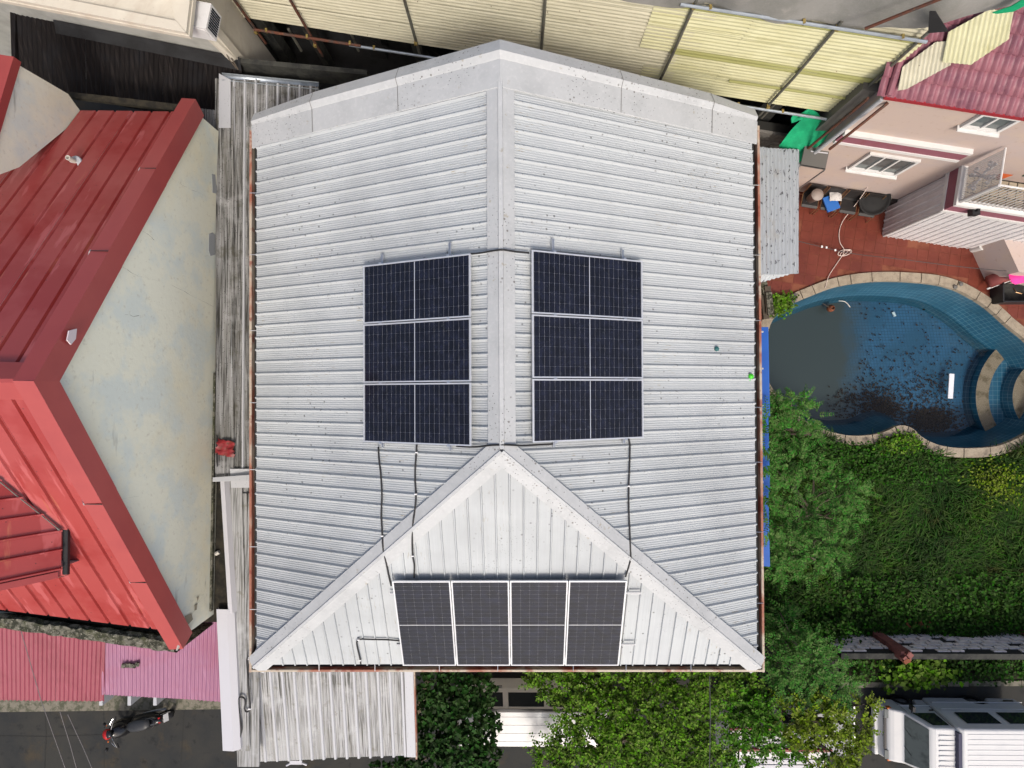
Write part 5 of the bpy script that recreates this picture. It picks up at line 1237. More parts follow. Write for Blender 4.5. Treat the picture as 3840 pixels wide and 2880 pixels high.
# cream lower wall beyond the siding
lw = thing('cream_wing_wall', 'low cream wing wall beyond the white siding', 'wall', P(3760, 1000, PZ))
q0 = P(3640, 934, PZ); q1 = P(3693, 1050, PZ)
B().prism([q0, q1, q1 + UA * 5, q0 + UA * 5], (0, 0, 1.25)).build('body', Mt['pink_wall'], lw)
t = thing('rolled_awning', 'long brown rolled awning lying along the cream wall', 'roll', P(3750, 1090, PZ))
ra, rb_ = P(3706, 1058, .5), P(3900, 985, .95)
B().tube([ra, ra.lerp(rb_, .5), rb_], .19, 14).build('roll', Mt['roll_brown'], t, True)
B().tube([ra + Vector((0, -.2, -.05)), rb_ + Vector((0, -.2, -.05))], .025, 6).build('batten', Mt['white_paint'], t)
cl = []; fs = []; n = 14; c0 = P(3812, 1036, .98)
for i in range(n):
    for j in range(n):
        x = (i / (n - 1) - .5) * .75; y = (j / (n - 1) - .5) * .48
        cl.append(c0 + Vector((x, y + x * .2, .14 * math.exp(-(y * 4) ** 2) + .05 * math.sin(11 * x + 5 * y) + random.uniform(0, .03))))
        if i < n - 1 and j < n - 1 and (i - 6.5) ** 2 + (j - 6.5) ** 2 < 48: k = i * n + j; fs.append((k, k + n, k + n + 1, k + 1))
tag(obj('pink_cloth', cl, fs, Mt['pink_cloth'], None, True), 'bright pink cloth draped over the rolled awning', 'cloth')
t = thing('black_cooler', 'open black crate beside the rolled awning', 'crate', P(3800, 1095, PZ))
cb_ = P(3815, 1095, PZ + .25)
for dx, dy, sx, sy in ((0, .33, 1.25, .04), (0, -.33, 1.25, .04), (-.62, 0, .04, .66), (.62, 0, .04, .66)): B().box(cb_ + Vector((dx, dy, 0)), (sx, sy, .5)).build('side', Mt['black_plastic'], t)
B().box(cb_ - up * .2, (1.2, .6, .04)).build('base', Mt['dark_concrete'], t); B().tube([cb_ + Vector((-.2, .1, .1)), cb_ + Vector((-.25, -.05, .25)), cb_ + Vector((-.1, -.1, .28))], .015, 5).build('hook', Mt['brass_tube'], t)
# paint pails
def pail(px, py, r, h, mb, ml, lb, extra=None):
    c = P(px, py, PZ); t = thing('paint_pail', lb, 'pail', c, 'paint pails by the white siding')
    B().lathe(c, [(r * .86, 0), (r, h), (r * 1.06, h), (r * 1.06, h + .02)], 18).build('body', Mt[mb], t)
    B().lathe(c + up * (h + .015), [(r * .98, 0), (r * .98, .014), (r * .7, .014), (r * .66, .004), (r * .2, .004), (r * .18, .014)], 18).build('lid', Mt[ml], t)
    B().tube([c + Vector((r * math.cos(a) * 1.08, r * math.sin(a) * .3, h * .75 + r * .5 * math.sin(a))) for a in [math.pi * k / 8 for k in range(9)]], .006, 5).build('handle', Mt['hub_steel'], t)
    if extra: B().lathe(c + up * h * .3, [(r * .96, 0), (r * .99, h * .4)], 18, cap=False).build('label_band', Mt[extra], t)
pail(3648, 934, .13, .40, 'can_white', 'can_white', 'white pail leftmost of the row by the siding')
pail(3678, 941, .12, .22, 'can_white', 'can_white', 'short white pail in the middle of the row')
pail(3708, 938, .13, .40, 'can_yellow', 'can_white', 'yellow pail with white lid at the right of the row', 'green_can')
pail(3705, 970, .15, .42, 'can_white', 'yellow_lid', 'white pail with a yellow lid below the row')
pail(3691, 992, .12, .30, 'green_can', 'green_can', 'dark green pail with a yellow label, lowest of the pails', 'can_yellow')

# ================================================================= things along the pink wall
def chair(a, out, lb):
    t = thing('waiting_chair', lb, 'chair', AW(a, PZ, out), 'black chairs along the pink wall')
    w = .50
    sv = []
    for i in range(7):
        for j in range(2):
            pass
    prof = [(.52, .42), (.45, .45), (.25, .43), (.10, .42), (.06, .48), (.02, .70), (.0, .86)]
    vs = [AW(a + x * w, PZ + z, out - .26 + y) for y, z in prof[:4] for x in (-.47, .47)]
    obj('seat', vs + [q - up * .03 for q in vs], [(2 * i, 2 * i + 1, 2 * i + 3, 2 * i + 2) for i in range(3)] + [(8 + 2 * i, 8 + 2 * i + 2, 8 + 2 * i + 3, 8 + 2 * i + 1) for i in range(3)] + [(0, 8, 9, 1)], Mt['chair_black'], t)
    vs = [AW(a + x * w, PZ + z, out - .26 + y) for y, z in prof[3:] for x in (-.47, .47)]
    obj('backrest', vs + [q - NA * .03 for q in vs], [(2 * i, 2 * i + 1, 2 * i + 3, 2 * i + 2) for i in range(3)] + [(6, 7, 15, 14)], Mt['chair_black'], t)
    for x in (-.5, .5):
        B().tube([AW(a + x * w, PZ + .01, out + .30), AW(a + x * w, PZ + .42, out + .22), AW(a + x * w, PZ + .44, out - .14), AW(a + x * w, PZ + .88, out - .26)], .016, 6).build('frame', Mt['brass_tube'], t)
        B().tube([AW(a + x * w, PZ + .01, out - .28), AW(a + x * w, PZ + .43, out - .1)], .014, 6).build('leg', Mt['brass_tube'], t)
    return t
def a_of(px, py, z): return (P(px, py, z) - AW(0, 0)).dot(UA)
base_a = a_of(3046, 710, PZ + .45)
for i, lb in enumerate(('black waiting chair at the left end of the row, bin on it', 'second black waiting chair in the row, blue folder on it', 'third black waiting chair in the row, empty with a leaf', 'fourth black waiting chair in the row, next to the round tub')):
    chair(base_a + i * .585, .36, lb)
t = thing('waste_bin', 'beige tapered waste bin on the leftmost black chair', 'bin', P(3040, 695, 0))
c = AW(base_a - .02, PZ + .44, .38); B().lathe(c, [(.12, 0), (.165, .42), (.18, .43), (.18, .46), (.0, .47)], 18).build('body', Mt['bin_beige'], t, True)
tag(B().box(AW(base_a + .60, PZ + .52, .42), (.40, .46, .05), Matrix.Rotation(.35, 3, 'Z')).build('blue_folder', Mt['folder_blue']), 'blue folder on the second black chair', 'folder')
c0 = AW(base_a + .66, PZ + .60, .22); cl = []; fs = []; n = 9
for i in range(n):
    for j in range(n):
        x = (i / (n - 1) - .5) * .36; y = (j / (n - 1) - .5) * .30
        cl.append(c0 + Vector((x, y, .06 * math.cos(9 * x) * math.cos(8 * y) + random.uniform(0, .02))))
        if i < n - 1 and j < n - 1: k = i * n + j; fs.append((k, k + n, k + n + 1, k + 1))
tag(obj('folded_cloth', cl, fs, Mt['cloth_white'], None, True), 'crumpled pale cloth on top of the blue folder', 'cloth')
t = thing('round_tub', 'large round black tub lying face up at the end of the chairs', 'tub', P(3270, 750, PZ))
c = P(3280, 750, PZ + .72); axd = (Vector((-.15, -.25, 1))).normalized()
B().lathe(c, [(.36, -.30), (.43, .0), (.45, .02), (.43, .035), (.39, .02), (.36, -.03), (.27, -.035), (.26, -.025), (.06, -.04), (.0, -.04)], 30, axd, cap=False).build('bowl', Mt['rubber'], t, True)
def sack(px, py, z, sx, sy, sz, lb, rz=0):
    v = []; f = []; n, m_ = 16, 9; c = P(px, py, z)
    for j in range(m_ + 1):
        th = math.pi * j / m_
        for i in range(n):
            ph = 2 * math.pi * i / n; r = 1 + .09 * math.sin(3 * ph + j) + random.uniform(-.05, .05)
            q = Vector((sx * math.sin(th) * math.cos(ph) * r, sy * math.sin(th) * math.sin(ph) * r, sz * math.cos(th)))
            v.append(c + Matrix.Rotation(rz, 3, 'Z') @ q)
    for j in range(m_):
        for i in range(n): a = j * n + i; b = j * n + (i + 1) % n; f.append((a, a + n, b + n, b))
    return tag(obj('sack', v, f, Mt['sack_white'], None, True), lb, 'sack')
sack(3310, 690, PZ + .75, .34, .20, .20, 'pale sack on top of the heap against the pink wall', -.15)
sack(3318, 735, PZ + .5, .20, .30, .22, 'pale sack squeezed between the round tub and the black box', -.5)
t = thing('black_box', 'flat black box leaning beside the white siding', 'box', P(3345, 745, PZ))
cbx = P(3345, 742, PZ + .3); B().box(cbx, (.34, .42, .45), Matrix.Rotation(-.12, 3, 'Z')).build('case', Mt['black_plastic'], t); B().box(cbx + up * .23, (.36, .44, .02), Matrix.Rotation(-.12, 3, 'Z')).build('lid', Mt['chair_black'], t)
t = thing('grey_awning', 'small flat grey awning panel between the green net and the chairs', 'awning', P(3050, 600, PZ))
tp = [P(3000, 622, 3.0), P(3092, 638, 3.0), P(3112, 545, 3.0), P(3020, 530, 3.0)]
B().prism(tp, (0, 0, .04)).build('top', Mt['table_grey'], t); B().prism([tp[0] + up * .041, tp[1] + up * .041, tp[1] + up * .041 + Vector((0, .02, 0)), tp[0] + up * .041 + Vector((0, .02, 0))], (0, 0, .01)).build('edge', Mt['black_plastic'], t)
B().prism([P(3040, 565, 3.045), P(3104, 573, 3.045), P(3104, 577, 3.045), P(3040, 569, 3.045)], (0, 0, .008)).build('hinge', Mt['white_trim'], t)
for q in tp[:2]: B().tube([Vector((q.x, q.y, PZ)), q], .02, 6).build('post', Mt['hub_steel'], t)
# small galvanised roof and the block wall behind it
gv = thing('galvanised_roof', 'small blotchy galvanised corrugated roof right of the house', 'roof', P(2920, 800, 0))
za, zb2 = 3.3, 3.0
corr_poly('roof_sheet', [P(2815, 552, za), P(2815, 1030, za), P(2996, 1026, zb2), P(2998, 560, zb2)], (0, -1, 0), sine_profile(.02), .112, Mt['galv_blotch'], gv, smooth=True, sheet=6, ragged=.02)
corr_poly('lower_sheet', [P(2825, 1018, za - .3), P(2825, 1078, za - .55), P(2965, 1028, zb2 - .45), P(2965, 1015, zb2 - .2)], (-.3, -1, 0), sine_profile(.016), .10, Mt['galv_blotch'], gv, smooth=True)
for py in (600, 1000): 
    q = P(2985, py, zb2); B().tube([Vector((q.x, q.y, PZ)), q - up * .05], .03, 6).build('post', Mt['hub_steel'], gv)
bw = thing('grey_block_wall', 'low grey hollow block wall above the galvanised roof', 'wall', P(2880, 520, 0))
b0 = P(2790, 478, 2.6); B().prism([b0 - NA * .02, b0 + UA * 2.2 - NA * .02, b0 + UA * 2.2 - NA * .25, b0 - NA * .25], (0, 0, -2.5)).build('core', Mt['mortar_dark'], bw)
kb = B(); kb.box((0, 0, 0), (.39, .10, .185)); kbm = mesh('block', kb.v, kb.f, Mt['grey_block'])
for r in range(8):
    for c_ in range(5): inst('block', kbm, Matrix.Translation(b0 + UA * (.2 + .405 * c_ + .2 * (r % 2)) + NA * random.uniform(0, .015) - up * (.1 + .2 * r)) @ rotA, bw)
# green netting tent over the gap
gm = Mt['green_net']
def cloth(name, corners, z, m, lb, n=14, sag=.12, cat='net'):
    a, b, c, d = [P(x, y, q) for (x, y), q in zip(corners, z)]; v = []; f = []
    for i in range(n + 1):
        for j in range(n + 1):
            s_, t_ = i / n, j / n; p = a.lerp(b, s_).lerp(d.lerp(c, s_), t_)
            p = p - up * sag * math.sin(math.pi * s_) * math.sin(math.pi * t_) + up * .05 * math.sin(9 * s_ + 4 * t_) + Vector((.02 * math.sin(8 * t_), .02 * math.cos(7 * s_), 0))
            v.append(p)
            if i < n and j < n: k = i * (n + 1) + j; f.append((k, k + n + 1, k + n + 2, k + 1))
    return tag(obj(name, v, f, m, None, True), lb, cat)
cloth('green_net', [(3037, 411), (3150, 482), (2985, 620), (2920, 548)], [3.9, 3.6, 2.6, 2.9], gm, 'large green netting sheet strung below the yellow cladding')
cloth('green_net', [(2966, 432), (3038, 412), (3030, 436), (2968, 462)], [3.8, 3.95, 3.9, 3.7], gm, 'folded flap at the left corner of the green netting', 6, .03)
cloth('green_net', [(3060, 425), (3158, 445), (3155, 480), (3140, 478)], [3.5, 3.5, 3.2, 3.3], gm, 'small dark green netting piece hanging behind the sheet', 6, .05)
cloth('green_net', [(3150, 480), (3202, 434), (3208, 440), (3162, 486)], [3.6, 3.9, 3.9, 3.55], gm, 'thin twisted green netting end tied to the pipe', 6, .02)
# sloping rods beside the pink gable
for pts, lb, m in (([(3205, 455), (3362, 330)], 'thin pale pipe along the gable of the pink house', 'galv_pipe'), ([(3110, 560), (3200, 490), (3330, 385)], 'brown pipe along the corner of the pink house', 'rust_pipe')):
    tag(B().tube([P(x, y, 4.5 + .6 * i) for i, (x, y) in enumerate(pts)], .035, 7).build('wall_pipe', Mt[m]), lb, 'pipe')
# rope, wire, things on the patio
rp_ = smoothpath([P(3258, 695, 1.3), P(3225, 745, .9), P(3190, 790, .5), P(3160, 830, PZ + .05), P(3147, 870, PZ + .03), P(3150, 910, PZ + .03), P(3166, 942, PZ + .05), P(3140, 985, PZ + .03), P(3108, 1035, PZ + .05), P(3095, 1080, PZ + .1)], 5)
tag(B().tube(rp_, .011, 6).build('rope', Mt['rope'], None, True), 'pale rope trailing from the chairs to the pool edge', 'rope')
kn = []
for k in range(26): a = k * .55; kn.append(P(3168, 948, PZ + .04) + Vector((.17 * math.cos(a) * (1 + .3 * math.sin(a * .37)), .10 * math.sin(a * 1.1), .01 * (k % 3))))
tag(B().tube(smoothpath(kn, 2), .012, 5).build('rope_coil', Mt['rope']), 'small tangle of pale rope on the red tiles', 'rope')
wpth = [P(2995, 905, PZ + .35), P(3080, 925, PZ + .2), P(3190, 950, PZ + .15), P(3400, 975, PZ + .3), P(3600, 1000, PZ + .5), P(3790, 1018, PZ + .9)]
t = thing('ground_wire', 'thin black wire running across the red patio tiles', 'wire', wpth[0])
B().tube(smoothpath(wpth, 4), .010, 5).build('strand', Mt['wire_dark'], t)
for x, y in ((3082, 925), (3099, 928), (3132, 938)): B().box(P(x, y, PZ + .22), (.05, .06, .03)).build('peg', Mt['cable_clip'], t)
t = thing('slipper', 'dark slippers on the pool coping', 'slippers', P(3592, 1071, PZ))
for dx in (-.09, .09): B().lathe(P(3592, 1071, PZ + .08) + Vector((dx, dx * .5, 0)), [(.06, 0), (.062, .03), (.03, .045)], 10).build('sole', Mt['table_grey'], t)
# rusted engine-like scrap beside the house corner, grey board
t = thing('scrap_heap', 'heap of mossy wooden scrap between house and pool', 'scrap', P(2860, 1140, PZ))
for k in range(7):
    B().box(P(2850 + 6 * k, 1110 + 14 * (k % 4), PZ + .15 + .05 * k), (.18, random.uniform(.5, 1.0), .08), Matrix.Rotation(random.uniform(-.25, .25), 3, 'Z')).build('plank', Mt['bark' if k % 2 else 'mossy_concrete'], t)
tag(B().prism([P(2962, 1112, PZ + .09), P(2986, 1098, PZ + .09), P(2988, 1128, PZ + .09), P(2976, 1136, PZ + .09)], (0, 0, .02)).build('grey_mat', Mt['table_grey']), 'small grey mat on the coping at the left pool end', 'mat')
# long blue plastic gutter sheets under the right eave
for ya, yb, lb in ((1228, 1560, 'long blue plastic strip under the right eave beside the pool'), (1560, 1840, 'second blue plastic strip under the right eave, half hidden by leaves'), (1840, 2120, 'third blue plastic strip at the lower end of the right eave')):
    a, b_ = P(2846, ya, 4.6), P(2846 + 6, yb, 4.6)
    o = strip('blue_strip', [Vector((-.25, 0, .12)), Vector((.0, 0, .06)), Vector((.15, 0, .10)), Vector((.18, 0, .10)), Vector((.18, 0, .03))], a, b_, Mt['blue_plastic'], None); tag(o, lb, 'plastic strip', 'blue strips under the eave')
for py in (1242, 1380, 1520, 1805, 2090):
    o = B().tube([P(2828, py, 4.9), P(2862, py + 2, 4.9)], .022, 6).build('eave_bracket', Mt['pale_grey_paint']); tag(o, 'grey bracket rod at the right eave, level with ' + {1242: 'the pool top', 1380: 'the grey water', 1520: 'the pool bottom', 1805: 'the upper bush', 2090: 'the lower bush'}[py], 'bracket', 'brackets on the right eave')
t = thing('green_ball', 'lime green plastic toy stuck in the right gutter', 'toy', P(2814, 1412, 5.8)); B().lathe(P(2816, 1411, 5.85), [(.0, -.05), (.05, -.03), (.06, .0), (.05, .035), (.0, .05)], 12).build('ball', Mt['lime_plastic'], t, True); B().tube([P(2814, 1416, 5.85), P(2809, 1426, 5.85)], .03, 6).build('tail', Mt['lime_plastic'], t)

# ================================================================= road edge, block wall, kerb
def SG(o, kind='structure'): o['kind'] = kind; return o
rdz = 0.0
SG(B().prism([P(3150, 2452, .02), P(3150, 2552, .02), P(3900, 2540, .02), P(3900, 2440, .02)], (0, 0, .10)).build('verge', Mt['soil']))
ke = thing('kerb', 'mossy concrete kerb in front of the block wall', 'kerb', P(3500, 2560, 0))
ka, kb_ = P(3140, 2566, .06), P(3920, 2556, .06); L = (kb_ - ka).length; n = 8
for i in range(n):
    c = ka.lerp(kb_, (i + .5) / n); B().box(c + up * random.uniform(-.01, .01), (L / n - .02, .16, .16), Matrix.Rotation(random.uniform(-.01, .01), 3, 'Z')).build('kerb_stone', Mt['kerb'], ke)
# pale footway strip below the maroon awnings
SG(B().prism([P(-100, 2575, .0), P(-100, 2668, .0), P(880, 2655, .0), P(880, 2560, .0)], (0, 0, .06)).build('footway', Mt['kerb']))
for (x0_, y0_), (x1_, y1_) in (((170, 2670), (168, 2880)), ((388, 2670), (390, 2880)), ((690, 2670), (672, 2880))):
    pass
grd = bpy.data.objects['ground']
for pts in ([(168, 2670), (172, 2760), (166, 2900)], [(388, 2670), (391, 2780), (390, 2900)], [(690, 2668), (684, 2760), (676, 2900)], [(-20, 2760), (170, 2762), (390, 2756)], [(3330, 2860), (3360, 2868), (3420, 2866)]):
    a = [P(x_, y_, -.006) for x_, y_ in pts]; wv_ = [q + Vector((.012 + random.uniform(0, .01), .008, 0)) for q in a] + [q - Vector((.012, .008, 0)) for q in a]; k_ = len(a)
    obj('pavement_joint', wv_, [(i, i + 1, k_ + i + 1, k_ + i) for i in range(k_ - 1)], Mt['mortar_dark'], grd)
bwall = thing('block_wall', 'long low wall of whitish hollow blocks with dark joints above the kerb', 'wall', P(3500, 2380, 0))
WY = P(3400, 2371, 0).y; X0, X1 = P(3060, 2371, 0).x, 18.2; WH = 1.40
B().prism([(X0, WY - .02, 0), (X1, WY - .02, 0), (X1, WY - .16, 0), (X0, WY - .16, 0)], (0, 0, WH)).build('core', Mt['mortar_dark'], bwall)
kb = B(); kb.box((0, 0, 0), (.36, .07, .145)); kbm = mesh('block', kb.v, kb.f, Mt['block'])
for r in range(7):
    for c_ in range(int((X1 - X0) / .405)):
        if r == 6 and random.random() < .45 or random.random() < .07: continue
        inst('block', kbm, Matrix.Translation((X0 + .2 + c_ * .405 + .2 * (r % 2), WY - .015 + random.uniform(-.012, .012), .1 + r * .195)) @ Matrix.Rotation(random.uniform(-.02, .02), 4, 'Z'), bwall)
B().prism([(X0, WY - .03, WH), (X1, WY - .03, WH), (X1, WY - .19, WH), (X0, WY - .19, WH)], (0, 0, .04)).build('coping', Mt['dark_concrete'], bwall)
for px, lb in ((3262, 'rose painted pillar with a broken top on the block wall'), (3820, 'rose painted pillar at the right edge of the block wall')):
    c = P(px, 2360, 0); t = thing('wall_pillar', lb, 'pillar', c)
    B().box((c.x, WY + .02, .86), (.30, .26, 1.72)).build('shaft', Mt['rose_pillar'], t)
    for k in range(6): B().box((c.x + random.uniform(-.12, .12), WY + .02 + random.uniform(-.1, .1), 1.76 + random.uniform(0, .07)), (.14, .11, .1), Matrix.Rotation(random.uniform(-1, 1), 3, 'Z')).build('broken_block', Mt['terracotta' if k % 3 == 0 else 'rose_pillar'], t)
for px, lb in ((3417, 'left of two clay pipe rings half buried in the weeds'), (3470, 'right of two clay pipe rings half buried in the weeds')):
    c = P(px, 2333, .25); o = B().lathe(c, [(.16, -.25), (.17, .02), (.135, .02), (.13, -.2)], 18, Vector((.2, .5, 1)).normalized(), cap=False).build('clay_ring', Mt['terracotta'], None, True); tag(o, lb, 'pipe ring')

# ================================================================= white utility van
van = thing('utility_van', 'white utility van with ribbed roof and dark side windows on the road', 'van', (13, -10.6, 0))
VX0, VY = P(3292, 2690, .5).x, P(3500, 2624, .35).y; VW = 1.56
CW = Mt['car_white']
def sidepoly(pts, y0_, y1_, nm_, m, par=van, inset=0.0):
    """extrude an x-z outline across the width; upper points lean in (tumblehome)"""
    n = len(pts); a = []; b = []
    for x, z in pts:
        k = inset * max(0, z - .9) ; a.append(Vector((x, y0_ - k, z))); b.append(Vector((x, y1_ + k, z)))
    v = a + b; f = [tuple(range(n)), tuple(range(2 * n - 1, n - 1, -1))] + [(i, n + i, n + (i + 1) % n, (i + 1) % n) for i in range(n)]
    o = obj(nm_, v, f, m, par); bv = o.modifiers.new('bevel', 'BEVEL'); bv.width = .055; bv.segments = 3; bv.limit_method = 'ANGLE'; return o
x = VX0
cab = [(x, .30), (x - .02, .55), (x + .10, .86), (x + .22, .93), (x + .44, 1.02), (x + .78, 1.66), (x + .90, 1.72), (x + 1.52, 1.74), (x + 1.54, .34), (x + 1.15, .30), (x + 1.12, .46), (x + 1.03, .60), (x + .85, .66), (x + .67, .60), (x + .56, .46), (x + .53, .30)]
sidepoly(cab, VY, VY - VW, 'cab', CW, inset=.12)
bx0 = x + 1.45
boxp = [(bx0, .30), (bx0, 1.80), (bx0 + .10, 1.92), (bx0 + 2.75, 1.92), (bx0 + 2.78, .34), (bx0 + 1.90, .32), (bx0 + 1.86, .48), (bx0 + 1.76, .62), (bx0 + 1.58, .67), (bx0 + 1.40, .62), (bx0 + 1.28, .48), (bx0 + 1.24, .32)]
sidepoly(boxp, VY + .06, VY - VW - .06, 'body', CW, inset=.07)
# ribs on both roofs
for i in range(10):
    y = VY - .16 - i * (VW - .26) / 9.
    B().box((bx0 + 1.45, y, 1.923), (2.5, .028, .012)).build('roof_rib', CW, van)
    if 0 < i < 9: B().box((x + 1.23, y, 1.742), (.52, .04, .014)).build('roof_rib', CW, van)
GD = Mt['glass_dark']
def quad(nm_, pts, m, par=van): return obj(nm_, pts, [(0, 1, 2, 3)], m, par)
# windscreen, slightly proud of the sloping face
k0, k1 = .12 * .13, .12 * .75
ws = [Vector((x + .455, VY - .09, 1.045)), Vector((x + .455, VY - VW + .09, 1.045)), Vector((x + .765, VY - VW + .19, 1.635)), Vector((x + .765, VY - .19, 1.635))]
nw = (ws[1] - ws[0]).cross(ws[3] - ws[0]).normalized(); nw = nw if nw.x < 0 else -nw
B().prism([p + nw * .004 for p in ws], nw * .01).build('windscreen', Mt['glass_grey'], van)
for y in (-.45, -1.0): B().tube([Vector((x + .44, VY + y, 1.05)), Vector((x + .53, VY + y - .18, 1.22))], .009, 5).build('wiper', Mt['black_plastic'], van)
# side windows (near side)
def sw(pts, nm_='side_window', off=.008):
    q = [Vector((px_, VY + .06 * (bx_) - inset_ * max(0, z - .9) + off, z)) for px_, z, bx_, inset_ in pts]
    n_ = Vector((0, 1, 0)); B().prism(q, n_ * .008).build(nm_, GD, van)
sw([(x + .66, 1.08, 0, .12), (x + 1.30, 1.08, 0, .12), (x + 1.36, 1.60, 0, .12), (x + .90, 1.60, 0, .12)])
sw([(bx0 + .38, 1.15, 1, .07), (bx0 + 1.35, 1.15, 1, .07), (bx0 + 1.35, 1.66, 1, .07), (bx0 + .38, 1.66, 1, .07)]); sw([(bx0 + 1.60, 1.15, 1, .07), (bx0 + 2.55, 1.15, 1, .07), (bx0 + 2.55, 1.66, 1, .07), (bx0 + 1.60, 1.66, 1, .07)])
for z in (.62, 1.0): B().box((bx0 + 1.45, VY + .075, z), (2.7, .02, .025)).build('body_moulding', CW, van)
B().box((x + 1.0, VY + .012, .70), (1.0, .02, .02)).build('body_moulding', CW, van)
B().tube([(x + .52, VY + .004, .50), (x + .52, VY + .004, 1.04)], .006, 4).build('door_seam', Mt['table_grey'], van); B().tube([(x + 1.42, VY + .004, .40), (x + 1.42, VY - .07, 1.66)], .006, 4).build('door_seam', Mt['table_grey'], van)
B().box((x + 1.28, VY + .02, .98), (.12, .03, .03)).build('door_handle', Mt['black_plastic'], van); B().box((bx0 + 2.45, VY + .085, .55), (.28, .02, .05)).build('side_reflector', Mt['black_plastic'], van)
mr_ = B().box((x + .62, VY + .16, 1.14), (.08, .14, .18)).build('mirror', Mt['black_plastic'], van); B().tube([(x + .62, VY, 1.1), (x + .62, VY + .12, 1.12)], .015, 5).build('mirror_arm', Mt['black_plastic'], mr_)
B().box((x + .06, VY - VW / 2, .74), (.05, VW - .5, .12), Matrix.Rotation(-.35, 3, 'Y')).build('grille', Mt['black_gloss'], van); B().box((x + .025, VY - VW / 2, .74), (.02, VW - .6, .03)).build('grille_bar', Mt['chrome'], van)
for y in (-.17, -VW + .17): B().box((x + .08, VY + y, .76), (.10, .26, .16), Matrix.Rotation(-.35, 3, 'Y')).build('headlight', Mt['glass_grey'], van)
for y in (-.02, -VW + .02): B().box((x + .14, VY + y, .78), (.12, .06, .12)).build('indicator', Mt['amber'], van)
bp_ = B().box((x - .05, VY - VW / 2, .43), (.14, VW + .04, .20)).build('bumper', CW, van); bm_ = bp_.modifiers.new('b', 'BEVEL'); bm_.width = .04; bm_.segments = 2
B().box((bx0 + .02, VY - VW / 2, 1.80), (.10, VW - .3, .16)).build('box_front_band', Mt['dark_navy'], van)
B().box((x + .60, VY - .55, 1.03), (.22, .30, .05)).build('dash_paper', Mt['cloth_white'], van)
for wx in (x + .84, bx0 + 1.57):
    for wy in (VY - .12, VY - VW + .12):
        w = B().lathe((wx, wy, .29), [(.17, -.09), (.27, -.10), (.29, -.07), (.29, .07), (.27, .10), (.17, .09)], 24, Vector((0, 1, 0)), cap=False).build('wheel', Mt['rubber'], van, True)
        B().lathe((wx, wy, .29), [(.175, -.06), (.175, .055), (.12, .05), (.10, .075), (.05, .08), (.0, .075)], 20, Vector((0, 1, 0)), cap=False).build('rim', Mt['hub_steel'], w, True)

# ================================================================= jeep under the yellowing branches
jp = thing('jeepney', 'white jeepney with dark red roof rails and rack under the yellowing branches', 'jeep', (8.5, -10.7, 0))
jx0, jx1, jy0, jy1 = P(2745, 2800, 1.9).x, P(3085, 2800, 1.9).x, P(2900, 2722, 1.95).y, P(2900, 2930, 1.95).y
def jbox(nm_, xa_, xb_, ya_, yb_, za_, zb_, m, bev=.03):
    o = B().box(((xa_ + xb_) / 2, (ya_ + yb_) / 2, (za_ + zb_) / 2), (abs(xb_ - xa_), abs(yb_ - ya_), zb_ - za_)).build(nm_, Mt[m], jp)
    if bev: b_ = o.modifiers.new('b', 'BEVEL'); b_.width = bev; b_.segments = 2
    return o
jbox('body', jx0, jx1, jy0 - .03, jy1 + .03, .45, 1.25, 'car_white'); jbox('roof', jx0 - .05, jx1 + .1, jy0, jy1, 1.78, 1.92, 'car_white')
jbox('window_band', jx0 + .1, jx1 - .1, jy0 - .06, jy1 + .06, 1.25, 1.78, 'glass_dark', 0)
for i in range(6): q = jx0 + .1 + (jx1 - jx0 - .2) * i / 5; jbox('window_post', q - .03, q + .03, jy0 - .05, jy1 + .05, 1.25, 1.78, 'car_white', 0)
for y in (jy0 - .04, jy0 - .62): jbox('red_rail', jx0 - .1, jx1 + .22, y, y - .07, 1.93, 2.02, 'maroon_paint', .01)
for i in range(9): q = jx0 + .1 + (jx1 - jx0) * i / 8; B().tube([(q, jy0 - .02, 1.98), (q, jy0 - .75, 1.98)], .022, 6).build('rack_bar', Mt['car_white'], jp)
for y in (-.3, -.45, -.95, -1.1): jbox('roof_plank', jx0, jx1, jy0 + y, jy0 + y - .10, 1.922, 1.945, 'white_trim', 0)
hx0, hx1 = jx1 + .1, P(3232, 2660, .9).x
jbox('hood', hx0, hx1 - .25, P(3200, 2640, .95).y - .15, jy1 + .1, .45, .98, 'car_grey', .08)
jbox('windscreen', jx1, jx1 + .10, jy0 - .05, jy1 + .05, 1.0, 1.7, 'glass_grey', 0); jbox('front_panel', hx1 - .25, hx1 - .18, jy0 + .05, jy1, .45, .9, 'chrome', .02)
for q in (jx0 + .6, hx1 - .5):
    for y in (jy0 - .02, jy1 + .02):
        w = B().lathe((q, y, .36), [(.2, -.1), (.34, -.1), (.36, -.07), (.36, .07), (.34, .1), (.2, .1)], 22, Vector((0, 1, 0)), cap=False).build('wheel', Mt['rubber'], jp, True); B().lathe((q, y, .36), [(.21, .06), (.1, .09), (.0, .09)], 18, Vector((0, 1, 0)), cap=False).build('rim', Mt['hub_steel'], w, True)
B().tube([P(2700, 2820, 1.9), P(2745, 2880, 1.9)], .03, 6).build('ladder_rail', Mt['pale_grey_paint'], jp); B().tube([P(2720, 2800, 1.9), P(2765, 2870, 1.9)], .03, 6).build('ladder_rail', Mt['pale_grey_paint'], jp)
for k in range(4): B().tube([P(2703 + 14 * k, 2824 + 18 * k, 1.9), P(2724 + 14 * k, 2806 + 19 * k, 1.9)], .02, 5).build('ladder_rung', Mt['pale_grey_paint'], jp)

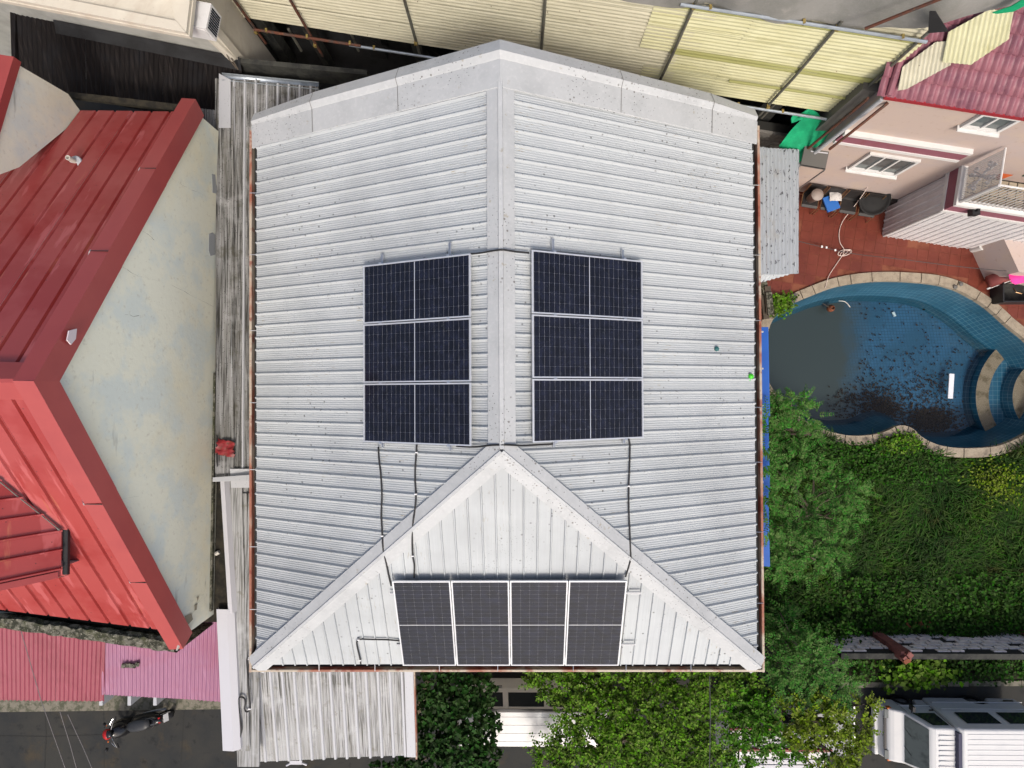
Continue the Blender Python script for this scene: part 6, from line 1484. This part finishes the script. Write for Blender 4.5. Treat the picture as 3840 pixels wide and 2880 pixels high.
# ================================================================= white minivan under the tree
mv = thing('minivan', 'white minivan mostly hidden under the tree in front of the house', 'van', (.3, -9.9, 0))
mx0, mx1 = P(1720, 2720, 1.85).x, P(2260, 2720, 1.85).x; my0, my1 = P(1960, 2668, 1.85).y, P(1960, 2800, 1.85).y
def mbox(nm_, xa_, xb_, ya_, yb_, za_, zb_, m, bev=.04):
    o = B().box(((xa_ + xb_) / 2, (ya_ + yb_) / 2, (za_ + zb_) / 2), (abs(xb_ - xa_), abs(yb_ - ya_), zb_ - za_)).build(nm_, Mt[m], mv)
    if bev: b_ = o.modifiers.new('b', 'BEVEL'); b_.width = bev; b_.segments = 3
    return o
ys0, ys1 = my0 + .22, my1 - .12
mbox('lower_body', mx0 - .2, mx1 + .3, ys0, ys1, .3, 1.05, 'car_white', .10)
def sidewall(y, sgn):
    v = [Vector((mx0, y, 1.05)), Vector((mx1, y, 1.05)), Vector((mx1 - .1, y - sgn * .20, 1.80)), Vector((mx0 + .1, y - sgn * .20, 1.80))]
    B().prism(v, (0, -sgn * .03, 0)).build('side_wall', Mt['car_white'], mv)
    if sgn > 0:
        for k, (a, b_) in enumerate(((.06, .30), (.34, .60), (.64, .90))):
            pA = [v[0].lerp(v[1], a).lerp(v[3].lerp(v[2], a), q) for q in (.18, .86)]; pB = [v[0].lerp(v[1], b_).lerp(v[3].lerp(v[2], b_), q) for q in (.18, .86)]
            B().prism([pA[0] + Vector((0, .006, 0)), pB[0] + Vector((0, .006, 0)), pB[1] + Vector((0, .006, 0)), pA[1] + Vector((0, .006, 0))], (0, .008, 0)).build('side_window', GD, mv)
sidewall(ys0, 1); sidewall(ys1, -1)
mbox('roof', mx0, mx1, my0, my1, 1.79, 1.87, 'car_white', .03)
B().box(((mx0 + mx1) / 2, my0 + .03, 1.83), (mx1 - mx0, .05, .03)).build('drip_rail', Mt['black_plastic'], mv)
for k in range(4): B().box(((mx0 + mx1) / 2, my0 - .16 - k * (abs(my1 - my0) - .30) / 3, 1.873), (mx1 - mx0 - .3, .022, .008)).build('roof_rib', Mt['car_white'], mv)
mbox('sill_strip', mx0, mx1, my1 - .03, my1 - .12, 1.55, 1.62, 'car_white', .01)
B().box((P(1873, 2571, 1.0).x, ys0 + .03, .95), (.16, .04, .05)).build('door_handle', Mt['chrome'], mv)
for q in (mx0 + .5, mx1 - .4):
    for y in (ys0 - .08, ys1 + .08): B().lathe((q, y, .31), [(.0, -.09), (.29, -.09), (.31, -.06), (.31, .06), (.29, .09), (.0, .09)], 22, Vector((0, 1, 0)), cap=False).build('wheel', Mt['rubber'], mv, True)

# ================================================================= motorcycle
mc0 = P(520, 2722, .55); mcd = Vector((-.97, -.22, 0)).normalized(); mcs = Vector((-mcd.y, mcd.x, 0))
lean_ = R(9)
def MC(f, s, z):
    # f forward, s sideways, leaning on its stand
    f *= 1.1; s *= 1.15; z *= 1.06
    return Vector((mc0.x, mc0.y, 0)) + mcd * f + mcs * (s * math.cos(lean_) - z * math.sin(lean_)) + up * (z * math.cos(lean_) + s * math.sin(lean_))
mc = thing('motorcycle', 'black underbone motorcycle with red lamp trim parked by the awning', 'motorcycle', MC(0, 0, 0))
MR = frame_mat((0, 0, 0), mcd, (MC(0, 1, 0) - MC(0, 0, 0)), (MC(0, 0, 1) - MC(0, 0, 0))).to_3x3()
sax = (MC(0, 1, 0) - MC(0, 0, 0)).normalized()
for f_, nm_ in ((.62, 'front_wheel'), (-.60, 'rear_wheel')):
    w = B().lathe(MC(f_, 0, .29), [(.20, -.05), (.27, -.06), (.295, -.03), (.295, .03), (.27, .06), (.20, .05)], 24, sax, cap=False).build(nm_, Mt['rubber'], mc, True)
    B().lathe(MC(f_, 0, .29), [(.225, -.02), (.225, .02)], 24, sax, cap=False).build('rim', Mt['hub_steel'], w); B().lathe(MC(f_, 0, .29), [(.06, -.06), (.06, .06)], 12, sax).build('hub', Mt['hub_steel'], w)
    for k in range(5):
        an = k * 2 * math.pi / 5; B().tube([MC(f_, 0, .29), MC(f_ + .22 * math.cos(an), 0, .29 + .22 * math.sin(an))], .014, 5).build('spoke', Mt['hub_steel'], w)
def loft(nm_, sections, m, n=10):
    v = []; 
    for f_, z, hw, hh in sections:
        for k in range(n): a = 2 * math.pi * k / n; v.append(MC(f_, hw * math.cos(a), z + hh * math.sin(a)))
    k_ = len(sections); fs = [(i * n + k, i * n + (k + 1) % n, (i + 1) * n + (k + 1) % n, (i + 1) * n + k) for i in range(k_ - 1) for k in range(n)] + [tuple(range(n))[::-1], tuple((k_ - 1) * n + k for k in range(n))]
    return obj(nm_, v, fs, Mt[m], mc, True)
loft('seat', [(-.52, .82, .10, .03), (-.35, .82, .14, .05), (-.10, .79, .15, .05), (.08, .76, .12, .05), (.16, .74, .07, .04)], 'seat_vinyl')
loft('tail_fairing', [(-.80, .74, .06, .05), (-.60, .62, .14, .16), (-.25, .54, .19, .22), (.05, .50, .17, .20), (.2, .45, .10, .12)], 'black_gloss')
loft('leg_shield', [(.18, .45, .16, .20), (.34, .58, .22, .28), (.46, .70, .22, .24), (.56, .84, .14, .12)], 'black_gloss')
loft('engine', [(-.22, .32, .14, .12), (0, .33, .17, .15), (.2, .34, .14, .13)], 'black_plastic'); loft('belly_panel', [(-.48, .38, .10, .12), (-.3, .36, .17, .20), (.05, .36, .18, .22), (.30, .42, .16, .20), (.42, .5, .1, .12)], 'black_plastic')
loft('front_fender', [(.42, .48, .05, .03), (.55, .60, .07, .04), (.68, .61, .07, .04), (.84, .50, .05, .03)], 'red_paint')
loft('rear_fender', [(-.45, .62, .08, .03), (-.68, .60, .09, .03), (-.85, .48, .08, .02), (-.93, .38, .07, .02)], 'black_plastic')
loft('head_cowl', [(.46, .98, .10, .07), (.56, 1.00, .14, .09), (.66, .96, .10, .07)], 'red_paint'); loft('cowl_visor', [(.40, 1.02, .08, .05), (.50, 1.06, .10, .05)], 'black_gloss')
hl = loft('headlight', [(.58, .90, .10, .08), (.66, .88, .09, .07), (.69, .86, .04, .04)], 'red_paint'); loft('lamp_glass', [(.60, .80, .05, .05), (.665, .80, .05, .05)], 'plate_white')
hb = B().tube(smoothpath([MC(.30, -.36, 1.02), MC(.36, -.2, 1.04), MC(.46, 0, .99), MC(.36, .2, 1.04), MC(.30, .36, 1.02)], 4), .014, 6).build('handlebar', Mt['hub_steel'], mc)
for sgn in (-1, 1):
    B().tube([MC(.28, sgn * .26, 1.03), MC(.25, sgn * .38, 1.02)], .022, 8).build('grip', Mt['rubber'], hb); B().tube([MC(.34, sgn * .34, 1.02), MC(.44, sgn * .22, 1.02)], .008, 5).build('lever', Mt['chrome'], hb)
    B().tube([MC(.36, sgn * .20, 1.05), MC(.40, sgn * .28, 1.22)], .008, 5).build('mirror_stem', Mt['hub_steel'], hb); B().lathe(MC(.41, sgn * .30, 1.26), [(.0, -.02), (.055, -.015), (.06, .0), (.0, .01)], 12, mcd).build('mirror', Mt['black_plastic'], hb, True)
    B().lathe(MC(.60, sgn * .20, .92), [(.0, -.03), (.03, 0), (.0, .03)], 8, mcd).build('indicator', Mt['amber'], mc, True)
    B().tube([MC(.46, sgn * .07, .88), MC(.62, sgn * .07, .29)], .022, 7).build('fork', Mt['hub_steel'], mc)
gb = B().tube(smoothpath([MC(-.45, -.13, .86), MC(-.62, -.12, .90), MC(-.72, 0, .91), MC(-.62, .12, .90), MC(-.45, .13, .86)], 4), .013, 6).build('grab_bar', Mt['black_plastic'], mc)
B().box(MC(-.86, 0, .62), (.02, .19, .14), MR @ Matrix.Rotation(.5, 3, 'Y')).build('number_plate', Mt['plate_white'], mc); B().box(MC(-.76, 0, .74), (.06, .14, .07), MR).build('tail_light', Mt['red_paint'], mc)
B().tube([MC(.0, -.16, .26), MC(-.3, -.17, .28), MC(-.75, -.17, .38)], [.02, .03, .05], 10).build('exhaust', Mt['hub_steel'], mc, True); B().box(MC(-.2, .155, .66), (.24, .012, .05), MR).build('side_decal', Mt['red_paint'], mc)
B().tube([MC(0, .08, .3), MC(-.05, .27, .01)], .012, 5).build('side_stand', Mt['hub_steel'], mc)
# overhead wires
for pts, lb, m in (([(40, 2240), (78, 2364), (156, 2633), (262, 2930)], 'pale overhead wire crossing the lower left road, leftmost', 'wire_pale'), ([(225, 2670), (262, 2790), (300, 2930)], 'middle overhead wire over the lower left road', 'wire_pale'), ([(254, 2680), (310, 2800), (340, 2870), (372, 2940)], 'rightmost overhead wire over the lower left road', 'wire_pale')):
    tag(B().tube([P(a, b_, 5.0) for a, b_ in pts], .008, 5).build('overhead_wire', Mt[m]), lb, 'wire')
tag(B().tube([P(2661, 2535, 4.6), P(2664, 2700, 4.6), P(2660, 2890, 4.6)], .011, 5).build('overhead_wire', Mt['wire_dark']), 'grey overhead wire dropping through the bright bush', 'wire')

# ================================================================= garden grass and weeds
def garden_pt():
    while True:
        px, py = random.uniform(2850, 3870), random.uniform(1500, 2375)
        p = P(px, py, .04)
        if p.y < WY + .1: continue
        if inside(p, outer): continue
        return p
NB = 34000
C = np.array([tuple(garden_pt()) for _ in range(NB)])
# combed flow field: tufts lie over in swirls
fx = np.sin(C[:, 0] * 1.1 + 1.7 * np.sin(C[:, 1] * .8)) + 1.3 * rng.normal(size=NB); fy = np.cos(C[:, 1] * 1.2 + 1.3 * np.sin(C[:, 0] * .9)) + 1.3 * rng.normal(size=NB)
dirs = np.stack([fx, fy], 1); dirs /= np.linalg.norm(dirs, axis=1, keepdims=True) + 1e-6
hgt = (.14 + .26 * rng.random(NB)) * (.75 + .5 * np.sin(C[:, 0] * 1.9) * np.cos(C[:, 1] * 1.6))
ln = .20 + .34 * rng.random(NB)
side = np.stack([-dirs[:, 1], dirs[:, 0], np.zeros(NB)], 1); w = (.009 + .008 * rng.random(NB))[:, None]
d3 = np.concatenate([dirs, np.zeros((NB, 1))], 1); upn = np.array([0, 0, 1.])
p0 = C; p1 = C + d3 * (ln * .28)[:, None] + upn * (hgt * .85)[:, None]; p2 = C + d3 * (ln * .7)[:, None] + upn * hgt[:, None]; p3 = C + d3 * (ln * 1.1)[:, None] + upn * (hgt * .7)[:, None]
V = np.stack([p0 - side * w, p0 + side * w, p1 - side * w, p1 + side * w, p2 - side * w * .7, p2 + side * w * .7, p3], 1).reshape(-1, 3)
i7 = np.arange(NB)[:, None] * 7
Fc = np.concatenate([i7 + np.array([[a]]) for a in ()] or [i7 + np.array([[0, 1, 3]]), i7 + np.array([[0, 3, 2]]), i7 + np.array([[2, 3, 5]]), i7 + np.array([[2, 5, 4]]), i7 + np.array([[4, 5, 6]])], 0)
tag(nobj('grass', V, Fc, Mt['grass_blade']), 'long tangled green grass filling the garden below the pool', 'grass', kind='stuff')
# broad leafed weeds
def weeds(n, fn, size, m, lb, zmax=.35):
    C = []; 
    for _ in range(n): C.append(tuple(fn()))
    C = np.repeat(np.array(C), 7, 0); k = len(C); C = C + rng.normal(size=(k, 3)) * np.array([.10, .10, .0]); C[:, 2] += .08 + rng.random(k) * zmax
    D = rand_dirs(k); D[:, 2] *= .3; V, Fc = leaf_mesh(C, D, np.tile([0, 0, 1.], (k, 1)) + rand_dirs(k) * .45, size * (.6 + .8 * rng.random(k)), .40, .1)
    return tag(nobj('weeds', V, Fc, Mt[m]), lb, 'weeds', kind='stuff')
def box_fn(x0_, x1_, y0_, y1_, z=.05, chk=True):
    def f():
        while True:
            p = P(random.uniform(x0_, x1_), random.uniform(y0_, y1_), z)
            if not chk or not inside(p, outer): return p
    return f
weeds(900, box_fn(2870, 3900, 2150, 2370), .09, 'leaf_weed', 'broad leafed weeds along the foot of the block wall')
weeds(500, box_fn(3050, 3500, 1650, 1800), .08, 'leaf_weed', 'low weeds just below the pool coping')
weeds(260, box_fn(3280, 3420, 1600, 1680), .07, 'leaf_bright', 'bright weeds creeping over the cusp of the pool coping')
weeds(130, lambda: P(random.gauss(3720, 45), random.gauss(1810, 35), .1), .07, 'leaf_yellow', 'yellowish weeds in the garden right of centre', .3)
weeds(210, box_fn(3180, 3840, 2465, 2535, .1), .10, 'leaf_weed', 'weeds on the verge between block wall and kerb', .25)
weeds(160, lambda: P(random.gauss(3420, 50), random.gauss(2500, 22), .1), .15, 'leaf_bright', 'leafy clump on the verge left of centre', .4)
weeds(90, box_fn(2885, 2960, 1120, 1170, .2, False), .08, 'leaf_bright', 'tuft of bright weeds at the left end of the pool', .15)
weeds(300, box_fn(2900, 3150, 2300, 2440), .09, 'leaf_weed', 'creeping weeds over the left end of the block wall', .9)

# ================================================================= trees
def branchy(t, base, tips, r0=.10, m='bark'):
    base = Vector(base)
    for i, tp_ in enumerate(tips):
        tp_ = Vector(tp_); mid_ = base.lerp(tp_, .5) + Vector((random.uniform(-.2, .2), random.uniform(-.2, .2), .25))
        B().tube(smoothpath([base + Vector((0, 0, 1.0)), mid_, tp_], 4), [r0 * .55 * (1 - k / 9) + .012 for k in range(9)], 6).build('limb', Mt[m], t, True)
    B().tube([base, base + Vector((.03, .02, .6)), base + Vector((0, 0, 1.15))], [r0, r0 * .85, r0 * .7], 10).build('trunk', Mt[m], t, True)
def sprays(clumps, per, size, width=.36, tl=.42, nl=13):
    """leafy shoots: pairs of leaves along short twigs that reach out of each clump"""
    Cs, Ds, Ns, Ss = [], [], [], []
    for c, r in clumps:
        k = int(per * r[0] * r[1]); d = rand_dirs(k); d[:, 2] = np.abs(d[:, 2]) * .9 - .1
        base = np.array(c) + d * np.array(r) * (.25 + .55 * rng.random((k, 1)))
        td = d * np.array([1, 1, .7]) + rand_dirs(k) * .35; td /= np.linalg.norm(td, axis=1, keepdims=True)
        sd_ = np.cross(td, np.array([0, 0, 1.])) + 1e-4; sd_ /= np.linalg.norm(sd_, axis=1, keepdims=True)
        L_ = tl * (.6 + .8 * rng.random((k, 1)))
        for q in range(nl):
            tq = (q + .5) / nl; pos = base + td * L_ * tq; pos[:, 2] -= .12 * tq * tq
            sg = 1 if q % 2 else -1
            Cs.append(pos); Ds.append(sd_ * sg * .9 + td * .7 + rng.normal(size=(k, 3)) * .25); Ns.append(np.tile([0, 0, 1.], (k, 1)) + rng.normal(size=(k, 3)) * .45); Ss.append(size * (1.15 - .5 * tq) * (.8 + .4 * rng.random(k)))
    return leaf_mesh(np.concatenate(Cs), np.concatenate(Ds), np.concatenate(Ns), np.concatenate(Ss), width, .12)
def tree(name, lb, base, clumps, per, size, m, width=.42, cat='tree', group='trees in front of the house', **kw):
    t = thing(name, lb, cat, base, group)
    V, Fc = (sprays(clumps, per, size, width) if kw.get('spray') else crown(clumps, per, size, width)); nobj('crown', V, Fc, Mt[m], t)
    branchy(t, base, [c for c, r in clumps]); return t
def pc_(px, py, z, r, rz=None): return (tuple(P(px, py, z)), (r, r, rz or r * .7))
b0_ = P(1700, 2680, 0)
tree('dark_tree', 'dark green bushy tree beside the carport roof', (b0_.x, b0_.y, 0), [pc_(1640, 2580, 3.1, .55), pc_(1610, 2660, 3.0, .5), pc_(1700, 2610, 3.3, .62), pc_(1640, 2750, 3.0, .62), pc_(1740, 2700, 3.3, .60), pc_(1790, 2600, 2.9, .5), pc_(1720, 2800, 3.1, .65), pc_(1620, 2840, 2.9, .55), pc_(1810, 2830, 2.9, .5), pc_(1760, 2890, 2.8, .6), pc_(1520, 2890, 2.6, .35), pc_(1420, 2900, 2.5, .3), pc_(1830, 2720, 2.6, .35)], 330, .125, 'leaf_dark', .40)
b1_ = P(2350, 2700, 0)
cl2 = [pc_(2110, 2570, 2.8, .45), pc_(2030, 2540, 2.6, .35), pc_(2200, 2560, 3.2, .6), pc_(2330, 2570, 3.4, .6), pc_(2450, 2560, 3.4, .55), pc_(2560, 2560, 3.3, .55), pc_(2680, 2560, 3.2, .5), pc_(2780, 2560, 2.9, .45), pc_(2160, 2680, 3.1, .5), pc_(2270, 2660, 3.5, .6), pc_(2390, 2670, 3.6, .65), pc_(2520, 2670, 3.5, .6), pc_(2620, 2690, 3.2, .5), pc_(2120, 2790, 2.9, .45), pc_(2220, 2770, 3.3, .55), pc_(2340, 2780, 3.5, .6), pc_(2470, 2790, 3.5, .6), pc_(2590, 2810, 3.3, .55), pc_(2050, 2860, 2.8, .4), pc_(2160, 2870, 3.1, .5), pc_(2290, 2880, 3.3, .6), pc_(2430, 2880, 3.3, .6), pc_(2560, 2890, 3.2, .55), pc_(2680, 2850, 3.0, .45)]
t = thing('bright_tree', 'bright green leafy tree spreading along the front of the house', 'tree', (b1_.x, b1_.y, 0), 'trees in front of the house')
V, Fc = sprays(cl2[:13], 230, .10); nobj('crown', V, Fc, Mt['leaf_bright'], t)
V, Fc = sprays(cl2[13:], 230, .10); nobj('crown', V, Fc, Mt['leaf_bright'], t)
branchy(t, (b1_.x, b1_.y, 0), [c for c, r in cl2[::2]], .12)
b2_ = P(2900, 2640, 0)
tree('yellowing_tree', 'yellowing leafy tree hanging over the jeepney and the van front', (b2_.x, b2_.y, 0), [pc_(2960, 2690, 3.1, .5), pc_(3060, 2680, 3.2, .5), pc_(3130, 2720, 3.0, .45), pc_(3010, 2760, 2.9, .4), pc_(3180, 2790, 2.7, .4), pc_(3230, 2730, 2.6, .32), pc_(3160, 2850, 2.6, .38), pc_(3100, 2850, 2.6, .3), pc_(3240, 2640, 2.5, .25)], 150, .11, 'leaf_yellow', .34, spray=True)
tree('mid_green_tree', 'mid green leafy tree between the bright tree and the yellowing one', (b2_.x - .8, b2_.y - .2, 0), [pc_(2760, 2640, 3.1, .5), pc_(2850, 2700, 3.2, .5), pc_(2780, 2730, 3.1, .45), pc_(2880, 2790, 2.9, .3), pc_(2960, 2800, 2.8, .3), pc_(2770, 2850, 2.9, .4), pc_(2830, 2640, 3.0, .4), pc_(3050, 2870, 2.6, .28)], 190, .105, 'leaf_mid', .36, spray=True)
# feathery trees: pinnate fronds in rosettes
def fronds(clumps, per, flen=.38, lsz=.05):
    Cs, Ds, Ns, Ss = [], [], [], []
    for c, r in clumps:
        k = int(per * r[0] * r[1]); d = rand_dirs(k); d[:, 2] = np.abs(d[:, 2]) * .9 + .02
        base = np.array(c) + d * np.array(r) * (.45 + .5 * rng.random((k, 1)))
        fd = d * .7 + rand_dirs(k) * .5; fd[:, 2] -= .25; fd /= np.linalg.norm(fd, axis=1, keepdims=True)
        sd_ = np.cross(fd, np.array([0, 0, 1.])); sd_ /= np.linalg.norm(sd_, axis=1, keepdims=True) + 1e-6
        L_ = flen * (.6 + .7 * rng.random((k, 1)))
        for q in range(7):
            tq = (q + 1) / 7; pos = base + fd * L_ * tq; pos[:, 2] -= (.10 * tq * tq)
            for sg in (-1, 1):
                Cs.append(pos); Ds.append(sd_ * sg * .8 + fd * .6 + rng.normal(size=(k, 3)) * .1); Ns.append(np.tile([0, 0, 1.], (k, 1)) + rng.normal(size=(k, 3)) * .25); Ss.append(np.full(k, lsz * 2.2 * (1.1 - .6 * tq)))
    return leaf_mesh(np.concatenate(Cs), np.concatenate(Ds), np.concatenate(Ns), np.concatenate(Ss), .22, .04)
def fern_tree(lb, base, clumps, per=190):
    t = thing('feathery_tree', lb, 'tree', base, 'feathery trees right of the house')
    V, Fc = fronds(clumps, per); nobj('crown', V, Fc, Mt['leaf_fern'], t); branchy(t, base, [(c[0], c[1], c[2] - .25) for c, r in clumps if c[2] < 3.3], .06)
q = P(2980, 1620, 0); fern_tree('feathery tree at the lower left end of the pool', (q.x, q.y, 0), [pc_(3010, 1560, 2.6, .42), pc_(2950, 1620, 2.6, .45), pc_(2900, 1560, 2.2, .4), pc_(3030, 1640, 2.2, .35), pc_(2890, 1660, 2.3, .4), pc_(2868, 1585, 5.0, .24), pc_(2864, 1660, 5.1, .28), pc_(2866, 1730, 5.1, .28), pc_(2930, 1540, 3.6, .35), pc_(2985, 1510, 3.2, .3)])
q = P(2990, 1900, 0); fern_tree('feathery tree in the middle of the right side of the house', (q.x, q.y, 0), [pc_(2930, 1770, 2.7, .42), pc_(2990, 1740, 2.9, .42), pc_(3070, 1730, 2.5, .35), pc_(2920, 1870, 2.6, .45), pc_(3000, 1880, 2.4, .4), pc_(3160, 1830, 2.5, .42), pc_(3210, 1850, 2.2, .3), pc_(3130, 1930, 2.6, .42), pc_(3010, 1960, 2.7, .42), pc_(2920, 1990, 2.6, .45), pc_(3190, 1950, 2.2, .3), pc_(2866, 1830, 5.1, .28), pc_(2870, 1910, 5.0, .28), pc_(2866, 1985, 5.1, .26)])
q = P(3000, 2060, 0); fern_tree('largest feathery tree with yellowish tips, above the lower bush', (q.x, q.y, 0), [pc_(2960, 2060, 2.9, .5), pc_(3060, 2060, 3.0, .5), pc_(3120, 2040, 2.8, .42), pc_(2930, 2120, 2.6, .4), pc_(3030, 2110, 2.9, .42), pc_(3130, 2100, 2.5, .3), pc_(2890, 2030, 2.5, .4)])
q = P(3000, 2480, 0); fern_tree('feathery tree at the lower right corner of the house', (q.x, q.y, 0), [pc_(2960, 2420, 2.9, .45), pc_(3030, 2420, 3.0, .45), pc_(2930, 2500, 2.9, .5), pc_(3020, 2500, 3.2, .55), pc_(3090, 2490, 3.0, .45), pc_(2970, 2580, 3.0, .5), pc_(3070, 2570, 3.0, .5), pc_(3140, 2560, 2.8, .4), pc_(2940, 2310, 2.4, .3), pc_(3010, 2640, 2.7, .4), pc_(3120, 2620, 2.7, .38), pc_(2930, 2360, 2.5, .35), pc_(2890, 2440, 2.4, .35)])
